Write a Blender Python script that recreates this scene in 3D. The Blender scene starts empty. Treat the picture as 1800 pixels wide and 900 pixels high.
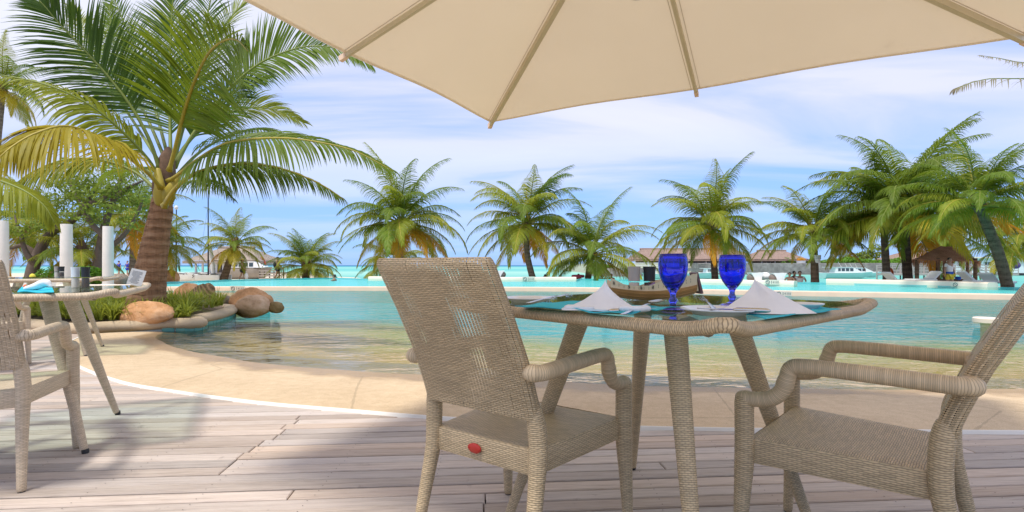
import bpy, bmesh, math, random
from mathutils import Vector, Matrix, Quaternion, noise
R = math.radians
SC = bpy.context.scene
COL = SC.collection
random.seed(7)

# ------------------------------------------------------------------ camera
F_PX, HOR, CAM_H = 920.0, 466.0, 0.93          # focal length in photo pixels, horizon row, eye height
cam_d = bpy.data.cameras.new('camera')
cam_d.sensor_width = 36.0
cam_d.lens = 36.0 * F_PX / 1800.0
cam_d.shift_y = (HOR - 450.0) / 1800.0
cam_d.clip_start = 0.05
cam_d.clip_end = 20000.0
cam = bpy.data.objects.new('camera', cam_d)
cam.location = (0, 0, CAM_H)
cam.rotation_euler = (R(90), 0, 0)
COL.objects.link(cam)
SC.camera = cam

# ------------------------------------------------------------------ light and sky
SUN_EL, SUN_AZ = R(66), R(-142)                  # azimuth from +Y towards +X
world = bpy.data.worlds.new('World')
SC.world = world
world.use_nodes = True
wt = world.node_tree
wt.nodes.clear()
def wn(t): return wt.nodes.new(t)
w_out, w_bg = wn('ShaderNodeOutputWorld'), wn('ShaderNodeBackground')
w_sky = wn('ShaderNodeTexSky')
w_sky.sky_type = 'NISHITA'
w_sky.sun_disc = False
w_sky.sun_elevation = SUN_EL
w_sky.sun_rotation = SUN_AZ
w_sky.air_density = 1.0
w_sky.dust_density = 0.4
w_sky.ozone_density = 3.0
w_tc = wn('ShaderNodeTexCoord')
w_sep = wn('ShaderNodeSeparateXYZ')
wt.links.new(w_tc.outputs['Generated'], w_sep.inputs[0])
def wmath(op, a, b=None, clamp=False):
    n = wn('ShaderNodeMath'); n.operation = op; n.use_clamp = clamp
    for i, v in enumerate((a, b)):
        if v is None: continue
        if isinstance(v, (int, float)): n.inputs[i].default_value = v
        else: wt.links.new(v, n.inputs[i])
    return n.outputs[0]
zz = wmath('MAXIMUM', w_sep.outputs[2], 0.0)
den = wmath('ADD', zz, 0.10)
cx = wmath('DIVIDE', w_sep.outputs[0], den)
cy = wmath('DIVIDE', w_sep.outputs[1], den)
w_comb = wn('ShaderNodeCombineXYZ')
wt.links.new(cx, w_comb.inputs[0]); wt.links.new(cy, w_comb.inputs[1])
w_map = wn('ShaderNodeMapping')
w_map.inputs['Location'].default_value = (5.5, 11.1, 0)
w_map.inputs['Rotation'].default_value = (0, 0, R(25))
w_map.inputs['Scale'].default_value = (0.42, 0.95, 1)
wt.links.new(w_comb.outputs[0], w_map.inputs[0])
w_nz = wn('ShaderNodeTexNoise')
w_nz.inputs['Scale'].default_value = 0.9
w_nz.inputs['Detail'].default_value = 9.0
w_nz.inputs['Roughness'].default_value = 0.52
w_nz.inputs['Distortion'].default_value = 0.5
wt.links.new(w_map.outputs[0], w_nz.inputs['Vector'])
w_nz2 = wn('ShaderNodeTexNoise')
w_nz2.inputs['Scale'].default_value = 0.33
w_nz2.inputs['Detail'].default_value = 3.0
wt.links.new(w_map.outputs[0], w_nz2.inputs['Vector'])
cl = wmath('ADD', w_nz.outputs[0], wmath('MULTIPLY', wmath('SUBTRACT', w_nz2.outputs[0], 0.5), 0.55))
cover = wmath('MULTIPLY', wmath('SUBTRACT', wmath('ADD', cl, wmath('MULTIPLY', wmath('MINIMUM', zz, 0.5), 0.30)), 0.42), 5.6, True)
low = wmath('MULTIPLY', wmath('SUBTRACT', zz, -0.02), 3.6, True)
mask = wmath('MULTIPLY', wmath('ADD', wmath('MULTIPLY', cover, 0.78), 0.16), low)
w_tint = wn('ShaderNodeMixRGB'); w_tint.blend_type = 'MULTIPLY'
w_tint.inputs[0].default_value = 1.0
wt.links.new(w_sky.outputs[0], w_tint.inputs[1])
w_tint.inputs[2].default_value = (0.62, 0.80, 1.12, 1)
# cloud: thin sunlit stratus, a little lavender where it is thick
w_cc = wn('ShaderNodeMixRGB')
wt.links.new(wmath('MULTIPLY', wmath('SUBTRACT', w_nz.outputs[0], 0.35), 3.0, True), w_cc.inputs[0])
w_cc.inputs[1].default_value = (3.6, 3.75, 4.9, 1)
w_cc.inputs[2].default_value = (4.55, 4.6, 5.2, 1)
w_mix = wn('ShaderNodeMixRGB')
wt.links.new(mask, w_mix.inputs[0])
w_low = wn('ShaderNodeMixRGB')                  # humid tropical air: clear sky low over the lagoon is a soft even blue
wt.links.new(wmath('SUBTRACT', 0.80, wmath('MULTIPLY', zz, 0.9), True), w_low.inputs[0])
wt.links.new(w_tint.outputs[0], w_low.inputs[1])
w_low.inputs[2].default_value = (1.45, 2.65, 5.3, 1)
wt.links.new(w_low.outputs[0], w_mix.inputs[1])
wt.links.new(w_cc.outputs[0], w_mix.inputs[2])
wt.links.new(w_mix.outputs[0], w_bg.inputs[0])
w_bg.inputs[1].default_value = 0.13
wt.links.new(w_bg.outputs[0], w_out.inputs[0])

sun_d = bpy.data.lights.new('sun', 'SUN')
sun_d.energy = 2.1
sun_d.angle = R(7.0)
sun_d.color = (1.0, 0.955, 0.88)
sun = bpy.data.objects.new('sun', sun_d)
sd = Vector((math.sin(SUN_AZ) * math.cos(SUN_EL), math.cos(SUN_AZ) * math.cos(SUN_EL), math.sin(SUN_EL)))
sun.rotation_euler = (-sd).to_track_quat('-Z', 'Y').to_euler()
sun.location = (0, 0, 30)
COL.objects.link(sun)
SC.view_settings.view_transform = 'Standard'
SC.view_settings.look = 'None'
SC.view_settings.exposure = 0.72
SC.view_settings.gamma = 1.0
SC.cycles.max_bounces = 10
SC.cycles.transparent_max_bounces = 24
SC.cycles.caustics_reflective = False
SC.cycles.caustics_refractive = False
try:
    SC.cycles.use_denoising = True
except Exception:
    pass

# ------------------------------------------------------------------ pixel helpers (photo pixels -> metres)
def W(px, py, z=0.0):
    Y = F_PX * (CAM_H - z) / (py - HOR)
    return Vector(((px - 900.0) * Y / F_PX, Y, z))
def D(px, py, Y):
    return Vector(((px - 900.0) * Y / F_PX, Y, CAM_H - (py - HOR) * Y / F_PX))

# ------------------------------------------------------------------ mesh builder
class MB:
    def __init__(s): s.v, s.f, s.uv, s.mi = [], [], [], []
    def face(s, idx, uv=None, mi=0):
        s.f.append(tuple(idx)); s.uv.append(uv if uv else [(0, 0)] * len(idx)); s.mi.append(mi)
    def quad(s, a, b, c, d, mi=0, uv=None):
        n = len(s.v); s.v += [Vector(a), Vector(b), Vector(c), Vector(d)]
        s.face((n, n + 1, n + 2, n + 3), uv, mi)
    def box(s, c, size, rot=None, mi=0):
        n = len(s.v); c = Vector(c); hx, hy, hz = (x / 2 for x in size)
        M = rot if rot is not None else Matrix.Identity(3)
        for x, y, z in ((-1,-1,-1),(1,-1,-1),(1,1,-1),(-1,1,-1),(-1,-1,1),(1,-1,1),(1,1,1),(-1,1,1)):
            s.v.append(c + M @ Vector((x * hx, y * hy, z * hz)))
        for q in ((0,3,2,1),(4,5,6,7),(0,1,5,4),(1,2,6,5),(2,3,7,6),(3,0,4,7)):
            s.face([n + i for i in q], [(0,0),(1,0),(1,1),(0,1)], mi)
    def tube(s, pts, rad, n=10, caps='flat', mi=0, up=None, closed=False):
        """rad: float or list of float / (ra, rb)."""
        pts = [Vector(p) for p in pts]; m = len(pts)
        if not isinstance(rad, (list, tuple)): rad = [rad] * m
        rad = [r if isinstance(r, (list, tuple)) else (r, r) for r in rad]
        T = []
        for i in range(m):
            if closed: t = pts[(i + 1) % m] - pts[i - 1]
            else: t = pts[min(i + 1, m - 1)] - pts[max(i - 1, 0)]
            T.append(t.normalized() if t.length > 1e-9 else Vector((0, 0, 1)))
        ref = Vector(up) if up is not None else (Vector((0, 0, 1)) if abs(T[0].z) < 0.9 else Vector((0, 1, 0)))
        rings = []; L = 0.0; lens = []
        A = None
        for i in range(m):
            if i: L += (pts[i] - pts[i - 1]).length
            lens.append(L)
            if A is None or up is not None: A = (ref - T[i] * ref.dot(T[i]))
            else: A = (A - T[i] * A.dot(T[i]))
            A = A.normalized() if A.length > 1e-9 else T[i].orthogonal().normalized()
            B = T[i].cross(A)
            rings.append((pts[i], A.copy(), B, rad[i], T[i]))
        if caps == 'round' and not closed:
            def cap(end):
                p, A_, B_, (ra, rb), t = rings[end]; out = []
                sg = -1 if end == 0 else 1
                for k in (1, 2, 3):
                    a = k * math.pi / 6 * 0.97
                    out.append((p + t * (sg * math.sin(a) * (ra + rb) / 2), A_, B_, (ra * math.cos(a), rb * math.cos(a)), t))
                return out
            pre, post = cap(0)[::-1], cap(-1)
            l0 = lens[0]; l1 = lens[-1]; r0 = sum(rings[0][3]) / 2; r1 = sum(rings[-1][3]) / 2
            lens = [l0 - r0 * 1.5, l0 - r0, l0 - r0 * .5] + lens + [l1 + r1 * .5, l1 + r1, l1 + r1 * 1.5]
            rings = pre + rings + post
        base = len(s.v); m = len(rings)
        for p, A_, B_, (ra, rb), t in rings:
            for k in range(n):
                a = 2 * math.pi * k / n
                s.v.append(p + A_ * (math.cos(a) * ra) + B_ * (math.sin(a) * rb))
        circ = 2 * math.pi * max((r[3][0] + r[3][1]) / 2 for r in rings)
        rng = range(m) if closed else range(m - 1)
        tot = L + (pts[0] - pts[-1]).length if closed else 0
        for i in rng:
            j = (i + 1) % m
            v0, v1 = lens[i], (lens[j] if j else tot)
            for k in range(n):
                k2 = (k + 1) % n
                u0, u1 = circ * k / n, circ * (k + 1) / n
                s.face((base + i * n + k, base + i * n + k2, base + j * n + k2, base + j * n + k),
                       [(u0, v0), (u1, v0), (u1, v1), (u0, v1)], mi)
        if caps and not closed:
            s.face([base + k for k in range(n)][::-1], [(0.001 * k, lens[0]) for k in range(n)], mi)
            s.face([base + (m - 1) * n + k for k in range(n)], [(0.001 * k, lens[-1]) for k in range(n)], mi)
    def lathe(s, prof, n=24, c=(0, 0, 0), mi=0):
        """prof: list of (r, z)."""
        c = Vector(c); base = len(s.v)
        for r, z in prof:
            for k in range(n):
                a = 2 * math.pi * k / n
                s.v.append(c + Vector((r * math.cos(a), r * math.sin(a), z)))
        for i in range(len(prof) - 1):
            for k in range(n):
                k2 = (k + 1) % n
                s.face((base + i * n + k, base + i * n + k2, base + (i + 1) * n + k2, base + (i + 1) * n + k),
                       [(k / n, prof[i][1]), ((k + 1) / n, prof[i][1]), ((k + 1) / n, prof[i + 1][1]), (k / n, prof[i + 1][1])], mi)
        if prof[0][0] > 1e-5: s.face([base + k for k in range(n)][::-1], None, mi)
        if prof[-1][0] > 1e-5: s.face([base + (len(prof) - 1) * n + k for k in range(n)], None, mi)
    def grid(s, P, mi=0, uvs=None, wrap=False):
        """P[i][j] points."""
        base = len(s.v); m, n = len(P), len(P[0])
        for row in P: s.v += [Vector(p) for p in row]
        for i in range(m - 1):
            for j in range(n if wrap else n - 1):
                j2 = (j + 1) % n
                uv = None
                if uvs: uv = [uvs[i][j], uvs[i][j + 1] if not wrap else uvs[i][j + 1], uvs[i + 1][j + 1], uvs[i + 1][j]]
                s.face((base + i * n + j, base + i * n + j2, base + (i + 1) * n + j2, base + (i + 1) * n + j), uv, mi)
        return base
    def prism(s, poly, z0, z1, mi=0):
        n = len(s.v); k = len(poly)
        for p in poly: s.v.append(Vector((p[0], p[1], z0)))
        for p in poly: s.v.append(Vector((p[0], p[1], z1)))
        s.face([n + i for i in range(k)][::-1], None, mi); s.face([n + k + i for i in range(k)], None, mi)
        for i in range(k):
            j = (i + 1) % k
            s.face((n + i, n + j, n + k + j, n + k + i), None, mi)
    def blob(s, c, rad, seed=0, amp=0.18, nu=18, nv=12, freq=1.3, mi=0, flat=0.0):
        c = Vector(c); base = len(s.v); off = Vector((seed * 7.3, seed * 3.1, seed * 1.7))
        for i in range(nv + 1):
            th = math.pi * i / nv
            for j in range(nu):
                ph = 2 * math.pi * j / nu
                d = Vector((math.sin(th) * math.cos(ph), math.sin(th) * math.sin(ph), math.cos(th)))
                k = 1 + amp * (noise.noise(d * freq + off) + 0.4 * noise.noise(d * freq * 2.7 + off)) + 0.25 * amp * noise.noise(d * freq * 6 + off)
                p = Vector((d.x * rad[0], d.y * rad[1], d.z * rad[2])) * k
                if flat and p.z < -flat * rad[2]: p.z = -flat * rad[2]
                s.v.append(c + p)
        for i in range(nv):
            for j in range(nu):
                j2 = (j + 1) % nu
                s.face((base + i * nu + j, base + (i + 1) * nu + j, base + (i + 1) * nu + j2, base + i * nu + j2), None, mi)

def mesh_of(name, mb, mats, smooth=True, offset=None):
    me = bpy.data.meshes.new(name)
    vs = mb.v if offset is None else [v - offset for v in mb.v]
    me.from_pydata([tuple(v) for v in vs], [], mb.f)
    if not isinstance(mats, (list, tuple)): mats = [mats]
    for m in mats: me.materials.append(m)
    uvl = me.uv_layers.new(name='UVMap')
    flat = [c for fu in mb.uv for uv in fu for c in uv]
    if len(flat) == len(uvl.data) * 2: uvl.data.foreach_set('uv', flat)
    me.polygons.foreach_set('material_index', mb.mi)
    if smooth is True: me.polygons.foreach_set('use_smooth', [True] * len(me.polygons))
    elif smooth:                                   # an angle
        me.polygons.foreach_set('use_smooth', [True] * len(me.polygons))
        bm = bmesh.new(); bm.from_mesh(me)
        for e in bm.edges:
            if len(e.link_faces) == 2 and e.calc_face_angle(0) > smooth: e.smooth = False
        bm.to_mesh(me); bm.free()
    me.update()
    return me
def link(name, data, parent=None):
    o = bpy.data.objects.new(name, data); COL.objects.link(o)
    if parent is not None: o.parent = parent
    return o
def world_loc(o):
    v = Vector((0, 0, 0))
    while o is not None: v = v + Vector(o.location); o = o.parent
    return v
def part(name, mb, mats, parent, smooth=R(40), world=False):
    off = world_loc(parent) if (world and parent is not None) else None
    return link(name, mesh_of(name, mb, mats, smooth, off), parent)
def tag(o, label=None, cat=None, group=None, kind=None):
    if label: o['label'] = label
    if cat: o['category'] = cat
    if group: o['group'] = group
    if kind: o['kind'] = kind
    return o
def thing(name, label, cat, loc=(0, 0, 0), rz=0.0, group=None):
    o = link(name, None); o.location = loc; o.rotation_euler = (0, 0, rz)
    o.empty_display_size = 0.1
    return tag(o, label, cat, group)
def single(name, mb, mats, label, cat, loc, smooth=R(40), group=None, world=True):
    o = link(name, mesh_of(name, mb, mats, smooth, Vector(loc) if world else None)); o.location = loc
    return tag(o, label, cat, group)
def setting(name, mb, mats, kind='structure', smooth=False):
    o = link(name, mesh_of(name, mb, mats, smooth)); o['kind'] = kind
    return o
def copy_tree(o, parent=None):
    c = o.copy(); COL.objects.link(c); c.parent = parent
    for ch in list(o.children): copy_tree(ch, c)
    return c
def spline(pts, n):
    """Catmull-Rom through pts, n samples."""
    P = [Vector(p) for p in pts]; P = [2 * P[0] - P[1]] + P + [2 * P[-1] - P[-2]]
    segs = len(P) - 3; out = []
    for i in range(n):
        t = i / (n - 1) * segs; k = min(int(t), segs - 1); u = t - k
        a, b, c, d = P[k:k + 4]
        out.append(0.5 * ((2 * b) + (c - a) * u + (2 * a - 5 * b + 4 * c - d) * u * u + (3 * b - a - 3 * c + d) * u ** 3))
    return out
def fillet_box(mb, c, size, r=0.01, mi=0):
    """a box with chamfered vertical and top edges"""
    cx, cy, cz = c; hx, hy, hz = (x / 2 for x in size)
    r = min(r, hx * .9, hy * .9, hz * .9)
    def ring(dx, z): return [Vector((cx + sx * (hx - dx) , cy + sy * (hy - dx), cz + z)) for sx, sy in ((-1,-1),(1,-1),(1,1),(-1,1))]
    P = [ring(r, -hz), ring(0, -hz + r), ring(0, hz - r), ring(r, hz)]
    b = mb.grid(P, mi=mi, wrap=True)
    mb.face([b + i for i in (3, 2, 1, 0)], None, mi); mb.face([b + 12 + i for i in range(4)], None, mi)

# ------------------------------------------------------------------ materials
class N:
    """short hand for a node tree"""
    def __init__(s, name):
        s.m = bpy.data.materials.new(name); s.m.use_nodes = True
        s.t = s.m.node_tree; s.t.nodes.clear()
        s.out = s.t.nodes.new('ShaderNodeOutputMaterial')
    def n(s, ty, **kw):
        x = s.t.nodes.new(ty)
        for k, v in kw.items():
            if hasattr(x, k) and not k[0].isupper(): setattr(x, k, v)
        return x
    def put(s, sock, v):
        if isinstance(v, bpy.types.NodeSocket): s.t.links.new(v, sock)
        elif isinstance(v, (tuple, list)) and len(v) == 3 and sock.type == 'RGBA': sock.default_value = (*v, 1)
        else: sock.default_value = v
    def math(s, op, a, b=None, c=None, clamp=False):
        x = s.n('ShaderNodeMath', operation=op); x.use_clamp = clamp
        for i, v in enumerate((a, b, c)):
            if v is not None: s.put(x.inputs[i], v)
        return x.outputs[0]
    def mix(s, f, a, b, mode='MIX'):
        x = s.n('ShaderNodeMixRGB'); x.blend_type = mode
        s.put(x.inputs[0], f); s.put(x.inputs[1], a); s.put(x.inputs[2], b)
        return x.outputs[0]
    def noise(s, vec, scale, detail=4, rough=0.55, dist=0.0):
        x = s.n('ShaderNodeTexNoise')
        if vec is not None: s.put(x.inputs['Vector'], vec)
        x.inputs['Scale'].default_value = scale; x.inputs['Detail'].default_value = detail
        x.inputs['Roughness'].default_value = rough; x.inputs['Distortion'].default_value = dist
        return x.outputs[0]
    def coord(s, which='Object'):
        return s.n('ShaderNodeTexCoord').outputs[which]
    def pos(s): return s.n('ShaderNodeNewGeometry').outputs['Position']
    def mapping(s, vec, loc=(0,0,0), rot=(0,0,0), scale=(1,1,1)):
        x = s.n('ShaderNodeMapping'); s.put(x.inputs[0], vec)
        x.inputs['Location'].default_value = loc; x.inputs['Rotation'].default_value = rot; x.inputs['Scale'].default_value = scale
        return x.outputs[0]
    def ramp(s, f, stops, interp='LINEAR'):
        x = s.n('ShaderNodeValToRGB'); s.put(x.inputs[0], f); cr = x.color_ramp; cr.interpolation = interp
        while len(cr.elements) < len(stops): cr.elements.new(0.5)
        for e, (p, c) in zip(cr.elements, stops): e.position = p; e.color = (*c, 1) if len(c) == 3 else c
        return x.outputs[0]
    def rand(s): return s.n('ShaderNodeObjectInfo').outputs['Random']
    def bump(s, h, dist=0.01, strength=1.0, normal=None):
        x = s.n('ShaderNodeBump'); s.put(x.inputs['Height'], h)
        x.inputs['Distance'].default_value = dist; x.inputs['Strength'].default_value = strength
        if normal is not None: s.put(x.inputs['Normal'], normal)
        return x.outputs[0]
    def bsdf(s, color, rough=0.6, normal=None, metallic=0.0, spec=0.5, **kw):
        x = s.n('ShaderNodeBsdfPrincipled')
        s.put(x.inputs['Base Color'], color); s.put(x.inputs['Roughness'], rough)
        x.inputs['Metallic'].default_value = metallic
        if 'Specular IOR Level' in x.inputs: x.inputs['Specular IOR Level'].default_value = spec
        if normal is not None: s.put(x.inputs['Normal'], normal)
        for k, v in kw.items(): s.put(x.inputs[k.replace('_', ' ')], v)
        return x.outputs[0]
    def done(s, shader):
        s.t.links.new(shader, s.out.inputs[0]); return s.m

def hsvj(t, col, amt=0.12):
    """colour varied a little from object to object"""
    x = t.n('ShaderNodeHueSaturation'); t.put(x.inputs['Color'], col)
    t.put(x.inputs['Value'], t.math('ADD', t.math('MULTIPLY', t.rand(), 2 * amt), 1 - amt))
    return x.outputs[0]
def m_plain(name, col, rough=0.6, var=0.12, scale=4.0, bump=0.0, metallic=0.0, spec=0.5, coord='Object'):
    t = N(name); v = t.coord(coord)
    nz = t.noise(v, scale, 5)
    c = t.mix(t.math('MULTIPLY', nz, 1.0), tuple(x * (1 - var) for x in col), tuple(min(1, x * (1 + var)) for x in col))
    nm = t.bump(t.noise(v, scale * 6, 4), bump, 1.0) if bump else None
    return t.done(t.bsdf(c, rough, nm, metallic, spec))

def m_weave(name, a, b, base=(0.40, 0.30, 0.185), dark=(0.15, 0.105, 0.06), contrast=1.0, holes=False, hole_gain=1.0, bstr=0.6):
    """woven flat synthetic rattan: strands b metres wide crossing stakes a metres apart"""
    t = N(name); uv = t.coord('UV'); sp = t.n('ShaderNodeSeparateXYZ'); t.put(sp.inputs[0], uv)
    wob = t.math('MULTIPLY', t.math('SUBTRACT', t.noise(uv, 30, 2), 0.5), b * 0.7)
    u, v = sp.outputs[0], t.math('ADD', sp.outputs[1], wob)
    r = t.math('DIVIDE', v, b); row = t.math('FLOOR', r); fv = t.math('FRACT', r)
    prof = t.math('SINE', t.math('MULTIPLY', fv, math.pi))
    ph = t.math('ADD', t.math('MULTIPLY', t.math('DIVIDE', u, a), math.pi), t.math('MULTIPLY', row, math.pi))
    over = t.math('COSINE', ph)
    h = t.math('MULTIPLY', t.math('POWER', prof, 0.55), t.math('ADD', 0.74, t.math('MULTIPLY', over, 0.26 * contrast)))
    cell = t.n('ShaderNodeCombineXYZ'); t.put(cell.inputs[0], t.math('FLOOR', t.math('DIVIDE', u, a * 3))); t.put(cell.inputs[1], row)
    wn_ = t.n('ShaderNodeTexWhiteNoise'); t.put(wn_.inputs['Vector'], cell.outputs[0])
    big = t.noise(t.coord('Object'), 5.0, 3)
    fib = t.noise(t.mapping(uv, scale=(60, 900, 1)), 1.0, 2)
    k = t.math('MULTIPLY', t.math('ADD', 0.80, t.math('MULTIPLY', wn_.outputs['Value'], 0.24)),
               t.math('ADD', 0.72, t.math('ADD', t.math('MULTIPLY', big, 0.32), t.math('MULTIPLY', fib, 0.22))))
    lit = t.mix(1.0, base, t.n('ShaderNodeCombineXYZ').outputs[0], 'MIX') if False else None
    cmb = t.n('ShaderNodeCombineXYZ')
    for i in range(3): t.put(cmb.inputs[i], k)
    c = t.mix(1.0, base, cmb.outputs[0], 'MULTIPLY')
    f = t.math('MULTIPLY', t.math('SUBTRACT', h, 0.12), 2.3, None, True)
    col = t.mix(f, dark, c)
    nm = t.bump(h, b * 0.45, bstr)
    sh = t.bsdf(col, 0.48, nm, 0.0, 0.35)
    if holes:
        # worn places where the strands have slackened and daylight shows between them
        def spot(cu, cv, ru, rv):
            du = t.math('DIVIDE', t.math('SUBTRACT', u, cu), ru); dv = t.math('DIVIDE', t.math('SUBTRACT', v, cv), rv)
            return t.math('SUBTRACT', 1.0, t.math('ADD', t.math('MULTIPLY', du, du), t.math('MULTIPLY', dv, dv)), None, True)
        m = 0.0
        for q in holes: m = t.math('MAXIMUM', m, spot(*q))
        streak = t.math('MULTIPLY', t.math('GREATER_THAN', t.noise(t.mapping(uv, scale=(55, 7, 1)), 1.0, 1), 0.65), 0.42 * hole_gain)
        m = t.math('MAXIMUM', t.math('MULTIPLY', m, 0.95), streak)
        gap = t.math('LESS_THAN', t.math('ADD', t.math('ABSOLUTE', over), t.math('MULTIPLY', t.math('SUBTRACT', 1.0, prof), -0.5)), t.math('MULTIPLY', m, 0.31 * hole_gain))
        tr = t.n('ShaderNodeBsdfTransparent')
        mx = t.n('ShaderNodeMixShader'); t.put(mx.inputs[0], gap); t.t.links.new(sh, mx.inputs[1]); t.t.links.new(tr.outputs[0], mx.inputs[2])
        sh = mx.outputs[0]
    return t.done(sh)

def m_leaf(name, col, col2, trans=0.42, gloss=0.5):
    t = N(name); nz = t.noise(t.pos(), 2.3, 4); nz2 = t.noise(t.pos(), 14.0, 2)
    c = t.mix(t.math('MULTIPLY', t.math('ADD', nz, t.math('MULTIPLY', t.math('SUBTRACT', nz2, 0.5), 0.7)), 1.0, None, True), col, col2)
    c = hsvj(t, c, 0.16)
    d = t.bsdf(c, gloss, None, 0.0, 0.28)
    tr = t.n('ShaderNodeBsdfTranslucent'); t.put(tr.inputs[0], t.mix(0.35, c, (col2[0] * 1.5, col2[1] * 1.3, col2[2] * 0.7)))
    mx = t.n('ShaderNodeMixShader'); mx.inputs[0].default_value = trans
    t.t.links.new(d, mx.inputs[1]); t.t.links.new(tr.outputs[0], mx.inputs[2])
    return t.done(mx.outputs[0])

def m_water(name, tint=(0.80, 0.95, 0.95), scale=1.6, bump=0.02, rough=0.02, haze=(0.05, 0.42, 0.45), body=0.0):
    t = N(name); p = t.pos()
    v = t.mapping(p, scale=(1.0, 1.5, 1.0))
    n1 = t.noise(v, scale, 3, 0.55, 0.6); n2 = t.noise(v, scale * 4.3, 3, 0.5, 0.8)
    h = t.math('ADD', n1, t.math('MULTIPLY', n2, 0.24))
    nm = t.bump(h, bump, 1.0)
    fr = t.n('ShaderNodeFresnel'); fr.inputs['IOR'].default_value = 1.33; t.put(fr.inputs['Normal'], nm)
    gl = t.n('ShaderNodeBsdfGlossy'); gl.inputs['Roughness'].default_value = rough; t.put(gl.inputs['Normal'], nm)
    tr = t.n('ShaderNodeBsdfTransparent'); t.put(tr.inputs[0], tint)
    df = t.n('ShaderNodeBsdfDiffuse'); t.put(df.inputs[0], haze)
    m0 = t.n('ShaderNodeMixShader'); m0.inputs[0].default_value = body
    t.t.links.new(tr.outputs[0], m0.inputs[1]); t.t.links.new(df.outputs[0], m0.inputs[2])
    mx = t.n('ShaderNodeMixShader'); t.put(mx.inputs[0], t.math('MULTIPLY', fr.outputs[0], 0.92, None, True))
    t.t.links.new(m0.outputs[0], mx.inputs[1]); t.t.links.new(gl.outputs[0], mx.inputs[2])
    return t.done(mx.outputs[0])

M = {}
# ------------------------------------------------------------------ the materials of this place
def m_deck():
    t = N('weathered_deck'); o = t.coord('Object'); rnd = t.rand()
    off = t.n('ShaderNodeCombineXYZ'); t.put(off.inputs[0], t.math('MULTIPLY', rnd, 37.0)); t.put(off.inputs[1], t.math('MULTIPLY', rnd, 91.0))
    va = t.n('ShaderNodeVectorMath', operation='ADD'); t.put(va.inputs[0], o); t.put(va.inputs[1], off.outputs[0])
    v = va.outputs[0]
    g = t.noise(t.mapping(v, scale=(2.2, 60, 20)), 1.0, 5, 0.6, 0.4)
    g2 = t.noise(t.mapping(v, scale=(9.0, 190, 40)), 1.0, 3, 0.6)
    bl = t.noise(t.mapping(v, scale=(1.1, 5, 1)), 1.6, 4)
    c = t.ramp(t.math('ADD', t.math('MULTIPLY', g, 0.55), t.math('MULTIPLY', g2, 0.45)), [(0.28, (0.28, 0.22, 0.178)), (0.5, (0.50, 0.415, 0.345)), (0.75, (0.64, 0.555, 0.475))])
    c = t.mix(t.math('MULTIPLY', t.math('SUBTRACT', bl, 0.42), 1.9, None, True), c, (0.50, 0.415, 0.36), 'MIX')
    st = t.math('MULTIPLY', t.math('SUBTRACT', t.noise(v, 7.0, 5, 0.7), 0.63), 7.0, None, True)
    c = t.mix(t.math('MULTIPLY', st, 0.6), c, (0.14, 0.105, 0.09))
    hs = t.n('ShaderNodeHueSaturation'); t.put(hs.inputs['Color'], c); t.put(hs.inputs['Value'], t.math('ADD', 0.80, t.math('MULTIPLY', rnd, 0.38)))
    t.put(hs.inputs['Saturation'], t.math('ADD', 0.75, t.math('MULTIPLY', t.math('FRACT', t.math('MULTIPLY', rnd, 7.7)), 0.5)))
    nm = t.bump(t.math('ADD', g, t.math('MULTIPLY', g2, 0.5)), 0.0025, 1.0)
    return t.done(t.bsdf(hs.outputs[0], 0.72, nm, 0.0, 0.25))
M['deck'] = m_deck()

def m_sand(name, a, b, sc=160.0, wetline=False):
    t = N(name); p = t.pos()
    n1 = t.noise(p, 1.4, 5); n2 = t.noise(p, sc, 3, 0.7); n3 = t.noise(p, 14.0, 5, 0.65)
    f = t.math('ADD', t.math('MULTIPLY', n2, 0.75), t.math('ADD', t.math('MULTIPLY', n1, 0.35), t.math('MULTIPLY', t.math('SUBTRACT', n3, 0.5), 0.35)))
    c = t.ramp(f, [(0.38, a), (0.7, b)])
    st = t.math('MULTIPLY', t.math('SUBTRACT', t.noise(t.mapping(p, scale=(0.8, 2.2, 1)), 1.1, 6, 0.7, 0.5), 0.6), 4.0, None, True)
    c = t.mix(t.math('MULTIPLY', st, 0.22), c, tuple(x * 0.6 for x in a))
    sp = t.n('ShaderNodeSeparateXYZ'); t.put(sp.inputs[0], p)
    wet = t.math('MULTIPLY', t.math('SUBTRACT', t.math('ADD', -0.024, t.math('MULTIPLY', t.math('SUBTRACT', t.noise(p, 2.2, 5), 0.5), 0.05)), sp.outputs[2]), 90.0, None, True) if wetline else 0.0
    c = t.mix(wet, c, t.mix(1.0, c, (0.66, 0.60, 0.52), 'MULTIPLY'))
    vo = t.n('ShaderNodeTexVoronoi'); vo.feature = 'DISTANCE_TO_EDGE'; t.put(vo.inputs['Vector'], p); vo.inputs['Scale'].default_value = 0.55
    crack = t.math('LESS_THAN', t.math('ADD', vo.outputs['Distance'], t.math('MULTIPLY', t.noise(p, 9.0, 3), 0.012)), 0.0095)
    c = t.mix(t.math('MULTIPLY', crack, 0.30 if wetline else 0.0), c, (0.22, 0.16, 0.10))
    speck = t.math('GREATER_THAN', t.noise(p, 55.0, 2, 0.5), 0.735)
    c = t.mix(t.math('MULTIPLY', speck, 0.5), c, (0.20, 0.14, 0.08))
    nm = t.bump(t.math('ADD', n2, t.math('MULTIPLY', n3, 1.5)), 0.005, 0.8)
    return t.done(t.bsdf(c, t.math('SUBTRACT', 0.85, t.math('MULTIPLY', wet, 0.5)), nm, 0.0, 0.25))
M['beach'] = m_sand('pebble_coat', (0.50, 0.365, 0.215), (0.74, 0.57, 0.37), wetline=True)
M['sand'] = m_sand('pale_sand', (0.55, 0.47, 0.34), (0.72, 0.64, 0.5), 40)

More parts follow.
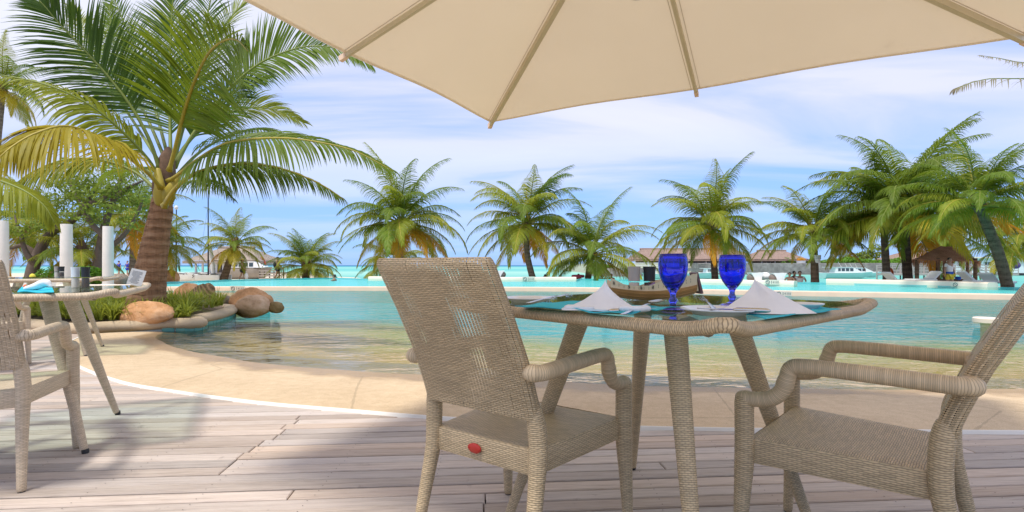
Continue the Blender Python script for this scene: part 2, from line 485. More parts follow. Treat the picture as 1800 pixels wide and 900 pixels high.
def m_floor():
    t = N('pool_floor_tile'); p = t.pos(); sp = t.n('ShaderNodeSeparateXYZ'); t.put(sp.inputs[0], p)
    z = t.math('ADD', sp.outputs[2], t.math('MULTIPLY', t.math('SUBTRACT', t.noise(p, 0.8, 4), 0.5), 0.16))
    n = t.noise(p, 60, 3)
    sand = t.mix(n, (0.42, 0.26, 0.06), (0.60, 0.39, 0.13))
    d1 = t.math('MULTIPLY', t.math('SUBTRACT', -0.20, z), 8.0, None, True)
    d2 = t.math('MULTIPLY', t.math('SUBTRACT', -0.34, z), 6.5, None, True)
    patch = t.noise(p, 0.45, 3)
    teal = t.mix(patch, (0.0, 0.34, 0.44), (0.02, 0.55, 0.57))
    deep = t.math('MULTIPLY', t.math('SUBTRACT', sp.outputs[0], 1.5), 0.22, None, True)      # the deep end is tiled darker
    teal = t.mix(deep, teal, t.mix(patch, (0.0, 0.26, 0.40), (0.01, 0.42, 0.44)))
    c = t.mix(d1, sand, (0.38, 0.36, 0.10)); c = t.mix(d2, c, teal)
    br = t.n('ShaderNodeTexBrick'); t.put(br.inputs['Vector'], p); br.inputs['Scale'].default_value = 6.0
    br.inputs['Color1'].default_value = (1, 1, 1, 1); br.inputs['Color2'].default_value = (0.86, 0.9, 0.92, 1); br.inputs['Mortar'].default_value = (0.7, 0.78, 0.78, 1)
    c = t.mix(t.math('MULTIPLY', d2, 0.7), c, t.mix(1.0, c, br.outputs[0], 'MULTIPLY'))
    return t.done(t.bsdf(c, 0.6))
M['floor'] = m_floor()
def m_upper():
    t = N('pool_mosaic'); p = t.pos()
    c = t.mix(t.noise(p, 0.35, 3), (0.07, 0.56, 0.58), (0.24, 0.73, 0.71))
    return t.done(t.bsdf(c, 0.6))
M['mosaic'] = m_upper()

def m_pool(name, tint, refl, scale, bump, clear=0.0):
    t = N(name); p = t.pos(); v = t.mapping(p, rot=(0, 0, R(12)), scale=(0.75, 1.5, 1.0))
    n1 = t.noise(v, scale, 3, 0.5, 0.4); n2 = t.noise(v, scale * 3.7, 3, 0.55, 0.7)
    amp = t.math('ADD', 0.4, t.math('MULTIPLY', t.noise(p, 0.35, 2), 1.2))
    h = t.math('MULTIPLY', t.math('ADD', n1, t.math('MULTIPLY', n2, 0.22)), amp)
    nm = t.bump(h, bump, 1.0)
    fr = t.n('ShaderNodeFresnel'); fr.inputs['IOR'].default_value = 1.33; t.put(fr.inputs['Normal'], nm)
    gl = t.n('ShaderNodeBsdfGlossy'); gl.inputs['Roughness'].default_value = 0.015; t.put(gl.inputs['Normal'], nm)
    tr = t.n('ShaderNodeBsdfTransparent'); t.put(tr.inputs[0], tint)
    mx = t.n('ShaderNodeMixShader'); t.put(mx.inputs[0], t.math('MULTIPLY', fr.outputs[0], refl, None, True))
    t.t.links.new(tr.outputs[0], mx.inputs[1]); t.t.links.new(gl.outputs[0], mx.inputs[2])
    return t.done(mx.outputs[0])
M['water'] = m_pool('pool_water', (0.88, 0.96, 0.93), 0.92, 2.0, 0.085)
M['water_up'] = m_pool('upper_pool_water', (0.85, 0.98, 0.97), 0.34, 1.3, 0.05)

def m_sea():
    t = N('lagoon_water'); p = t.pos(); sp = t.n('ShaderNodeSeparateXYZ'); t.put(sp.inputs[0], p)
    y = sp.outputs[1]
    ly = t.math('LOGARITHM', t.math('MAXIMUM', y, 10.0), 10.0)            # 1.8 = 63 m, 3 = 1 km
    wob = t.math('MULTIPLY', t.math('SUBTRACT', t.noise(t.mapping(p, scale=(0.003, 0.02, 1)), 1.0, 4), 0.5), 0.35)
    f = t.math('MULTIPLY', t.math('SUBTRACT', t.math('ADD', ly, wob), 1.6), 0.5)
    c = t.ramp(f, [(0.0, (0.11, 0.42, 0.38)), (0.16, (0.18, 0.50, 0.43)), (0.27, (0.32, 0.60, 0.49)), (0.36, (0.14, 0.48, 0.44)), (0.48, (0.26, 0.56, 0.47)), (0.58, (0.12, 0.42, 0.44)), (0.72, (0.05, 0.22, 0.36)), (1.0, (0.06, 0.15, 0.30))])
    v = t.mapping(p, scale=(0.5, 1.0, 1.0))
    nm = t.bump(t.noise(v, 1.2, 4), 0.10, 0.7)
    d = t.n('ShaderNodeBsdfDiffuse'); t.put(d.inputs[0], c); t.put(d.inputs['Normal'], nm)
    g = t.n('ShaderNodeBsdfGlossy'); g.inputs['Roughness'].default_value = 0.12; t.put(g.inputs['Normal'], nm)
    mx = t.n('ShaderNodeMixShader'); mx.inputs[0].default_value = 0.14
    t.t.links.new(d.outputs[0], mx.inputs[1]); t.t.links.new(g.outputs[0], mx.inputs[2])
    return t.done(mx.outputs[0])
M['sea'] = m_sea()

M['white_wall'] = m_plain('cream_coping', (0.84, 0.72, 0.58), 0.8, 0.10, 1.5, 0.003, coord='Object')
M['coping'] = m_plain('tan_coping', (0.80, 0.59, 0.42), 0.8, 0.14, 2.5, 0.003)
M['curb'] = m_plain('planter_concrete', (0.50, 0.385, 0.25), 0.85, 0.22, 5.0, 0.006)
M['tile'] = m_plain('green_tile', (0.10, 0.32, 0.29), 0.25, 0.25, 9.0)
M['grout'] = m_plain('grout', (0.45, 0.50, 0.45), 0.8)
M['soil'] = m_plain('soil', (0.16, 0.115, 0.07), 0.95, 0.3, 8.0, 0.01)
M['post'] = m_plain('white_painted_concrete', (0.68, 0.635, 0.57), 0.85, 0.14, 3.0, 0.006)
M['dark'] = m_plain('dark_ground', (0.03, 0.025, 0.02), 0.95)
M['trim'] = m_plain('white_edging', (0.80, 0.76, 0.68), 0.7)
M['black'] = m_plain('black_plastic', (0.02, 0.02, 0.022), 0.45)
M['white'] = m_plain('white_paint', (0.80, 0.80, 0.80), 0.45, 0.04)
M['steel'] = m_plain('steel', (0.62, 0.60, 0.56), 0.2, 0.05, metallic=1.0)
M['fork'] = M['steel']
WB = (0.68, 0.505, 0.29)
M['weave'] = m_weave('woven_rattan', 0.0120, 0.0058, WB)
HOLES = [(0.055, 0.300, 0.050, 0.055), (0.082, 0.165, 0.045, 0.05), (0.03, 0.27, 0.03, 0.03)]
M['weave_back'] = m_weave('woven_rattan_back', 0.0120, 0.0060, WB, holes=HOLES)
M['weave_front'] = m_weave('woven_rattan_front', 0.0120, 0.0060, WB, holes=[(u - .012, v - .005, ru * 1.8, rv * 1.8) for u, v, ru, rv in HOLES], hole_gain=2.0)
SLOTS = [(-0.13, 0.325, .022, .020), (-0.07, 0.325, .022, .020), (-0.01, 0.325, .022, .020), (0.05, 0.325, .022, .020), (0.11, 0.325, .022, .020)]
M['weave_far_back'] = m_weave('woven_rattan_pale_back', 0.014, 0.0058, (0.68, 0.55, 0.39), holes=SLOTS, hole_gain=1.8)
M['weave_far_front'] = m_weave('woven_rattan_pale_front', 0.014, 0.0058, (0.68, 0.55, 0.39), holes=[(u, v, ru * 2.2, rv * 1.8) for u, v, ru, rv in SLOTS], hole_gain=4.0)
M['wrap'] = m_weave('wrapped_rattan', 0.03, 0.0044, (0.70, 0.53, 0.32), dark=(0.30, 0.22, 0.14), contrast=0.2, bstr=0.4)
M['weave_far'] = m_weave('woven_rattan_pale', 0.014, 0.0056, (0.68, 0.55, 0.39), dark=(0.30, 0.23, 0.15), bstr=0.4)
def m_canvas():
    t = N('umbrella_canvas'); p = t.coord('Object')
    w = t.math('ADD', t.noise(t.mapping(p, scale=(500, 30, 30)), 1.0, 2), t.noise(t.mapping(p, scale=(30, 500, 30)), 1.0, 2))
    n = t.noise(p, 1.2, 5)
    st = t.math('MULTIPLY', t.math('SUBTRACT', t.noise(p, 3.2, 4, 0.6), 0.67), 6.0, None, True)
    c = t.mix(n, (0.83, 0.75, 0.62), (0.88, 0.80, 0.67)); c = t.mix(t.math('MULTIPLY', st, 0.20), c, (0.46, 0.38, 0.29))
    sp = t.n('ShaderNodeSeparateXYZ'); t.put(sp.inputs[0], p)
    nm = t.bump(t.math('ADD', w, t.math('MULTIPLY', n, 6.0)), 0.002, 0.5)
    d = t.n('ShaderNodeBsdfDiffuse'); t.put(d.inputs[0], c); t.put(d.inputs['Normal'], nm)
    tr = t.n('ShaderNodeBsdfTranslucent'); t.put(tr.inputs[0], c)
    mx = t.n('ShaderNodeMixShader'); mx.inputs[0].default_value = 0.52
    t.t.links.new(d.outputs[0], mx.inputs[1]); t.t.links.new(tr.outputs[0], mx.inputs[2])
    return t.done(mx.outputs[0])
M['canvas'] = m_canvas()
M['rib'] = m_plain('umbrella_rib', (0.62, 0.53, 0.35), 0.5, 0.12, 6.0)
def m_glass():
    t = N('table_glass')
    fr = t.n('ShaderNodeFresnel'); fr.inputs['IOR'].default_value = 1.5
    gl = t.n('ShaderNodeBsdfGlossy'); gl.inputs['Roughness'].default_value = 0.01
    tr = t.n('ShaderNodeBsdfTransparent'); t.put(tr.inputs[0], (0.80, 0.90, 0.86))
    mx = t.n('ShaderNodeMixShader'); t.put(mx.inputs[0], t.math('MULTIPLY', fr.outputs[0], t.math('SUBTRACT', 1.0, t.n('ShaderNodeNewGeometry').outputs['Backfacing'])))
    t.t.links.new(tr.outputs[0], mx.inputs[1]); t.t.links.new(gl.outputs[0], mx.inputs[2])
    return t.done(mx.outputs[0])
M['glass'] = m_glass()
def m_cobalt():
    t = N('cobalt_glass')
    g = t.bsdf((0.13, 0.15, 0.98), 0.02, None, 0.0, 0.5, Transmission_Weight=1.0, IOR=1.45)
    return t.done(g)
M['cobalt'] = m_cobalt()
def m_clear():
    t = N('clear_glass')
    fr = t.n('ShaderNodeFresnel'); fr.inputs['IOR'].default_value = 1.45
    gl = t.n('ShaderNodeBsdfGlossy'); gl.inputs['Roughness'].default_value = 0.03
    tr = t.n('ShaderNodeBsdfTransparent'); t.put(tr.inputs[0], (0.92, 0.94, 0.93))
    mx = t.n('ShaderNodeMixShader'); t.put(mx.inputs[0], t.math('MULTIPLY', fr.outputs[0], t.math('SUBTRACT', 1.0, t.n('ShaderNodeNewGeometry').outputs['Backfacing'])))
    t.t.links.new(tr.outputs[0], mx.inputs[1]); t.t.links.new(gl.outputs[0], mx.inputs[2])
    return t.done(mx.outputs[0])
M['clear'] = m_clear()
def m_cloth(name, col, sc=900.0):
    t = N(name); o = t.coord('Object')
    w = t.math('MULTIPLY', t.noise(t.mapping(o, scale=(sc, sc * .1, sc * .1)), 1.0, 2), t.noise(t.mapping(o, scale=(sc * .1, sc, sc * .1)), 1.0, 2))
    n = t.noise(o, 18, 4)
    c = t.mix(n, tuple(x * 0.90 for x in col), tuple(min(1, x * 1.06) for x in col))
    return t.done(t.bsdf(c, 0.85, t.bump(t.math('ADD', w, t.math('MULTIPLY', n, 1.5)), 0.0012, 0.6), 0.0, 0.15))
M['napkin'] = m_cloth('napkin_linen', (0.90, 0.88, 0.86))
M['mat'] = m_cloth('turquoise_placemat', (0.07, 0.52, 0.60), 500)
M['mat_bright'] = m_cloth('bright_turquoise_placemat', (0.04, 0.50, 0.66), 500)
M['china'] = m_plain('white_china', (0.84, 0.83, 0.80), 0.15, 0.03)
M['wood'] = m_plain('varnished_wood', (0.50, 0.27, 0.10), 0.35, 0.30, 14.0)
M['paper'] = m_plain('cream_paper', (0.84, 0.71, 0.47), 0.8, 0.08, 20)
M['ink'] = m_plain('brown_ink', (0.10, 0.075, 0.05), 0.8)
M['purple'] = m_plain('purple_brown_card', (0.17, 0.09, 0.10), 0.6)
M['lilac'] = m_plain('lilac_sachet', (0.30, 0.20, 0.42), 0.6)
M['grey_cap'] = m_plain('taupe_cap', (0.46, 0.41, 0.36), 0.45, 0.04)
M['salt'] = m_plain('salt', (0.80, 0.70, 0.60), 0.8, 0.1, 300)
M['pepper'] = m_plain('peppercorns', (0.10, 0.07, 0.055), 0.8, 0.9, 260)
M['red'] = m_plain('red_tag', (0.50, 0.035, 0.02), 0.45)
M['orange'] = m_plain('orange_plastic', (0.75, 0.13, 0.02), 0.5)

def m_rock(name, a, b, sc=3.0, band=0.0):
    t = N(name); o = t.coord('Object')
    n1 = t.noise(o, sc, 8, 0.62, 0.4); n2 = t.noise(o, sc * 9, 5, 0.7)
    f = t.math('ADD', t.math('MULTIPLY', n1, 0.7), t.math('MULTIPLY', n2, 0.3))
    if band:
        wv = t.n('ShaderNodeTexWave'); t.put(wv.inputs['Vector'], t.mapping(o, rot=(0.4, 0.7, 0.2)))
        wv.inputs['Scale'].default_value = band; wv.inputs['Distortion'].default_value = 6.0; wv.inputs['Detail'].default_value = 4
        f = t.math('ADD', t.math('MULTIPLY', f, 0.7), t.math('MULTIPLY', wv.outputs[1], 0.3))
    c = t.ramp(f, [(0.3, tuple(x * 0.55 for x in a)), (0.48, a), (0.68, b)])
    return t.done(t.bsdf(c, 0.9, t.bump(t.math('ADD', n1, t.math('MULTIPLY', n2, 0.4)), 0.03, 0.9), 0.0, 0.2))
M['rock_orange'] = m_rock('orange_granite', (0.60, 0.31, 0.14), (0.78, 0.50, 0.30))
M['rock_pink'] = m_rock('pinkish_granite', (0.64, 0.41, 0.25), (0.78, 0.57, 0.40))
M['rock_band'] = m_rock('banded_brown_stone', (0.26, 0.17, 0.085), (0.46, 0.29, 0.15), 3.0, 5.0)
M['rock_grey'] = m_rock('grey_brown_stone', (0.26, 0.20, 0.15), (0.40, 0.32, 0.25))
M['rock_olive'] = m_rock('olive_brown_stone', (0.28, 0.19, 0.08), (0.44, 0.31, 0.16))

# leaves: base colours only, light does the rest
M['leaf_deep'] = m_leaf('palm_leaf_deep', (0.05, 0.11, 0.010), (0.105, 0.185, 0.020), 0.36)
M['leaf_green'] = m_leaf('palm_leaf_green', (0.105, 0.175, 0.012), (0.225, 0.30, 0.026), 0.42)
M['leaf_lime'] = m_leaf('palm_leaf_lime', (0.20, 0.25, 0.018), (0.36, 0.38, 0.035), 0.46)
M['leaf_yellow'] = m_leaf('palm_leaf_yellow', (0.36, 0.32, 0.02), (0.56, 0.46, 0.045), 0.46)
M['leaf_gold'] = m_leaf('palm_leaf_gold', (0.52, 0.26, 0.015), (0.66, 0.36, 0.03), 0.40)
M['leaf_dry'] = m_leaf('palm_leaf_dry', (0.20, 0.165, 0.10), (0.33, 0.27, 0.16), 0.30)
M['stem_yellow'] = m_plain('palm_stalk_yellow', (0.40, 0.31, 0.035), 0.5, 0.3, 4)
M['stem_green'] = m_plain('palm_stalk_green', (0.20, 0.24, 0.035), 0.5, 0.3, 4)
M['broad'] = m_leaf('broad_leaf', (0.10, 0.17, 0.018), (0.26, 0.32, 0.05), 0.38)
M['hedge'] = m_leaf('hedge_leaf', (0.07, 0.19, 0.012), (0.18, 0.36, 0.03), 0.38)
M['grass'] = m_leaf('strap_grass', (0.13, 0.20, 0.018), (0.40, 0.44, 0.07), 0.42)
def m_bark(name, a, b, ring=22.0):
    t = N(name); o = t.coord('Object'); sp = t.n('ShaderNodeSeparateXYZ'); t.put(sp.inputs[0], o)
    n = t.noise(t.mapping(o, scale=(1, 1, 5)), 4.0, 6, 0.65); f2 = t.noise(t.mapping(o, scale=(30, 30, 2)), 1.0, 4, 0.6)
    w = t.math('SINE', t.math('MULTIPLY', t.math('ADD', sp.outputs[2], t.math('MULTIPLY', n, 0.09)), ring * 2))
    f = t.math('ADD', t.math('MULTIPLY', n, 0.55), t.math('ADD', t.math('MULTIPLY', f2, 0.30), t.math('MULTIPLY', w, 0.045)))
    c = t.ramp(f, [(0.26, tuple(x * 0.35 for x in a)), (0.44, a), (0.70, b)])
    return t.done(t.bsdf(c, 0.9, t.bump(f, 0.03, 0.9), 0.0, 0.15))
M['bark_red'] = m_bark('reddish_palm_bark', (0.34, 0.185, 0.10), (0.55, 0.36, 0.225))
M['bark_grey'] = m_bark('grey_palm_bark', (0.22, 0.175, 0.135), (0.36, 0.30, 0.24), 12)
M['bark_dark'] = m_bark('dark_palm_bark', (0.085, 0.06, 0.045), (0.19, 0.14, 0.10), 12)
M['bark_brown'] = m_bark('brown_palm_bark', (0.17, 0.115, 0.075), (0.30, 0.21, 0.14), 12)
M['fibre'] = m_plain('brown_fibre', (0.17, 0.10, 0.06), 0.95, 0.5, 18, 0.01)
M['branch'] = m_plain('tree_bark', (0.14, 0.10, 0.075), 0.9, 0.35, 9, 0.02)
M['thatch'] = m_rock('weathered_thatch', (0.27, 0.185, 0.145), (0.42, 0.305, 0.25), 2.0, 9.0)
M['thatch_grey'] = m_rock('grey_thatch', (0.30, 0.24, 0.19), (0.45, 0.38, 0.31), 2.0, 9.0)
M['thatch_red'] = m_rock('red_brown_thatch', (0.36, 0.16, 0.085), (0.56, 0.30, 0.18), 2.0, 9.0)
M['seawall'] = m_rock('seawall_stone', (0.22, 0.20, 0.185), (0.34, 0.32, 0.30), 1.0)
M['boat_white'] = m_plain('boat_white', (0.80, 0.79, 0.76), 0.3, 0.04)
M['boat_mint'] = m_plain('boat_mint', (0.42, 0.68, 0.62), 0.35, 0.06)
M['boat_grey'] = m_plain('weathered_boat_wood', (0.42, 0.37, 0.33), 0.8, 0.2, 3)
M['window'] = m_plain('dark_window', (0.05, 0.07, 0.08), 0.12)
M['skin'] = m_plain('skin', (0.40, 0.23, 0.15), 0.55, 0.05)
M['skin_pale'] = m_plain('pale_skin', (0.58, 0.38, 0.28), 0.55, 0.05)
M['hair'] = m_plain('dark_hair', (0.025, 0.018, 0.015), 0.5)
def cloth(name, col): 
    if name not in M: M[name] = m_plain(name, col, 0.85, 0.10, 12, 0.004)
    return M[name]
cloth('blue_cloth', (0.03, 0.05, 0.42)); cloth('dark_cloth', (0.03, 0.035, 0.05)); cloth('olive_cloth', (0.12, 0.10, 0.07))
cloth('yellow_cloth', (0.75, 0.58, 0.10)); cloth('white_cloth', (0.78, 0.77, 0.76)); cloth('lemon_cloth', (0.72, 0.62, 0.06))
cloth('royal_blue', (0.02, 0.10, 0.50)); cloth('navy_cloth', (0.02, 0.03, 0.09)); cloth('pink_plastic', (0.75, 0.10, 0.22)); cloth('coral_cloth', (0.72, 0.24, 0.16))
M['fabric_white'] = m_plain('white_lounge_fabric', (0.82, 0.81, 0.79), 0.8, 0.04, 4)
M['grey_wicker'] = m_plain('grey_brown_wicker', (0.22, 0.17, 0.14), 0.85, 0.3, 25, 0.01)

# ------------------------------------------------------------------ SETTING: sea, sand, deck, beach, pools
mb = MB(); mb.quad((-9000, 24, -1.0), (9000, 24, -1.0), (9000, 12000, -1.0), (-9000, 12000, -1.0))
setting('sea', mb, M['sea'])
mb = MB(); mb.quad((-60, -12, -1.6), (60, -12, -1.6), (60, 45, -1.6), (-60, 45, -1.6))
setting('ground', mb, M['sand'])
def flat_poly(name, pts, z, mat, skirt=0.8):
    mb = MB(); n = len(pts)
    mb.v = [Vector((p[0], p[1], z)) for p in pts] + [Vector((p[0] * 1.0, p[1], z - skirt)) for p in pts]
    area = sum(pts[i][0] * pts[(i + 1) % n][1] - pts[(i + 1) % n][0] * pts[i][1] for i in range(n))
    idx = list(range(n)) if area > 0 else list(range(n))[::-1]
    mb.face(idx)
    for a, b in zip(idx, idx[1:] + idx[:1]): mb.face((a, n + a, n + b, b))
    return setting(name, mb, mat)
flat_poly('sand_terrace', [(-45, 7.62), (-7.1, 7.62), (-8.6, 12), (-14.3, 19.5), (-18.6, 25), (-45, 25)], -0.015, M['sand'])
flat_poly('sand_beach', [(-90, 25.02), (-18.7, 25.02), (-18.2, 31), (-15.6, 36), (-12.6, 39), (-12.5, 45), (-15.5, 52), (-21, 58), (-28, 78), (-90, 78)], -0.30, M['sand'])
flat_poly('sand_strip', [(-12.5, 37), (-5, 33), (4, 31.5), (10, 29), (17, 27), (21, 22), (30, 20), (40, 24), (30, 38), (14, 43), (-8, 47.5)], -0.50, M['sand'])

DW = [((150, 588), (288, 583)), ((118, 606), (270, 592)), ((128, 636), (285, 601)), ((205, 668), (315, 612)), ((300, 686), (375, 626)),
      ((450, 706), (470, 640)), ((620, 721), (600, 650)), ((740, 731), (740, 659)), ((900, 741), (900, 667)), ((1050, 748), (1060, 675)),
      ((1220, 752.5), (1220, 680)), ((1450, 755.5), (1450, 683)), ((1733, 758), (1733, 684)), ((2100, 760), (2100, 685)), ((2700, 763), (2700, 687))]
deck_edge = spline([W(*a, 0.012) for a, b in DW], 150)
water_edge = spline([W(*b, -0.05) for a, b in DW], 150)
mb = MB(); P = []
for a, b in zip(deck_edge, water_edge):
    d = b - a; row = []
    for k in range(11):
        f = k / 10 * 1.5
        if f <= 1: z = 0.014 - 0.064 * f ** 1.6
        else: z = -0.05 - 0.11 * (f - 1) ** 1.1
        p = a + d * f
        row.append(Vector((p.x, p.y, z + 0.006 * noise.noise(Vector((p.x * 1.1, p.y * 1.6, 0))) * min(1, f * 4))))
    P.append(row)
P = [r[::-1] for r in P]
mb.grid(P); setting('beach_entry', mb, M['beach'], smooth=True)
mb = MB()                                                             # white edging strip between boards and beach
P = []
for i, a in enumerate(deck_edge):
    t = (deck_edge[min(i + 1, 149)] - deck_edge[max(i - 1, 0)]).normalized(); nrm = Vector((t.y, -t.x, 0))
    if nrm.dot(a - water_edge[i]) < 0: nrm = -nrm
    P.append([a - nrm * 0.004 + Vector((0, 0, .006)), a + nrm * 0.012 + Vector((0, 0, .006)), a + nrm * 0.013 + Vector((0, 0, -0.05))])
mb.grid(P); setting('beach_edging', mb, M['trim'], smooth=True)

# floor of the pool: falls away from the waterline
we = [(p.x, p.y) for p in water_edge[::3]]
def wdist(x, y):
    best = 1e9; sg = 1
    for (x0, y0), (x1, y1) in zip(we, we[1:]):
        dx, dy = x1 - x0, y1 - y0; L2 = dx * dx + dy * dy
        t = max(0, min(1, ((x - x0) * dx + (y - y0) * dy) / L2)); px, py = x0 + dx * t - x, y0 + dy * t - y
        d = px * px + py * py
        if d < best: best = d; sg = 1 if dx * (y - y0) - dy * (x - x0) > 0 else -1
    return math.sqrt(best) * sg
mb = MB(); P = []
for i in range(0, 70):
    y = 3.2 + i * 0.27; row = []
    for j in range(0, 110):
        x = -14.5 + j * 0.36
        d = wdist(x, y)
        z = -0.12 if d < 0.0 else -0.12 - min(0.40, 0.060 * d)
        row.append(Vector((x, y, z)))
    P.append(row)
mb.grid(P); setting('pool_floor', mb, M['floor'], smooth=True)
mid = [(a * 0.75 + b * 0.25) for a, b in zip(deck_edge, water_edge)][::4]
W1 = [(-15.2, 19.7), (-10.9, 20.0), (-6.5, 20.0), (-2, 19.75), (2.7, 19.2), (6.3, 17.75), (8.8, 16.7), (14.0, 14.8), (20, 12.6), (32, 8)]
w1s = spline([(x, y, 0) for x, y in W1], 60)
mb = MB()
poly = [Vector((p.x, p.y, -0.05)) for p in mid] + [Vector((33, 7, -0.05))] + [Vector((p.x, p.y + 0.1, -0.05)) for p in w1s[::-1]] + [Vector((-9.2, 12, -0.05)), Vector((-6.6, 8, -0.05))]
mb.v = poly; mb.face(range(len(poly)))
setting('pool_water', mb, M['water'])

def wall_run(name, pts, z0, z1, th, mat, label, round_top=0.03):
    """a low wall following pts (front foot line)"""
    P = []
    for i, p in enumerate(pts):
        t = (pts[min(i + 1, len(pts) - 1)] - pts[max(i - 1, 0)]).normalized(); nrm = Vector((-t.y, t.x, 0))
        q = Vector((p.x, p.y, 0)); r = round_top
        P.append([q + Vector((0, 0, z0)), q + Vector((0, 0, z1 - r)), q + nrm * (r * .3) + Vector((0, 0, z1 - r * .3)), q + nrm * r + Vector((0, 0, z1)), q + nrm * (th - r) + Vector((0, 0, z1)), q + nrm * th + Vector((0, 0, z1 - r)), q + nrm * th + Vector((0, 0, z0))])
    mb = MB(); mb.grid([r[::-1] for r in P]); n = len(P)
    mb.face([len(P[0]) * 0 + k for k in range(7)]); mb.face([(n - 1) * 7 + k for k in range(7)][::-1])
    return single(name, mb, mat, label, 'wall', pts[len(pts) // 2], R(50))
wall_near = wall_run('pool_wall', w1s, -1.2, 0.105, 0.36, M['coping'], 'long tan coping wall between the lower pool and the upper pool')

P = [[Vector((p.x, p.y - .02, -.052)), Vector((p.x, p.y - .02, -1.2))] for p in w1s]
mb = MB(); mb.grid(P); setting('pool_lining', mb, M['mosaic'])
far_pts = [(-17.7, 26.7), (-16.7, 30.8), (-14.4, 34), (-12.2, 36), (-8.9, 32.6), (-2, 30.6), (3.8, 30.7), (4.3, 33.2), (8.4, 29.5), (9.0, 26.0), (12.3, 22.9), (13.4, 27), (15.2, 25.8), (17.9, 22.3), (18.5, 20.3), (20.6, 20.3), (34, 15)]
back = [(p.x, p.y + 0.2) for p in w1s]
mb = MB(); poly = [Vector((x, y, 0.075)) for x, y in back] + [Vector((x, y, 0.075)) for x, y in far_pts[::-1]]
mb.v = poly; mb.face(range(len(poly))); setting('upper_pool_water', mb, M['water_up'])
mb = MB(); mb.prism([(x, y + .05) for x, y in back] + [(x, y) for x, y in far_pts[::-1]], -1.5, -0.03); setting('upper_pool_floor', mb, M['mosaic'])
mb = MB(); rim = [Vector((x, y, 0)) for x, y in far_pts]
P = []
for i, p in enumerate(rim):
    t = (rim[min(i + 1, len(rim) - 1)] - rim[max(i - 1, 0)]).normalized(); nrm = Vector((-t.y, t.x, 0))
    P.append([p + Vector((0, 0, -.3)), p + Vector((0, 0, .07)), p + nrm * .14 + Vector((0, 0, .07)), p + nrm * .14 + Vector((0, 0, -1.4))])
mb.grid([r[::-1] for r in P]); setting('pool_overflow_edge', mb, M['mosaic'])
w2 = []
for nm, pts, z1, lab in (('pool_wall', [(-8.8, 32.0), (-5, 31.0), (-1, 30.2), (3.75, 30.5)], 0.235, 'low cream wall of the upper pool behind the wicker chair back'),
                ('pool_wall', [(8.9, 25.9), (10.6, 24.4), (12.25, 22.75)], 0.24, 'short cream wall end carrying the white pod loungers'),
                ('pool_wall', [(15.3, 25.5), (17.0, 23.6), (18.0, 22.0), (18.35, 20.2)], 0.26, 'long grey white wall in front of the thatched hut')):
    w2.append(wall_run(nm, spline([(x, y, 0) for x, y in pts], 24), -1.0, z1, 0.5, M['white_wall'], lab, 0.07))

# depth marks on the pool walls: a ring and a few strokes on a pale plate
def depth_mark(wall, px, py, Y, wpx=22, dx=0.0, tilt=0.0):
    c = D(px, py, Y); s = Y / F_PX; w = wpx * s; h = 8.5 * s
    rot = Matrix.Rotation(tilt, 3, 'Z')
    mb = MB(); mb.box(c, (w, 0.012, h), rot)
    p = part('depth_plate', mb, M['white_wall'], wall, world=True)
    mb = MB(); cc = c + rot @ Vector((-w * 0.28, -0.009, 0)); rr = h * 0.36
    mb.tube([cc + rot @ Vector((math.cos(a) * rr, 0, math.sin(a) * rr)) for a in [2 * math.pi * k / 12 for k in range(12)]], h * 0.07, 4, closed=True, up=(0, 1, 0))
    mb.box(cc, (rr * 1.7, 0.004, h * .09), rot @ Matrix.Rotation(R(40), 3, 'Y'))
    for k, (dx_, ww, hh) in enumerate(((-.02, .05, .62), (.10, .11, .10), (.10, .02, .6), (.16, .02, .6), (.25, .02, .6), (.31, .02, .6), (.28, .09, .10), (.38, .03, .5), (.43, .03, .5))):
        mb.box(c + rot @ Vector((w * dx_ * 1.0, -0.009, 0)), (w * ww * .8, 0.004, h * hh), rot)
    part('depth_numerals', mb, M['seawall'], p, world=True)
def w1_y(X):
    for a, b in zip(w1s, w1s[1:]):
        if a.x <= X <= b.x: return a.y + (b.y - a.y) * (X - a.x) / (b.x - a.x)
    return 20
for px, py in ((417, 507), (1070, 510), (1377, 516)):
    Y = 18.0
    for _ in range(12): Y = w1_y((px - 900) * Y / F_PX)
    depth_mark(wall_near, px, py, Y - 0.012, 26, tilt=0.0 if px < 1000 else (-0.1 if px < 1200 else -0.33))
depth_mark(w2[0], 929, 490.5, 30.2, 22)
depth_mark(w2[1], 1357, 496, 23.35, 24, tilt=-0.70)
depth_mark(w2[2], 1690, 500.5, 21.25, 30, tilt=-1.0)

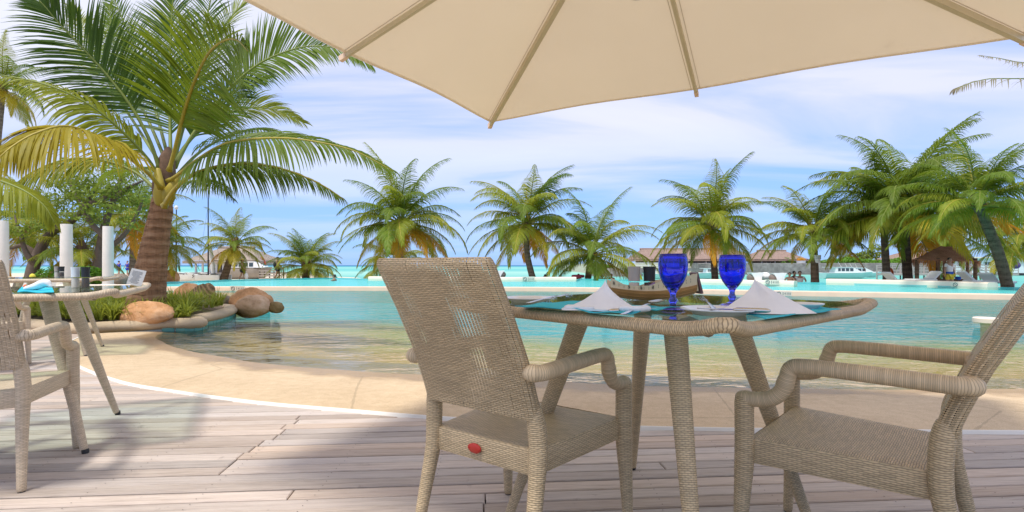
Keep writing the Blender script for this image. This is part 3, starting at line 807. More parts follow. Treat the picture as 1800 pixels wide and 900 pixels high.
# ------------------------------------------------------------------ deck boards
deck = link('deck', None); deck['kind'] = 'structure'
dpoly = [(-12, 0.3), (-12, 7.60), (-7.0, 7.60), (-6.2, 7.35)] + [(p.x, p.y) for p in deck_edge[::3]] + [(8, 2.85), (8, 0.3)]
mb = MB(); mb.v = [Vector((x, y, -0.06)) for x, y in dpoly]; mb.face(range(len(dpoly)))
part('deck_base', mb, M['dark'], deck, False)
def inside(x, y, P):
    c = False; n = len(P)
    for i in range(n):
        x0, y0 = P[i]; x1, y1 = P[i - 1]
        if (y0 > y) != (y1 > y) and x < (x1 - x0) * (y - y0) / (y1 - y0) + x0: c = not c
    return c
SL, PITCH = 0.075, 0.092
ang = math.atan(SL); rotz = Matrix.Rotation(ang, 4, 'Z')
rr = random.Random(3)
row = 0; c0 = 1.55
while c0 < 8.2:
    half = (PITCH - 0.0105) / 2
    xs = []; x = -9.5; cur = None
    while x < 8.0:
        y = c0 + SL * x
        ok = inside(x, y, dpoly) and abs(x) < y * 1.02 + 2.2
        if ok and cur is None: cur = x
        if not ok and cur is not None: xs.append((cur, x)); cur = None
        x += 0.04
    if cur is not None: xs.append((cur, x))
    for a, b in xs:
        if 2.42 < c0 < 3.46: joints = [-1.30 + rr.uniform(-.03, .03), 2.3 + rr.uniform(-.02, .02)]
        elif c0 < 2.16: joints = [-0.115 + rr.uniform(-.02, .02), 3.4]
        else: joints = [rr.choice((-6.2, -4.4, -2.9)) + rr.uniform(-.02, .02), rr.choice((-0.9, 0.7, 1.6))]
        cuts = [a] + [j for j in joints if a + .3 < j < b - .3] + [b]
        for u, v in zip(cuts, cuts[1:]):
            u2, v2 = u + (0.0025 if u != a else -0.02), v - (0.0025 if v != b else -0.035)
            L = (v2 - u2) / math.cos(ang)
            if L < 0.05: continue
            mb = MB(); fillet_box(mb, (0, 0, -0.0155), (L, half * 2, 0.031), 0.004)
            o = link('plank', mesh_of('plank', mb, M['deck'], R(30)), deck)
            xm = (u2 + v2) / 2
            o.location = (xm, c0 + SL * xm, rr.uniform(-0.002, 0.0015))
            o.rotation_euler = (rr.uniform(-.006, .006), 0, ang + rr.uniform(-.0006, .0006))
    c0 += PITCH; row += 1
mb = MB()
for r_ in range(row):
    cc0 = 1.55 + r_ * PITCH
    for jx in range(-14, 9):
        x = jx * 0.46 + 0.12 + rr.uniform(-.012, .012); y0 = cc0 + SL * x
        if not inside(x, y0, dpoly) or abs(x) > y0 * 1.02 + .3 or y0 > 5.2: continue
        for dy in (-.022, .022):
            n = len(mb.v); y = y0 + dy
            mb.v += [Vector((x + 0.0025 * math.cos(k * 1.0472), y + 0.0025 * math.sin(k * 1.0472), .0022)) for k in range(6)]; mb.face(range(n, n + 6))
sc_o = part('deck_screws', mb, M['dark'], deck, False); sc_o['kind'] = 'stuff'
# ------------------------------------------------------------------ furniture: wicker armchairs and glass topped tables
def rrect(w, d, r, n=4):
    """rounded rectangle outline (x, y), counter clockwise"""
    out = []
    for cx, cy, a0 in ((w/2 - r, d/2 - r, 0), (-w/2 + r, d/2 - r, 90), (-w/2 + r, -d/2 + r, 180), (w/2 - r, -d/2 + r, 270)):
        for k in range(n + 1):
            a = R(a0 + 90 * k / n); out.append((cx + r * math.cos(a), cy + r * math.sin(a)))
    return out
BACK_PTS = [(-0.215, 0.36), (-0.213, 0.46), (-0.226, 0.53), (-0.277, 0.66), (-0.350, 0.80), (-0.420, 0.92), (-0.432, 0.945)]
def back_y(z):
    for (y0, z0), (y1, z1) in zip(BACK_PTS, BACK_PTS[1:]):
        if z0 <= z <= z1: return y0 + (y1 - y0) * (z - z0) / (z1 - z0)
    return BACK_PTS[0][0] if z < BACK_PTS[0][1] else BACK_PTS[-1][0]
def make_chair(label, loc, rz, group, wv='weave', wb='weave_back', wr='wrap', tagged=True, wf='weave_front'):
    t = thing('wicker_armchair', label, 'armchair', loc, rz, group)
    SW = 0.205
    # seat: a padded looking woven box, wider at the front
    mb = MB()
    def wid(y): return 0.195 + (0.245 - 0.195) * (y + 0.215) / 0.45
    ny, nx = 12, 12
    top = []; uv = []
    for i in range(ny + 1):
        y = -0.215 + 0.45 * i / ny; w = wid(y); row = []; ur = []
        for j in range(nx + 1):
            s = -1 + 2 * j / nx; z = 0.412 - 0.012 * (1 - s * s) * (1 - ((y + .0) / .26) ** 2)
            e = max(abs(s), abs((y - 0.01) / 0.225))
            if e > 0.94: z -= 0.006
            row.append((s * w, y, z)); ur.append((s * w, y))
        top.append(row); uv.append(ur)
    mb.grid(top, uvs=uv)
    out = [(p[0], p[1]) for p in [top[0][j] for j in range(nx + 1)] + [top[i][nx] for i in range(1, ny + 1)] + [top[ny][j] for j in range(nx - 1, -1, -1)] + [top[i][0] for i in range(ny - 1, 0, -1)]]
    P = []; UV = []; per = [0]
    for a, b in zip(out, out[1:] + out[:1]): per.append(per[-1] + math.hypot(b[0] - a[0], b[1] - a[1]))
    for dz, sc in ((0.406, 1.0), (0.398, 1.012), (0.345, 1.012), (0.332, 0.995)):
        P.append([(x * sc, 0.01 + (y - 0.01) * sc, dz) for x, y in out]); UV.append([(p, dz) for p in per])
    b = mb.grid([r[::-1] for r in P[::-1]] if False else P[::-1], uvs=UV[::-1], wrap=True)
    mb.face([b + k for k in range(len(out))][::-1])
    part('seat', mb, M[wv], t, R(50))
    # backrest: a thick woven slab, rounded over the top, following the rake of the posts
    mb = MB(); sec = rrect(0.432, 0.050, 0.022, 4)
    zs = [0.497, 0.500, 0.52, 0.56, 0.62, 0.68, 0.74, 0.80, 0.86, 0.91, 0.930, 0.943, 0.950]
    sh = [0.80, 1, 1, 1, 1, 1, 1, 1, 1, 1, 0.94, 0.74, 0.35]
    P = []; UV = []; L = 0; last = None
    ss = [0]
    for a, b2 in zip(sec, sec[1:] + sec[:1]): ss.append(ss[-1] + math.hypot(b2[0] - a[0], b2[1] - a[1]))
    for z, k in zip(zs, sh):
        y = back_y(z)
        if last: L += math.hypot(z - last[0], y - last[1])
        last = (z, y)
        wx = 1.0 if k > 0.9 else (1 - (1 - k) * 0.045)
        bow = 0.012
        # woven sag towards the front in the middle of the back
        row = []
        for x, d in sec:
            f = 1 - (2 * x / 0.44) ** 2
            row.append((x * wx, y + d * k - bow * f * (0 if z > 0.93 else 1), z + d * 0.3 * 0))
        P.append(row)
        UV.append([((x if abs(d) > 0.01 else s_), L) for (x, d), s_ in zip(sec, ss)] + [((sec[0][0] if abs(sec[0][1]) > .01 else ss[-1]), L)])
    b = mb.grid(P, uvs=UV, wrap=True)
    mb.face([b + k for k in range(len(sec))][::-1]); mb.face([b + (len(P) - 1) * len(sec) + k for k in range(len(sec))])
    nsec = len(sec)
    for i, f in enumerate(mb.f):
        if len(f) == 4 and all(sec[q % nsec][1] > 0.012 for q in f): mb.mi[i] = 1
    part('backrest', mb, [M[wb], M[wf]], t, R(50))
    # legs
    for s in (-1, 1):
        mb = MB()
        pts = [(s * 0.222, -0.285, 0.012), (s * 0.212, -0.248, 0.20), (s * SW, -0.218, 0.34), (s * SW, -0.213, 0.42), (s * .2, -0.217, 0.49), (s * .196, -0.222, 0.525)]
        mb.tube(spline(pts, 16), [0.0165 + 0.0105 * min(1, i / 7) - .004 * max(0, (i - 12) / 3) for i in range(16)], 12, 'round', up=(1, 0, 0))
        lg = part('leg', mb, M[wv], t, R(60))
        mb = MB(); mb.tube([(s * 0.2225, -0.287, 0), (s * 0.222, -0.285, 0.014)], [0.0135, 0.015], 12)
        part('foot_cap', mb, M['black'], lg)
        mb = MB()
        pts = [(s * 0.262, 0.262, 0.012), (s * 0.257, 0.252, 0.20), (s * 0.252, 0.246, 0.34), (s * 0.252, 0.246, 0.50), (s * 0.252, 0.246, 0.518)]
        mb.tube(spline(pts, 14), [0.0165 + 0.0115 * min(1, i / 6) for i in range(14)], 12, 'round', up=(1, 0, 0))
        lg = part('leg', mb, M[wv], t, R(60))
        mb = MB(); mb.tube([(s * 0.2625, 0.263, 0), (s * 0.262, 0.262, 0.014)], [0.0135, 0.015], 12)
        part('foot_cap', mb, M['black'], lg)
        # armrest: out from the post, level forward, then an S down onto the front leg
        mb = MB()
        pts = [(s * 0.205, -0.268, 0.640), (s * 0.232, -0.276, 0.640), (s * 0.250, -0.255, 0.640), (s * 0.252, -0.20, 0.641), (s * 0.252, -0.05, 0.643), (s * 0.252, 0.075, 0.643),
               (s * 0.252, 0.115, 0.634), (s * 0.252, 0.128, 0.600), (s * 0.252, 0.140, 0.566), (s * 0.252, 0.170, 0.538), (s * 0.252, 0.215, 0.528), (s * 0.252, 0.250, 0.526)]
        mb.tube(spline(pts, 44), [0.0228 + (0.0018 if i in (3, 4, 5, 28, 29, 30, 41, 42) else 0) for i in range(44)], 12, 'round')
        part('armrest', mb, M[wr], t, R(60))
    if tagged:
        mb = MB()
        for k in range(1):
            ring = [(0.026 * math.cos(2 * math.pi * i / 16) - 0.02, -0.2235 , 0.372 + 0.015 * math.sin(2 * math.pi * i / 16)) for i in range(16)]
            n = len(mb.v); mb.v += [Vector(p) for p in ring] + [Vector((p[0], p[1] - 0.004, p[2])) for p in ring] + [Vector((-.02 + (p[0] + .02) * .8, p[1] - 0.006, .372 + (p[2] - .372) * .8)) for p in ring]
            for lv in (0, 16):
                for i in range(16): mb.face((n + lv + i, n + lv + (i + 1) % 16, n + lv + 16 + (i + 1) % 16, n + lv + 16 + i))
            mb.face([n + 32 + i for i in range(16)])
        for sx in (-1, 1): mb.tube([(-0.02 + sx * 0.020, -0.2295, 0.372), (-0.02 + sx * 0.020, -0.2315, 0.372)], 0.0025, 8)
        tg = part('maker_tag', mb, M['red'], t); tg['label'] = 'small red oval tag on the rear apron'
    return t

RIM_Z, RIM_R = 0.7810, 0.0178
def make_table(label, center, rz, group, wv='weave', L=1.02):
    t = thing('glass_top_table', label, 'table', (center[0], center[1], 0), rz, group)
    h = L / 2
    # rim: square ring, corners curling up and out
    pts = []
    def corner_z(s): return 0.022 * max(0, (abs(s) - 0.74) / 0.26) ** 2.0
    for q in range(4):
        a = R(90 * q); ca, sa = math.cos(a), math.sin(a)
        for k in range(26):
            s = -0.975 + 1.95 * k / 25
            x, y = h + 0.010 * max(0, (abs(s) - .82) / .18) ** 2, s * h
            pts.append(Vector((x * ca - y * sa, x * sa + y * ca, RIM_Z + corner_z(s))))
    mb = MB(); mb.tube(pts, [(RIM_R, 0.0205)] * len(pts), 12, closed=True, up=(0, 0, 1))
    part('rim', mb, M[wv], t, R(60))
    # glass
    mb = MB(); g = h - 0.012
    out = rrect(2 * g, 2 * g, 0.03)
    mb.prism(out, RIM_Z + 0.0115, RIM_Z + 0.0195)
    part('glass_top', mb, M['glass'], t, R(30))
    # woven cross rails under the glass
    mb = MB()
    for a in (45, 135):
        d = Vector((math.cos(R(a)), math.sin(R(a)), 0)) * 0.60
        mb.tube([-d + Vector((0, 0, RIM_Z - 0.008)), Vector((0, 0, RIM_Z - 0.008 + (0.0 if a == 45 else .0))), d + Vector((0, 0, RIM_Z - 0.008))], 0.017 if a == 45 else 0.0172, 10)
    part('cross_rail', mb, M[wv], t, R(60))
    for k in range(4):
        a = R(45 + 90 * k); d = Vector((math.cos(a), math.sin(a), 0))
        mb = MB(); pts = [d * (0.535 - 0.275 * (z / 0.77)) + Vector((0, 0, z)) for z in (0.016, 0.1, 0.3, 0.5, 0.7, 0.775)]
        mb.tube(pts, [0.0165, 0.0185, 0.024, 0.0295, 0.035, 0.037], 14, up=(-d.y, d.x, 0))
        lg = part('leg', mb, M[wv], t, R(60))
        mb = MB(); mb.tube([d * 0.538, d * 0.534 + Vector((0, 0, 0.02))], [0.015, 0.0165], 12)
        part('foot_cap', mb, M['black'], lg)
    return t
GLASS_Z = RIM_Z + 0.0197

TA = R(41)
table = make_table('square wicker table with a glass top laid with two blue goblets', (0.513, 1.855), TA, 'wicker dining tables')
G_CH = 'wicker armchairs round the tables'
F = Vector((0.60, 0.80, 0)).normalized()
def chair_at(label, rear_right, facing, **kw):
    """place a chair from the floor position of its rear edge's right corner"""
    f = Vector((facing[0], facing[1], 0)).normalized(); rgt = Vector((f.y, -f.x, 0))
    c = Vector((rear_right[0], rear_right[1], 0)) - rgt * 0.205 + f * 0.215
    return make_chair(label, (c.x, c.y, 0), math.atan2(f.y, f.x) - math.pi / 2, G_CH, **kw)
chair_front = chair_at('wicker armchair seen from behind with a red oval tag on its seat apron', (0.072, 1.468), (0.60, 0.80))
chair_right = chair_at('wicker armchair seen side on at the goblet table with its back leaning off the picture', (1.354, 1.612), (-0.735, 0.68), tagged=True)
E1 = Vector((-0.46, 0.89, 0)).normalized(); E2 = Vector((-0.89, -0.46, 0)).normalized()
T2 = Vector((-2.62, 2.75, 0))
table2 = make_table('square wicker table carrying the nearer white and black grinder pair', T2, math.atan2(E1.y, E1.x), 'wicker dining tables', 'weave_far')
chair_left = chair_at('wicker armchair with a slotted back tucked under the grinder table', (-2.055, 2.20), (-0.43, 0.9), wv='weave_far', wb='weave_far_back', wr='weave_far', tagged=False, wf='weave_far_front')
T3 = Vector((-4.82, 5.45, 0))
table3 = make_table('farther wicker table partly hidden behind the grinder table', T3, R(28), 'wicker dining tables', 'weave_far')
chair_far = make_chair('pale wicker armchair standing between the two grinder tables', (-4.75, 4.62, 0), R(12), G_CH, 'weave_far', 'weave_far', 'weave_far', tagged=False, wf='weave_far')

# ------------------------------------------------------------------ umbrella
M['weave_seam'] = m_plain('seam_thread', (0.60, 0.51, 0.39), 0.9)
C0 = Vector((-0.19, 4.65, 2.2)); C1 = Vector((2.85, 2.91, 2.2)); C3 = Vector((-1.81, 1.61, 2.2)); C2 = C1 + C3 - C0
HUB = (C0 + C2) / 2 + Vector((0.02, -0.02, 0.47))
umb = thing('patio_umbrella', 'big square cream canvas umbrella stretched over the dining table', 'umbrella', (HUB.x, HUB.y, HUB.z))
cs = [C0, C1, C2, C3]
outer = []
for i in range(4):
    a, b = cs[i], cs[(i + 1) % 4]
    for k in range(16):
        f = k / 16; p = a.lerp(b, f)
        inn = 0.018 * math.sin(math.pi * ((f * 2) % 1)) ** 2
        outer.append(p + (HUB - p) * inn)
mb = MB(); P = []
for r in range(13):
    f = r / 12; row = []
    for k, p in enumerate(outer):
        q = HUB.lerp(p, f); kk = (k % 8) / 8
        sag = 0.014 * math.sin(math.pi * kk) ** 2 * math.sin(math.pi * min(1, f)) 
        row.append(q - Vector((0, 0, sag)))
    P.append(row)
mb.grid(P[::-1], wrap=True)
for r in P[::-1][:1]: pass
skirt = [[p + Vector((0, 0, 0.004)) for p in r] for r in P]
mb.grid(skirt, wrap=True)
mb.grid([P[12], skirt[12]], wrap=True)
part('canopy', mb, M['canvas'], umb, R(25), world=True)
mb = MB()
for i in range(4):
    a, b = cs[i], cs[(i + 1) % 4]; inw = (HUB - (a + b) / 2); inw.normalize()
    Pq = []
    for k in range(33):
        p = outer[i * 16 + min(15, k // 2)] if k < 32 else outer[((i + 1) * 16) % 64]
        if k % 2 and k < 32: p = (outer[i * 16 + k // 2] + outer[(i * 16 + k // 2 + 1) % 64]) / 2
        Pq.append([p + Vector((0, 0, -.0035)), p + (HUB - p) * .014 + Vector((0, 0, -.0042))])
    mb.grid(Pq)
part('hem', mb, M['canvas'], umb, True, world=True)
for i in range(4):
    for e, (tip, rad) in enumerate(((cs[i], 0.016), (cs[i].lerp(cs[(i + 1) % 4], .5), 0.0125))):
        mb = MB(); d = (tip - HUB); n = d.normalized()
        lift = Vector((0, 0, -0.026))
        a, b = HUB + d * 0.02 + lift, HUB + d * 1.004 + lift * 0.7
        rot = Matrix((n, Vector((0, 0, 1)).cross(n).normalized(), n.cross(Vector((0, 0, 1)).cross(n).normalized()))).transposed()
        mb.box((a + b) / 2, ((b - a).length, rad * 1.7, rad * 2.1), rot)
        rb = part('rib', mb, M['rib'], umb, False, world=True)
        mb = MB(); sdn = Vector((0, 0, 1)).cross(n).normalized()
        for sg in (-1, 1):
            sa, sb_ = HUB + d * .06 + sdn * sg * .030 + Vector((0, 0, -.011)), HUB + d * .985 + sdn * sg * .030 + Vector((0, 0, -.011))
            mb.box((sa + sb_) / 2, ((sb_ - sa).length, .0035, .003), rot)
        part('stitched_seam', mb, M['weave_seam'], umb, False, world=True)
        mb = MB(); mb.box(b + n * 0.004 - Vector((0, 0, .004)), (0.055, rad * 2.1, rad * 2.5), rot)
        part('rib_end', mb, M['coping'], rb, False, world=True)
mb = MB(); mb.lathe([(0.02, -0.59), (0.045, -0.585), (0.05, -0.56), (0.03, -0.53), (0.028, -0.12), (0.075, -0.10), (0.08, -0.03), (0.0, -0.02)], 16, HUB)
part('hub', mb, M['grey_cap'], umb, world=True)
mb = MB(); mb.tube([HUB + Vector((0, 0, -.01)), HUB + Vector((0, 0, 0.16)), HUB + Vector((.35, -1.3, 0.32)), HUB + Vector((.75, -2.9, -.2)), Vector((HUB.x + .8, HUB.y - 3.2, 0.0))], 0.035, 10)
part('cantilever_pole', mb, M['grey_cap'], umb, world=True)

# ------------------------------------------------------------------ laid table
def poly_sheet(mb, corners, z, th=0.003, n=(16, 12), wave=0.0, seed=0):
    a, b, c, d = [Vector((p[0], p[1], 0)) for p in corners]
    P = []
    for i in range(n[0] + 1):
        row = []
        for j in range(n[1] + 1):
            u, v = i / n[0], j / n[1]
            p = (a * (1 - u) + b * u) * (1 - v) + (d * (1 - u) + c * u) * v
            e = max(abs(2 * u - 1), abs(2 * v - 1))
            w = wave * max(0, e - 0.55) * (0.6 + noise.noise(Vector((p.x * 14, p.y * 14, seed))))
            row.append(Vector((p.x, p.y, z + th + max(0, w))))
        P.append(row)
    base = mb.grid(P); m, k = n[0] + 1, n[1] + 1
    b2 = mb.grid([[q - Vector((0, 0, th)) for q in r][::-1] for r in P])
    edge = [P[i][0] for i in range(m)] + [P[m - 1][j] for j in range(1, k)] + [P[i][k - 1] for i in range(m - 2, -1, -1)] + [P[0][j] for j in range(k - 2, 0, -1)]
    mb.grid([edge, [q - Vector((0, 0, th)) for q in edge]], wrap=True)
ZT = GLASS_Z
def mat_thing(label, corners, mat, wave, seed, z=ZT):
    mb = MB(); poly_sheet(mb, corners, z + 0.0005, 0.0025, wave=wave, seed=seed)
    c = sum((Vector((p[0], p[1], z)) for p in corners), Vector()) / 4
    return single('placemat', mb, mat, label, 'placemat', c, True, 'turquoise placemats')
def wt(px, py, z=ZT): return W(px, py, z)
a, b, c = wt(905, 541), wt(1088, 556), wt(1197, 545)
mat_thing('rumpled turquoise placemat under the napkin beside the spoon and knife', [a, b, c, a + c - b], M['mat'], 0.020, 3)
a, b, c = wt(1478, 546.5), wt(1345, 562.5), wt(1262, 545.5)
mat_thing('turquoise placemat under the wide napkin behind the side plate', [b, a, a + c - b, c], M['mat'], 0.010, 9)
MZ = ZT + 0.004

def napkin(label, pl, pr, apex, depth, z, skew=0.5, seed=1, lay=True):
    """a starched napkin folded to a peak: concave flanks rising to one point"""
    A, B = Vector((pl.x, pl.y, 0)), Vector((pr.x, pr.y, 0)); ax = (B - A).normalized(); nr = Vector((-ax.y, ax.x, 0))
    if nr.y < 0: nr = -nr
    L = (B - A).length; t = thing('napkin', label, 'napkin', (A + B) / 2 + Vector((0, 0, z)), 0, 'white folded napkins')
    top = apex
    n = 28; m = 12; P = []
    for i in range(m + 1):
        f = i / m; row = []
        for k in range(n):
            a_ = 2 * math.pi * k / n; cx_, cy_ = math.cos(a_), math.sin(a_)
            # footprint: a flattened ellipse with a pinched front crease
            fx = (abs(cx_) ** 0.75) * (1 if cx_ > 0 else -1); fy = cy_ * (1 - 0.5 * abs(fx))
            q = (A + B) / 2 + ax * (fx * L / 2) + nr * (fy * depth / 2)
            sh = (1 - f) ** (1.75 if cx_ < 0 else (1.75 if skew < 0 else 1.08))
            zz_ = f
            p = Vector((top.x, top.y, 0)).lerp(q, sh)
            row.append(Vector((p.x, p.y, z + (top.z - z) * zz_ + 0.002)) + (ax * noise.noise(Vector((k * .45, f * 3, seed))) + nr * noise.noise(Vector((k * .45, f * 3, seed + 9)))) * .009 * (1 - f) * min(1, f * 5 + .3))
        P.append(row)
    mb = MB(); b0 = mb.grid(P, wrap=True); mb.face([b0 + k for k in range(n)][::-1])
    part('folded_peak', mb, M['napkin'], t, R(70), world=True)
    if lay:
        for j in range(2):
            mb = MB(); s0 = -0.5 + 0.03 * j; s1 = 0.12 - 0.2 * j
            pp = [(A + B) / 2 + ax * (L * s0) - nr * depth * (0.42 - .06 * j), (A + B) / 2 + ax * (L * s1) - nr * depth * (0.50 - .06 * j), (A + B) / 2 + ax * (L * s1) + nr * depth * 0.2, (A + B) / 2 + ax * (L * s0) + nr * depth * 0.2]
            poly_sheet(mb, pp, z + 0.001 + 0.0055 * j, 0.005, (10, 4), 0.004, seed + j)
            part('folded_layer', mb, M['napkin'], t, True, world=True)
        mb = MB(); pp = [(A + B) / 2 + ax * (L * .28) - nr * depth * .35, (A + B) / 2 + ax * (L * .44) - nr * depth * .38, (A + B) / 2 + ax * (L * .58) - nr * depth * .10]
        mb.tube(spline([q + Vector((0, 0, z + .0085)) for q in pp], 8), [(0.009, 0.012)] * 8, 8, 'round', up=(0, 0, 1))
        part('rolled_edge', mb, M['napkin'], t, True, world=True)
    return t
napkin('white peaked napkin on the rumpled placemat beside the cutlery', wt(992, 544, MZ), wt(1126, 547, MZ), D(1064, 491.5, 1.50), 0.11, MZ, skew=-1)
napkin('wide white shark-fin napkin on the placemat behind the side plate', wt(1262, 549, MZ), wt(1436, 552, MZ), D(1326, 492, 1.47), 0.10, MZ, skew=1, seed=5, lay=False)

def goblet(label, px, py):
    c = wt(px, py); t = thing('goblet', label, 'goblet', c, 0, 'cobalt blue goblets')
    prof_o = [(0.0, 0.001), (0.033, 0.001), (0.035, 0.003), (0.031, 0.006), (0.013, 0.010), (0.008, 0.016), (0.0095, 0.022), (0.0125, 0.028), (0.0095, 0.034), (0.0078, 0.040), (0.0085, 0.047), (0.0115, 0.054),
              (0.0200, 0.064), (0.0300, 0.079), (0.0372, 0.096), (0.0408, 0.115), (0.0415, 0.132), (0.0400, 0.148), (0.0378, 0.161)]
    prof_i = [(0.0365, 0.162), (0.0358, 0.160), (0.0380, 0.147), (0.0394, 0.132), (0.0387, 0.115), (0.0351, 0.097), (0.0279, 0.081), (0.0175, 0.067), (0.0080, 0.060), (0.0, 0.058)]
    mb = MB(); mb.lathe(prof_o + prof_i, 40)
    part('bowl_and_stem', mb, M['cobalt'], t, R(80))
    return t
goblet('cobalt blue goblet standing on the corner of the rumpled placemat', 1183, 545)
goblet('cobalt blue goblet half hidden behind the wide shark-fin napkin', 1287, 537.5)

def plate(label, c, r, group='white side plates'):
    mb = MB(); mb.lathe([(0.0, 0.003), (r * .55, 0.003), (r * .62, 0.0005), (r * .66, 0.0005), (r * .70, 0.006), (r, 0.015), (r * 1.0, 0.0175), (r * .94, 0.0165), (r * .70, 0.009), (r * .60, 0.0065), (0.0, 0.0065)], 40)
    return single('side_plate', mb, M['china'], label, 'plate', c, R(60), group, world=False)
plate('white side plate on the glass in front of the wide napkin', wt(1264, 553), 0.098)
plate('white plate beyond the wicker chair back on the table edge', wt(930, 531), 0.092)
plate('small white dish showing behind the tail of the wide napkin', wt(1412, 543), 0.055)

def cutlery(kind, label, a, b, z, lift=0.004):
    """a at the handle end, b at the working end"""
    A, B = Vector((a.x, a.y, z + lift)), Vector((b.x, b.y, z + lift)); ax = (B - A); L = ax.length; ax.normalize(); sd_ = Vector((-ax.y, ax.x, 0))
    mb = MB()
    def pt(f, s=0, h=0): return A + ax * (L * f) + sd_ * s + Vector((0, 0, h))
    if kind == 'spoon':
        mb.tube([pt(0), pt(.05), pt(.3, 0, .004), pt(.55, 0, .007), pt(.70, 0, .004)], [(.0012, .0035), (.002, .0062), (.002, .0038), (.002, .0028), (.002, .0035)], 8, 'round', up=(0, 0, 1))
        P = []
        for i in range(11):
            f = i / 10; w = 0.0195 * math.sqrt(max(0.0, 1 - (2 * f - 1) ** 2)) * (1.06 - .25 * f) + 0.0008
            P.append([pt(.68 + .32 * f, w * s, .006 - .006 * (1 - s * s) * math.sin(math.pi * f) + 0.003) for s in (-1, -.6, -.2, .2, .6, 1)])
        mb.grid(P); mb.grid([[p - Vector((0, 0, .0014)) for p in r][::-1] for r in P])
    elif kind == 'fork':
        mb.tube([pt(0), pt(.05), pt(.35, 0, .004), pt(.62, 0, .006)], [(.0012, .0035), (.002, .006), (.002, .0036), (.002, .003)], 8, 'round', up=(0, 0, 1))
        mb.tube([pt(.60, 0, .006), pt(.68, 0, .005), pt(.76, 0, .005)], [(.0012, .003), (.0013, .010), (.0013, .0115)], 8, up=(0, 0, 1))
        for s in (-.009, -.003, .003, .009): mb.tube([pt(.74, s, .005), pt(.88, s, .005), pt(1, s * .9, .009)], [(.0011, .0017), (.001, .0014), (.0006, .0007)], 6, up=(0, 0, 1))
    else:
        mb.tube([pt(0), pt(.03), pt(.22), pt(.42), pt(.46)], [(.005, .008), (.0062, .0098), (.006, .0092), (.0055, .0075), (.003, .005)], 10, 'round', up=(0, 0, 1))
        P = [[pt(f, s * w, .001 * (1 if abs(s) < 1 else 0)) for s in (-1, 0, 1)] for f, w in ((.46, .006), (.6, .0085), (.85, .009), (.96, .006), (1, .001))]
        mb.grid(P); mb.grid([[p - Vector((0, 0, .0015)) for p in r][::-1] for r in P])
    return single('table_' + kind, mb, M['steel'], label, kind, A, R(60), 'cutlery on the goblet table')
cutlery('spoon', 'steel spoon lying by the goblet foot with its bowl up', wt(1092, 555.5, MZ), wt(1163, 533, MZ), MZ)
cutlery('knife', 'thick handled steel knife below the peaked napkin', wt(1074, 549, MZ), wt(1205, 541, MZ), MZ)
cutlery('fork', 'steel fork beside the white plate at the edge of the rumpled placemat', wt(926, 537, MZ), wt(1000, 523.5, MZ), MZ, .008)
cutlery('fork', 'steel fork propped on the side plate beside the wide napkin', wt(1256, 549, MZ), wt(1232, 531.5, MZ), MZ, .010)
cutlery('knife', 'steel knife laid across the side plate rim by the wide napkin', wt(1350, 556, MZ), wt(1225, 551, MZ), MZ, .014)

# wooden boat shaped condiment tray
bc = wt(1146, 527.5); tray = thing('boat_tray', 'varnished wooden boat tray lined with cream printed paper behind the goblets', 'tray', bc)
S = bc.y / F_PX
XL, XR = (1070 - 1146) * S, (1217 - 1146) * S
mb = MB(); P = []; NS = 16
def tray_top(f): return 0.054 - 0.016 * math.sin(math.pi * f) + 0.010 * f * f
def tray_half(f): return 0.016 + 0.060 * math.sin(math.pi * min(1, 0.10 + f * .72)) ** 0.8
for i in range(NS + 1):
    f = i / NS; x = XL + (XR - XL) * f; zt = tray_top(f) * 0.92; kz = 0.001 + 0.020 * (abs(f - .47) / .5) ** 2.2; hw = tray_half(f)
    P.append([Vector((x - .012 * (1 - f) * (q == 0), y * hw, z)) for q, (y, z) in enumerate(((-1, zt), (-.97, zt * .7 + kz * .3), (-.80, zt * .25 + kz * .75), (-.4, kz), (.4, kz), (.80, zt * .25 + kz * .75), (.97, zt * .7 + kz * .3), (1, zt)))])
b0 = mb.grid(P)
b1 = mb.grid([[Vector((p.x, p.y * .90, max(p.z, P[i][3].z + .006) if 0 < q < 7 else p.z)) for q, p in enumerate(r)][::-1] for i, r in enumerate(P)])
for i in range(NS):
    mb.face((b0 + i * 8, b0 + (i + 1) * 8, b1 + (i + 1) * 8 + 7, b1 + i * 8 + 7)); mb.face((b0 + i * 8 + 7, b1 + i * 8, b1 + (i + 1) * 8, b0 + (i + 1) * 8 + 7))
mb.face([b0 + q for q in range(8)][::-1]); mb.face([b0 + NS * 8 + q for q in range(8)])
part('hull', mb, M['wood'], tray, R(50))
mb = MB()
for i in range(NS):                                                  # rubbing strakes
    pass
for zf, k in ((0.66, 1.004), (0.36, .93)):
    for sy in (-1, 1):
        mb.tube([Vector((P[i][1].x, sy * abs(P[i][1].y) * k + sy * .0006, P[i][3].z + (tray_top(i / NS) - P[i][3].z) * zf)) for i in range(0, NS + 1)], 0.0011, 5)
part('strake', mb, M['wood'], tray)
def pap(f):
    pxs = [(0, 488), (.06, 492), (.14, 498.5), (.24, 501), (.36, 501), (.44, 500.5), (.54, 494), (.62, 490), (.8, 487), (.92, 483), (1, 480)]
    for (a_, y0), (b_, y1) in zip(pxs, pxs[1:]):
        if a_ <= f <= b_: return (527.5 - (y0 + (y1 - y0) * (f - a_) / (b_ - a_))) * S
    return 0.09
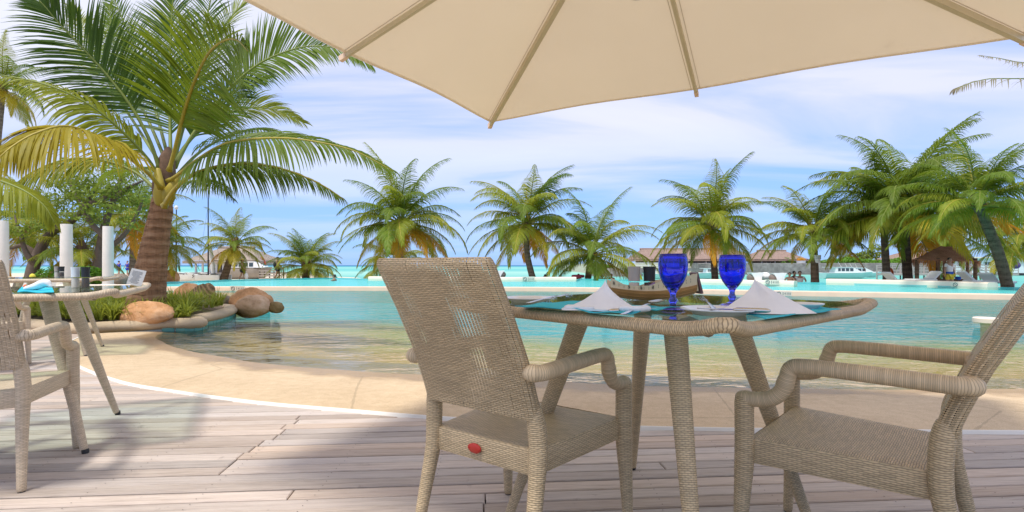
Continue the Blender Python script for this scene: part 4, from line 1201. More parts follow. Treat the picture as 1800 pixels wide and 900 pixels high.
for sy in (-1, 1):
    mb = MB(); Q = []
    for i in range(29):
        f = i / 28; x = XL + (XR - XL) * f * 1.0; hw = tray_half(f) * .93
        z0, z1 = tray_top(f) * .80, pap(f) * (1.0 if sy < 0 else .92)
        Q.append([Vector((x, sy * hw, z0)), Vector((x, sy * (hw + .001), (z0 + z1) / 2)), Vector((x, sy * (hw + .004), z1))])
    mb.grid(Q); mb.grid([[p + Vector((0, .0016, 0)) for p in r][::-1] for r in Q])
    pl = part('paper_liner', mb, M['paper'], tray, R(60))
    if sy < 0:
        for f in (.035, .20, .335, .465):
            mb = MB(); x = XL + (XR - XL) * f; z = (tray_top(f) * .85 + pap(f)) / 2 + .004; y = -tray_half(f) * .93 - .0035
            for dx in (-1, 0, 1):
                for dz in (-1, 0, 1):
                    if (dx + dz + int(f * 40)) % 3 or dx * dz == 0: mb.box((x + dx * .0024, y, z + dz * .0032), (.0017, .0012, .0024))
            mb.box((x, y, z + .0062), (.0075, .0012, .0007)); mb.box((x, y, z - .0062), (.0075, .0012, .0007))
            part('printed_stamp', mb, M['ink'], pl)
        mb = MB()
        for k in range(16):
            f = .09 + k * .055; x = XL + (XR - XL) * f
            for r_ in range(2): mb.box((x, -tray_half(f) * .93 - .003, tray_top(f) * .85 + (pap(f) - tray_top(f) * .85) * (.45 + .2 * r_)), (.0007, .001, .006))
        part('printed_rule', mb, M['ink'], pl)
mb = MB(); rot = Matrix.Rotation(R(14), 3, 'Y'); mb.box((XR + 0.010, -.012, 0.064), (0.008, 0.075, 0.078), rot.inverted() if False else Matrix.Rotation(R(-14), 3, 'Y'))
part('stern_card', mb, M['purple'], tray, False)
mb = MB(); mb.box((XR - 0.002, -.034, 0.066), (0.011, 0.02, 0.062), Matrix.Rotation(R(-8), 3, 'Y')); sc_ = part('stern_paper', mb, M['paper'], tray, False)
mb = MB()
for k in range(4): mb.box((XR - 0.0045, -.0450, 0.055 + k * .009), (.005, .0012, .0045), Matrix.Rotation(R(-8), 3, 'Y'))
part('printed_figures', mb, M['ink'], sc_, False)
mb = MB(); mb.box(((1137 - 1146) * S, -.055, .057), (.034, .004, .006), Matrix.Rotation(R(-32), 3, 'Y')); 
single('sachet', mb, M['lilac'], 'lilac sweetener sachet poking from the paper of the boat tray', 'sachet', bc, False, world=False)

def grinder(label, c, cap_mat, fill_mat, group, hh=0.078, rr_=0.021):
    t = thing('grinder', label, 'grinder', c, 0, group)
    mb = MB(); mb.lathe([(rr_ * .98, 0), (rr_, .002), (rr_ * .93, hh * .3), (rr_ * .9, hh * .55)], 24)
    j = part('glass_jar', mb, M['clear'], t)
    mb = MB(); mb.lathe([(rr_ * .86, 0.002), (rr_ * .84, hh * .3), (rr_ * .82, hh * .47), (0, hh * .475)], 20); part('filling', mb, fill_mat, j)
    mb = MB(); mb.lathe([(rr_ * .95, hh * .52), (rr_ * .93, hh * .60), (rr_ * .97, hh * .85), (rr_ * 1.06, hh), (rr_ * .9, hh * 1.0), (rr_ * .85, hh * .985), (0, hh * .98)], 24); part('cap', mb, cap_mat, t)
    return t
bz = bc + Vector((0, 0.02, 0.012))
grinder('taupe capped grinder standing in the boat tray', bc + Vector(((1116 - 1146) * S, .012, 0.012)), M['grey_cap'], M['salt'], 'salt and pepper grinders', 0.112, 0.0225)
grinder('black capped grinder standing in the boat tray', bc + Vector(((1143 - 1146) * S, .012, 0.012)), M['black'], M['pepper'], 'salt and pepper grinders', 0.112, 0.0225)

# the second and third tables
z2 = GLASS_Z
grinder('white capped grinder with pale salt on the nearer grinder table', W(132.5, 506, z2), M['white'], M['salt'], 'salt and pepper grinders', 0.118, 0.0208)
grinder('black capped grinder with peppercorns on the nearer grinder table', W(150.5, 506, z2), M['black'], M['pepper'], 'salt and pepper grinders', 0.118, 0.0208)
grinder('white capped grinder on the farther table', W(100, 487, z2), M['grey_cap'], M['salt'], 'salt and pepper grinders', 0.115, 0.024)
grinder('black capped grinder on the farther table', W(108.5, 487, z2), M['black'], M['pepper'], 'salt and pepper grinders', 0.115, 0.024)
a, b, c = W(30, 515, z2), W(95, 515.5, z2), W(92, 507.5, z2)
mat_thing('bright turquoise placemat beside the grinders on the nearer table', [a, b, c, a + c - b], M['mat_bright'], 0.012, 21)
mb = MB(); q = W(73, 511, z2) + Vector((0, 0, .012)); mb.tube(spline([q + Vector((-.07, 0, 0)), q + Vector((-.02, .0, .012)), q + Vector((.02, 0, .028)), q + Vector((.045, 0, .012))], 12), [(.012, .02), (.014, .022), (.016, .024), (.018, .026), (.02, .026), (.021, .027), (.021, .027), (.02, .026), (.018, .024), (.014, .02), (.01, .015), (.006, .01)], 10, 'round')
single('napkin', mb, M['napkin'], 'small rolled white napkin on the bright turquoise placemat', 'napkin', q, True)
# menu holder
mh = D(240, 499, 3.05); menu = thing('menu_holder', 'clear tilted menu holder on the corner of the nearer grinder table', 'menu holder', mh)
rot = Matrix.Rotation(R(20), 3, 'Z') @ Matrix.Rotation(R(14), 3, 'Y') @ Matrix.Rotation(R(-10), 3, 'X')
mb = MB(); mb.box(Vector((0.0, 0, .038)), (.075, .003, .095), rot); sh = part('card', mb, m_plain('grey_print_card', (0.56, 0.56, 0.54), 0.4), menu, False)
mb = MB()
rr = random.Random(5)
for k in range(11): mb.box(Vector((0, 0, .038)) + rot @ Vector((-.004 + rr.uniform(-.004, .004), -.0022, .034 - k * .0068)), (.044 + rr.uniform(-.014, .008), .001, .0022), rot)
part('print_lines', mb, m_plain('grey_ink', (0.22, 0.22, 0.22), 0.8), sh, False)
mb = MB(); mb.box(Vector((0, .0, -.011)), (.08, .05, .006), Matrix.Rotation(R(20), 3, 'Z')); part('foot', mb, M['clear'], menu, False)
# an orange float lying on the boards under the farther table
mb = MB(); q = W(60, 563, 0.0); mb.tube([q + Vector((.11 * math.cos(2 * math.pi * k / 20), .11 * math.sin(2 * math.pi * k / 20), .05)) for k in range(20)], 0.05, 10, closed=True, up=(0, 0, 1))
single('float_ring', mb, M['orange'], 'orange ring lying on the boards behind the slotted chair arm', 'float', q, True)
q = W(55, 503.5, 0.45); mb = MB(); mb.blob(q + Vector((0, 0, .0)), (.16, .12, .06), 4, .12, 14, 8)
single('cushion', mb, M['orange'], 'bright orange cushion on the far pale chair', 'cushion', q, True)
# ------------------------------------------------------------------ planter with boulders and grass
pl_pts = [(-7.4, 7.75), (-6.7, 7.35), (-6.2, 7.12), (-5.79, 7.08), (-5.62, 7.30), (-5.30, 7.48), (-5.07, 7.70), (-4.72, 7.76), (-4.66, 8.0), (-4.92, 8.38), (-5.0, 8.9), (-5.15, 9.6), (-5.42, 10.35), (-5.75, 10.8), (-6.3, 11.0), (-7.3, 11.9), (-8.6, 12.6), (-9.5, 11.5), (-9.2, 9.4), (-8.4, 8.2)]
def closed_spline(pts, n):
    P = [Vector((*p, 0)) for p in pts]; m = len(P); out = []
    for i in range(n):
        t = i / n * m; k = int(t); u = t - k
        a, b, c, d = P[(k - 1) % m], P[k % m], P[(k + 1) % m], P[(k + 2) % m]
        out.append(0.5 * ((2 * b) + (c - a) * u + (2 * a - 5 * b + 4 * c - d) * u * u + (3 * b - a - 3 * c + d) * u ** 3))
    return out
cen = Vector((-6.9, 9.4, 0))
pc = closed_spline(pl_pts, 160)
def inset(pts, d):
    out = []
    for i, p in enumerate(pts):
        t = (pts[(i + 1) % len(pts)] - pts[i - 1]).normalized(); nrm = Vector((-t.y, t.x, 0)); out.append(p + nrm * d)
    return out
planter = thing('planter', 'curving concrete planter with a green tiled pool edge round the big palm', 'planter', (-6.5, 9.2, 0))
cc = inset(pc, 0.125)
mb = MB(); mb.tube([p + Vector((0, 0, 0.055 + .012 * noise.noise(p * 1.3))) for p in cc], [(0.085, 0.135)] * len(cc), 12, closed=True, up=(0, 0, 1))
part('curb', mb, M['curb'], planter, True, world=True)
mb = MB(); ip = inset(pc, 0.05); mb.prism([(p.x, p.y) for p in ip], -1.2, 0.03)
part('plinth', mb, M['grout'], planter, False, world=True)
mb = MB(); soil = inset(pc, 0.16); P = []
for r in range(7):
    f = r / 6; P.append([cen.lerp(p, f) + Vector((0, 0, 0.075 + 0.20 * (1 - f ** 2) + .02 * noise.noise(p * 2 * f))) for p in soil])
mb.grid(P[::-1], wrap=True); part('soil', mb, M['soil'], planter, True, world=True)
# green tiles, one by one, on the pool side
acc = 0; first = min(range(160), key=lambda i: (pc[i] - Vector((-5.12, 7.66, 0))).length); last = min(range(160), key=lambda i: (pc[i] - Vector((-5.75, 10.8, 0))).length)
fine = [p for i in range(first, last) for p in (pc[i], (pc[i] + pc[i + 1]) / 2)]
TW = 0.148; step = 0.0; tile_pts = [fine[0]]
for a, b in zip(fine, fine[1:]):
    step += (b - a).length
    if step >= TW: tile_pts.append(b); step = 0
tm = {}
for a, b in zip(tile_pts, tile_pts[1:]):
    d = b - a; L = d.length
    for rw, (z0, z1) in enumerate(((-0.118, 0.020), (-0.262, -0.124))):
        mb = MB(); fillet_box(mb, (0, 0, 0), (L - 0.009, 0.016, z1 - z0), 0.003)
        o = part('tile', mb, M['tile'], planter, R(30))
        nrm = Vector((d.y, -d.x, 0)).normalized()
        mdp = (a + b) / 2 - nrm * 0.040
        o.location = Vector((mdp.x, mdp.y, (z0 + z1) / 2)) - Vector(planter.location); o.rotation_euler = (0, 0, math.atan2(d.y, d.x))

def rock(label, px0, px1, py0, py1, Y, mat, seed, depth=0.8, amp=0.2, lean=0.0):
    a, b = D(px0, py1, Y), D(px1, py0, Y); c = (a + b) / 2; w, h = (b.x - a.x) / 2, (b.z - a.z) / 2
    mb = MB(); mb.blob(c - Vector((0, 0, h * .18)), (w * 1.02, w * depth, h * 1.18), seed, amp, 44, 28, 1.1)
    for v in mb.v:
        q = (v - c); v += q * (.05 * (abs(noise.noise(q * 3.2 / max(w, h) * .6 + Vector((seed, 0, 0)))) - .2) + .018 * noise.noise(q * 9 / max(w, h)))
    if lean:
        for v in mb.v: v.x += (v.z - c.z) * lean
    return single('boulder', mb, mat, label, 'boulder', (c.x, c.y, a.z), True, 'boulders in and beside the planter')
rock('broad orange boulder at the planter curb in front of the palm trunk', 216, 301, 530, 570, 7.75, M['rock_orange'], 2, 0.75, .16)
rock('tall orange boulder behind the grass beside the palm trunk', 308, 356, 499, 536, 11.3, M['rock_orange'], 5, .8, .18)
rock('brown banded stone leaning on the tall orange boulder', 334, 379, 501, 541, 10.9, M['rock_band'], 8, .8, .24, 0.15)
rock('big orange boulder standing in the water at the planter tip', 407, 478, 505, 549, 11.0, M['rock_orange'], 11, .8, .16)
rock('pinkish boulder in front of the big orange boulder in the water', 418, 474, 518, 551, 10.4, M['rock_pink'], 14, .8, .16)
rock('small olive brown stone at the outer end of the water boulders', 472, 498, 530, 548, 10.5, M['rock_olive'], 17, .8, .15)
rock('small grey stone between the banded stone and the water boulders', 387, 410, 519, 534, 11.6, M['rock_grey'], 20, .8, .25)
rock('low brown stone at the foot of the banded stone', 336, 368, 520, 537, 10.6, M['rock_olive'], 23, .8, .2)

def grass_clump(mb, c, n, h, spread, rr):
    for _ in range(n):
        a = rr.uniform(0, 2 * math.pi); d = Vector((math.cos(a), math.sin(a), 0)); lean = rr.uniform(.25, 1.0) * spread; hh = h * rr.uniform(.55, 1.1); w = rr.uniform(.007, .013)
        b = c + d * rr.uniform(0, .05); sdv = Vector((-d.y, d.x, 0)); pts = []
        for k in range(5):
            f = k / 4; p = b + d * (lean * f ** 1.6) + Vector((0, 0, hh * (f - .55 * f ** 2.6 * min(1.3, lean / h))))
            ww = w * (1 - f ** 2 * .95); pts.append((p - sdv * ww, p + sdv * ww))
        i0 = len(mb.v)
        for l, r_ in pts: mb.v += [l, r_]
        for k in range(4): mb.face((i0 + 2 * k, i0 + 2 * k + 1, i0 + 2 * k + 3, i0 + 2 * k + 2))
rr = random.Random(12); mb = MB(); soil2 = [(p.x, p.y) for p in inset(pc, 0.22)]
cnt = 0
while cnt < 420:
    x, y = rr.uniform(-9.2, -4.7), rr.uniform(7.2, 12.2)
    if not inside(x, y, soil2): continue
    if (rr.random() < 0.6 and y > 8.8) or (y > 9.9 and x > -7.6): continue
    f = ((x + 6.9) ** 2 + (y - 9.4) ** 2) ** .5
    grass_clump(mb, Vector((x, y, 0.09 + max(0, .16 - .05 * f))), rr.randint(14, 28), rr.uniform(.20, .42), rr.uniform(.26, .48), rr); cnt += 1
setting('planter_grass', mb, M['grass'], 'stuff', True)
o = bpy.data.objects['planter_grass']; o['label'] = 'strap leaved green grass filling the planter'; o['category'] = 'grass'

# ------------------------------------------------------------------ palms
def build_frond(mb, path, normals, L, lmax, lw, nst, rr, droop=0.55, petiole=0.16, seg=3, ang0=62, ang1=24, vup=0.22, rad=0.013, split=1.0, tipsag=1.0, thin=0.0, prof=None):
    """path: positions along the rachis, normals: its upper side. Leaflets leave both sides, shorten to the tip and sag."""
    m = len(path)
    T = [(path[min(i + 1, m - 1)] - path[max(i - 1, 0)]).normalized() for i in range(m)]
    def at(f):
        t = f * (m - 1); k = min(int(t), m - 2); u = t - k
        n = normals[k].lerp(normals[k + 1], u)
        return path[k].lerp(path[k + 1], u), T[k].lerp(T[k + 1], u).normalized(), n
    mb.tube(path, [rad * L * (1 - .86 * i / (m - 1)) * (1.5 if i == 0 else 1) for i in range(m)], 5, mi=1)
    for k in range(nst):
        f0 = petiole + (1 - petiole) * (k + .5) / nst
        for s in (-1, 1):
            if thin and rr.random() < thin: continue
            f = min(.999, f0 + rr.uniform(-.3, .3) / nst)
            p, t, n = at(f); g = (f - petiole) / (1 - petiole)
            n = (n - t * n.dot(t)).normalized(); sd_ = t.cross(n) * s
            ll = lmax * L * (0.55 + 0.45 * math.sin(math.pi * min(1, g * 1.25 + .12))) * (1 - .62 * g ** 3) * rr.uniform(.86, 1.08)
            if prof: ll *= prof(g)
            a = R(ang0 + (ang1 - ang0) * g ** 1.3) + rr.uniform(-.07, .07)
            d = (t * math.cos(a) + sd_ * math.sin(a) + n * (vup + rr.uniform(-.09, .09))).normalized()
            wv = (t - d * t.dot(d)); wv = wv.normalized() if wv.length > 1e-4 else n
            tw = rr.uniform(-.5, .5); wv = (wv * math.cos(tw) + d.cross(wv) * math.sin(tw))
            w = lw * L * rr.uniform(.85, 1.15) * (1 - .4 * g)
            q = p.copy(); i0 = len(mb.v); st = ll / seg
            for j in range(seg + 1):
                fj = j / seg; ww = w * (0.55 + .9 * fj) if fj < .35 else w * (1.0 - ((fj - .35) / .65) ** 1.6 * .96)
                mb.v += [q - wv * ww, q + wv * ww]
                d = (d + Vector((0, 0, -1)) * (droop * (0.35 + fj) / seg)).normalized(); q = q + d * st
            for j in range(seg): mb.face((i0 + 2 * j, i0 + 2 * j + 1, i0 + 2 * j + 3, i0 + 2 * j + 2), None, 0)

def arc_path(elev, bend, n=16):
    """a frond of unit length leaving the crown at elev degrees and bending over by bend degrees (in the XZ plane)"""
    p = Vector((0, 0, 0)); out = [p.copy()]; nm = []
    for i in range(n):
        f = i / n; a = R(elev - bend * (f ** 1.45)); nm.append(Vector((-math.sin(a), 0, math.cos(a))))
        p = p + Vector((math.cos(a), 0, math.sin(a))) / n; out.append(p.copy())
    nm.append(nm[-1]); return out, nm
FR = {}
classes = [(79, 60), (70, 76), (60, 86), (49, 90), (34, 96), (17, 88), (0, 72), (-22, 54), (-48, 36)]
rr = random.Random(21)
for ci, (el, be) in enumerate(classes):
    for v in range(3):
        path, nm = arc_path(el + rr.uniform(-4, 4), be + rr.uniform(-10, 12))
        for i, p in enumerate(path): p.y += 0.06 * (v - 1) * (i / 16) ** 2
        mb = MB(); build_frond(mb, path, nm, 1.0, 0.30, 0.0064, 84, rr, droop=2.1 if el < 60 else 2.3, seg=3, rad=.011, ang0=62 if el < 60 else 55, vup=.22 if el < 60 else .05)
        FR[(ci, v)] = mesh_of('frond', mb, [M['leaf_green'], M['stem_green']], True)
coco_me = None
def palm(label, base, top, R_m, bark, n=26, seed=0, r0=0.20, r1=0.13, lean=0.0, group='coconut palms across the pools', gold=2, spread=1.0, nuts=0, low=1.0, up=1.0, coll=False, wind=0.0, shade=0.0):
    """base, top: world points of the trunk's foot and the crown's heart; R_m: frond length in metres"""
    rr = random.Random(seed)
    t = thing('palm_tree', label, 'palm tree', base, 0, group)
    d = top - base; mid_ = base + d * .45 + Vector((lean, 0, 0))
    pts = spline([base - Vector((0, 0, .1)), base + d * .12 + Vector((lean * .45, 0, 0)), mid_, base + d * .8 + Vector((lean * .5, 0, 0)), top], 26)
    mb = MB()
    rad = []
    for i in range(26):
        f = i / 25; rad.append((r1 + (r0 - r1) * (1 - f)) * (1 + .55 * max(0, 1 - f * 9)) * (1 + .05 * (i % 2)))
    mb.tube(pts, rad, 12)
    part('trunk', mb, bark, t, True, world=True)
    mb = MB(); hd = (pts[-1] - pts[-2]).normalized()
    mb.tube([top - hd * r1 * 4.0, top - hd * r1 * 2.2, top - hd * r1 * .6, top + hd * r1 * 1.4], [r1 * .95, r1 * 1.5, r1 * 1.7, r1 * .7], 10, 'round')
    part('crown_fibre', mb, M['fibre'], t, True, world=True)
    az = rr.uniform(0, 360); n = int(n * 1.32); R_m *= 1.08
    for k in range(n):
        f = k / (n - 1)
        n = n; el = 84 * up - (84 * up + 46 * low) * f ** 0.86
        ci = min(range(len(classes)), key=lambda i: abs(classes[i][0] - el - rr.uniform(-7, 7)))
        o = link('frond', FR[(ci, rr.randint(0, 2))], t)
        az += 137.5 + rr.uniform(-14, 14)
        sc = R_m * rr.uniform(.88, 1.08) * (1.10 if el > 66 else 1.03) * (.86 if el < -10 else 1.0)
        o.scale = (sc * (spread if el < 60 else 1), sc, sc)
        o.rotation_euler = (rr.uniform(-.20, .20), rr.uniform(-.09, .09), R(az) + wind * 0)
        o.location = (top - base) + Vector((math.cos(R(az)), math.sin(R(az)), 0)) * r1 * .8 + Vector((0, 0, -f * r1 * 2.2))
        if el > 55: lm = 'leaf_deep' if rr.random() < .10 else ('leaf_green' if rr.random() < .6 else 'leaf_lime')
        elif el > 22: lm = 'leaf_green' if rr.random() < .5 else 'leaf_lime'
        elif el > -8: lm = 'leaf_lime' if rr.random() < .75 else 'leaf_green'
        else: lm = 'leaf_yellow' if rr.random() < .5 else ('leaf_lime' if rr.random() < .75 else 'leaf_green')
        if n - 1 - k in (1, 4, 6)[:gold]: lm = 'leaf_gold'
        if shade and lm in ('leaf_lime', 'leaf_yellow') and rr.random() < shade: lm = 'leaf_green'
        for s_, mm in ((0, lm), (1, 'stem_yellow' if lm in ('leaf_yellow', 'leaf_lime', 'leaf_gold') else 'stem_green')):
            o.material_slots[s_].link = 'OBJECT'; o.material_slots[s_].material = M[mm]
    if nuts:
        for k in range(nuts):
            a = rr.uniform(0, 6.28); c = top + Vector((math.cos(a) * r1 * 2.2, math.sin(a) * r1 * 2.2, -r1 * rr.uniform(1.5, 4)))
            mb = MB(); mb.blob(c, (.11, .11, .14), k, .05, 10, 8); part('coconut', mb, M['stem_yellow'], t, True, world=True)
    return t
def palm_px(label, bpx, tpx, Y, Rpx, bark, **kw):
    gz = kw.pop('gz', -0.5)
    b = D(bpx[0], bpx[1], Y); b.z = gz
    return palm(label, b, D(tpx[0], tpx[1], Y), Rpx * Y / F_PX, M[bark], **kw)
palm_px('small palm with a grey trunk beside the woman in the yellow hat', (392, 491), (414, 425), 41, 64, 'bark_brown', n=20, seed=1, r0=.30, r1=.20, gold=1, low=.8, gz=-.35)
palm_px('squat bushy palm growing straight from the pool edge near the swimmer', (537, 487), (539, 462), 40, 66, 'bark_brown', n=26, seed=52, r0=.32, r1=.22, gold=0, low=.25, gz=-.6)
palm_px('tall palm with a dense round crown directly above the wicker chair back', (703, 487), (705, 388), 38, 118, 'bark_grey', n=30, seed=3, r0=.24, r1=.17, gold=3, low=.62)
palm_px('low palm peeping over the wicker chair back under the tall palm', (698, 487), (696, 462), 44, 72, 'bark_brown', n=18, seed=4, r0=.24, r1=.17, gold=0, low=.3)
palm_px('slim palm with a curved grey trunk and yellow lower fronds over open water', (941, 488), (926, 388), 37, 112, 'bark_grey', n=30, seed=5, r0=.25, r1=.16, gold=3, lean=-.28, low=.62)
palm_px('shorter dark green palm beside the slim curved palm', (1032, 490), (1040, 440), 36, 112, 'bark_brown', n=22, seed=6, r0=.24, r1=.19, gold=0, low=.45, nuts=5, shade=.4)
palm_px('palm with a dark trunk rising between the two blue goblets', (1258, 492), (1250, 392), 33, 112, 'bark_dark', n=28, seed=7, r0=.23, r1=.15, gold=1, low=.6, shade=.3)
collar_palm = palm_px('slender palm with a white collar round its trunk', (1433, 495), (1430, 402), 30, 98, 'bark_brown', n=22, seed=8, r0=.24, r1=.14, gold=1, low=.35)
palm_px('palm with a pale grey trunk beside the orange ring', (1560, 495), (1552, 372), 29.5, 112, 'bark_grey', n=22, seed=9, r0=.21, r1=.15, gold=2, low=.4)
palm_px('tallest palm of the clump with an almost black trunk by the thatched hut', (1597, 494), (1588, 364), 28, 165, 'bark_dark', n=34, seed=10, r0=.24, r1=.18, gold=2, low=.30, shade=.2)
palm_px('leaning palm with a ringed brown trunk at the end of the pool wall', (1776, 506), (1716, 352), 21.5, 128, 'bark_brown', n=26, seed=11, r0=.22, r1=.16, gold=2, low=.22, lean=.18, shade=.4, gz=-.6)
palm_px('low dark palm drooping behind the thatched hut roof', (1672, 492), (1668, 404), 37, 98, 'bark_dark', n=22, seed=12, r0=.2, r1=.15, gold=0, shade=.9, group='coconut palms across the pools')
palm_px('palm behind the white building at the picture edge', (1812, 490), (1800, 420), 40, 105, 'bark_grey', n=22, seed=13, r0=.2, r1=.15, gold=0)
palm_px('palm just behind the big planter trunk with fronds crossing the catamaran mast', (282, 491), (286, 425), 36, 74, 'bark_grey', n=20, seed=14, r0=.22, r1=.15, gold=1, low=.9, gz=-.3, group='palms by the beach')
palm_px('yellow stemmed palm between two white posts', (146, 497), (144, 432), 27, 84, 'bark_grey', n=20, seed=15, r0=.22, r1=.17, gold=2, low=.9, gz=-.3, group='palms by the beach')
palm_px('palm behind the branching tree beside the first white post', (60, 497), (52, 400), 31, 95, 'bark_grey', n=24, seed=16, r0=.22, r1=.16, gold=1, gz=-.3, group='palms by the beach')
palm_px('far tall palm showing only its tip fronds above the yellow frond', (-28, 497), (6, 150), 35, 78, 'bark_grey', n=22, seed=17, r0=.22, r1=.15, gold=0, gz=-.3, group='palms by the beach')
palm_px('palm behind the leafy crown with a yellow arching frond', (232, 495), (236, 372), 33, 92, 'bark_grey', n=22, seed=18, r0=.2, r1=.15, gold=1, gz=-.3, group='palms by the beach')
# white collar on the slender palm
mb = MB(); c = D(1434, 455, 30); mb.lathe([(.20, -.24), (.22, -.22), (.27, .20), (.25, .22), (.2, .21)], 14, c); cl = part('trunk_collar', mb, M['white'], collar_palm, world=True)
mb = MB()
for k in range(7):
    a = R(200 + k * 22)
    for zz_ in (0.02, .11): mb.box(c + Vector((math.cos(a) * .252, math.sin(a) * .252, zz_)), (.03, .03, .035), Matrix.Rotation(a, 3, 'Z'))
part('collar_hole', mb, M['ink'], cl, world=True)

# ---- the big palm in the planter: every frond drawn where it hangs
big = thing('palm_tree', 'big coconut palm with a thick ringed trunk in the planter', 'palm tree', (-5.9, 8.5, 0.15))
YB = 8.5
mb = MB(); tp = spline([D(256, 545, YB), D(262, 500, YB), D(271, 440, YB), D(281, 385, YB), D(286, 350, YB), D(290, 318, YB)], 60)
rad = []
rr = random.Random(2)
for i in range(60):
    f = i / 59; r_ = .125 + .105 * (1 - f) + .08 * (1 - f) ** 4; rad.append(r_ * (1 + (.012 if i % 3 == 0 else -.006) + rr.uniform(-.01, .01)))
mb.tube(tp, rad, 26); 
for v in mb.v: v.x += .012 * noise.noise(v * 9); v.y += .012 * noise.noise(v * 9 + Vector((5, 5, 5)))
part('trunk', mb, M['bark_red'], big, R(60), world=True)
for k in range(15):                                                    # leaf scars: thin proud rings round the trunk
    f = 5 + k * 3.4; i = int(f); c = tp[i]; 
    mb = MB(); n_ = 26
    ring = [c + Vector((math.cos(2 * math.pi * q / n_) * rad[i] * 1.0, math.sin(2 * math.pi * q / n_) * rad[i] * 1.0, .035 * noise.noise(Vector((q * .5, k * 3.1, 0))))) for q in range(n_)]
    mb.tube(ring, .0065, 6, closed=True, up=(0, 0, 1)); part('trunk_ring', mb, M['bark_red'], big, True, world=True)
mb = MB(); mb.tube(spline([D(286, 352, YB), D(289, 325, YB), D(291, 300, YB), D(294, 278, YB), D(296, 262, YB)], 14), [.125, .15, .165, .17, .165, .155, .15, .14, .13, .12, .105, .09, .07, .04], 14, 'round')
part('crown_fibre', mb, M['fibre'], big, True, world=True)
for a, b, c in (((280, 356), (281, 330), (277, 300)), ((293, 356), (299, 335), (312, 312))):
    mb = MB(); mb.tube(spline([D(*a, YB - .16), D(*b, YB - .24), D(*c, YB - .2)], 8), [(.08, .04), (.10, .05), (.11, .05), (.10, .05), (.085, .05), (.07, .05), (.06, .045), (.05, .04)], 10, 'round', up=(1, 0, 0))
    part('leaf_sheath', mb, M['stem_yellow'], big, True, world=True)
def frond_px(pts, N, leaf, stem, lmax=.70, lw=.021, nst=74, droop=.9, seed=0, thin=0.0, petiole=.2, vup=.2, ang0=58, ang1=24, rad=.045, seg=5, parent=None, prof=None):
    rad = rad * .72
    """pts: (px, py, Y)"""
    path = spline([D(*p) for p in pts], 34); Lr = sum((b - a).length for a, b in zip(path, path[1:]))
    N = Vector(N); rr = random.Random(seed); mb = MB()
    build_frond(mb, path, [N] * 34, 1.0, lmax * 1.5, lw * 0.86, int(nst * 1.45), rr, droop if droop < 1.2 else droop * 1.45, petiole, seg, ang0, ang1, vup, rad, thin=thin, prof=prof)
    return part('frond', mb, [M[leaf], M[stem]], parent or big, True, world=True)
F_ = frond_px
# towards the viewer / up left, dark
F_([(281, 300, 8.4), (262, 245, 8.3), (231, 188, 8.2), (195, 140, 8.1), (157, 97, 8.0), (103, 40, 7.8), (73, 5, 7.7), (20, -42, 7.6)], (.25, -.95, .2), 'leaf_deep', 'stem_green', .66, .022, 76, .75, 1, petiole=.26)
# the great central frond arching at the viewer
F_([(298, 300, 8.3), (308, 262, 8.1), (320, 212, 7.8), (333, 168, 7.4), (350, 125, 6.9), (368, 92, 6.3), (392, 72, 5.8), (416, 70, 5.3), (436, 90, 4.9)], (0, .88, .48), 'leaf_green', 'stem_yellow', 0.80, .026, 104, .8, 2, petiole=.22, vup=-.05, rad=.05)
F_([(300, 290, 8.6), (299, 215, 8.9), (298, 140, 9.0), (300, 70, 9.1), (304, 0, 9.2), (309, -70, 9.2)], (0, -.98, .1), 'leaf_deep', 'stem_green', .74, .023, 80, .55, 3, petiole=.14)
F_([(306, 295, 8.6), (340, 235, 8.8), (392, 168, 9.0), (440, 123, 9.0), (486, 97, 9.0), (545, 81, 9.0), (600, 88, 9.0), (655, 116, 9.0)], (-.12, -.92, .35), 'leaf_green', 'stem_green', .66, .021, 78, .75, 4, petiole=.34)
F_([(304, 290, 8.9), (330, 200, 9.4), (362, 115, 9.8), (400, 38, 10.1), (438, 2, 10.2), (490, -30, 10.3)], (-.2, -.6, .75), 'leaf_lime', 'stem_green', .60, .02, 64, .8, 5, petiole=.3)
F_([(296, 318, 8.3), (316, 305, 8.0), (345, 282, 7.7), (390, 255, 7.4), (440, 245, 7.2), (500, 243, 7.1), (560, 250, 7.1), (625, 266, 7.1), (690, 300, 7.1)], (-.1, -.62, .78), 'leaf_green', 'stem_yellow', .62, .022, 86, 1.25, 6, petiole=.22, vup=.05)
F_([(289, 362, 8.2), (302, 340, 7.9), (322, 318, 7.7), (350, 302, 7.5), (392, 291, 7.5), (440, 288, 7.6), (500, 298, 7.7), (560, 322, 7.8), (604, 350, 7.9)], (0, -.45, .89), 'leaf_green', 'stem_yellow', .56, .021, 70, 1.4, 7, petiole=.36, vup=.0, rad=.06)
F_([(284, 318, 8.4), (262, 282, 8.2), (232, 248, 8.0), (196, 214, 7.8), (150, 180, 7.6), (84, 150, 7.4), (0, 132, 7.3), (-70, 132, 7.2)], (.1, -.55, .83), 'leaf_lime', 'stem_green', .58, .021, 80, 1.35, 8, petiole=.2, vup=.0)
F_([(282, 330, 8.2), (262, 306, 7.8), (236, 284, 7.3), (200, 254, 6.8), (152, 231, 6.3), (110, 222, 6.0), (67, 233, 5.8), (33, 250, 5.65), (0, 276, 5.5), (-50, 330, 5.4)], (.12, -.5, .85), 'leaf_yellow', 'stem_yellow', .66, .022, 92, 1.55, 9, petiole=.24, vup=.0)
F_([(278, 336, 8.8), (236, 302, 8.9), (180, 282, 8.8), (120, 280, 8.6), (62, 300, 8.4), (20, 330, 8.3), (-20, 372, 8.2)], (.1, -.3, .95), 'leaf_lime', 'stem_green', .60, .02, 70, 1.55, 10, petiole=.3, vup=.0)
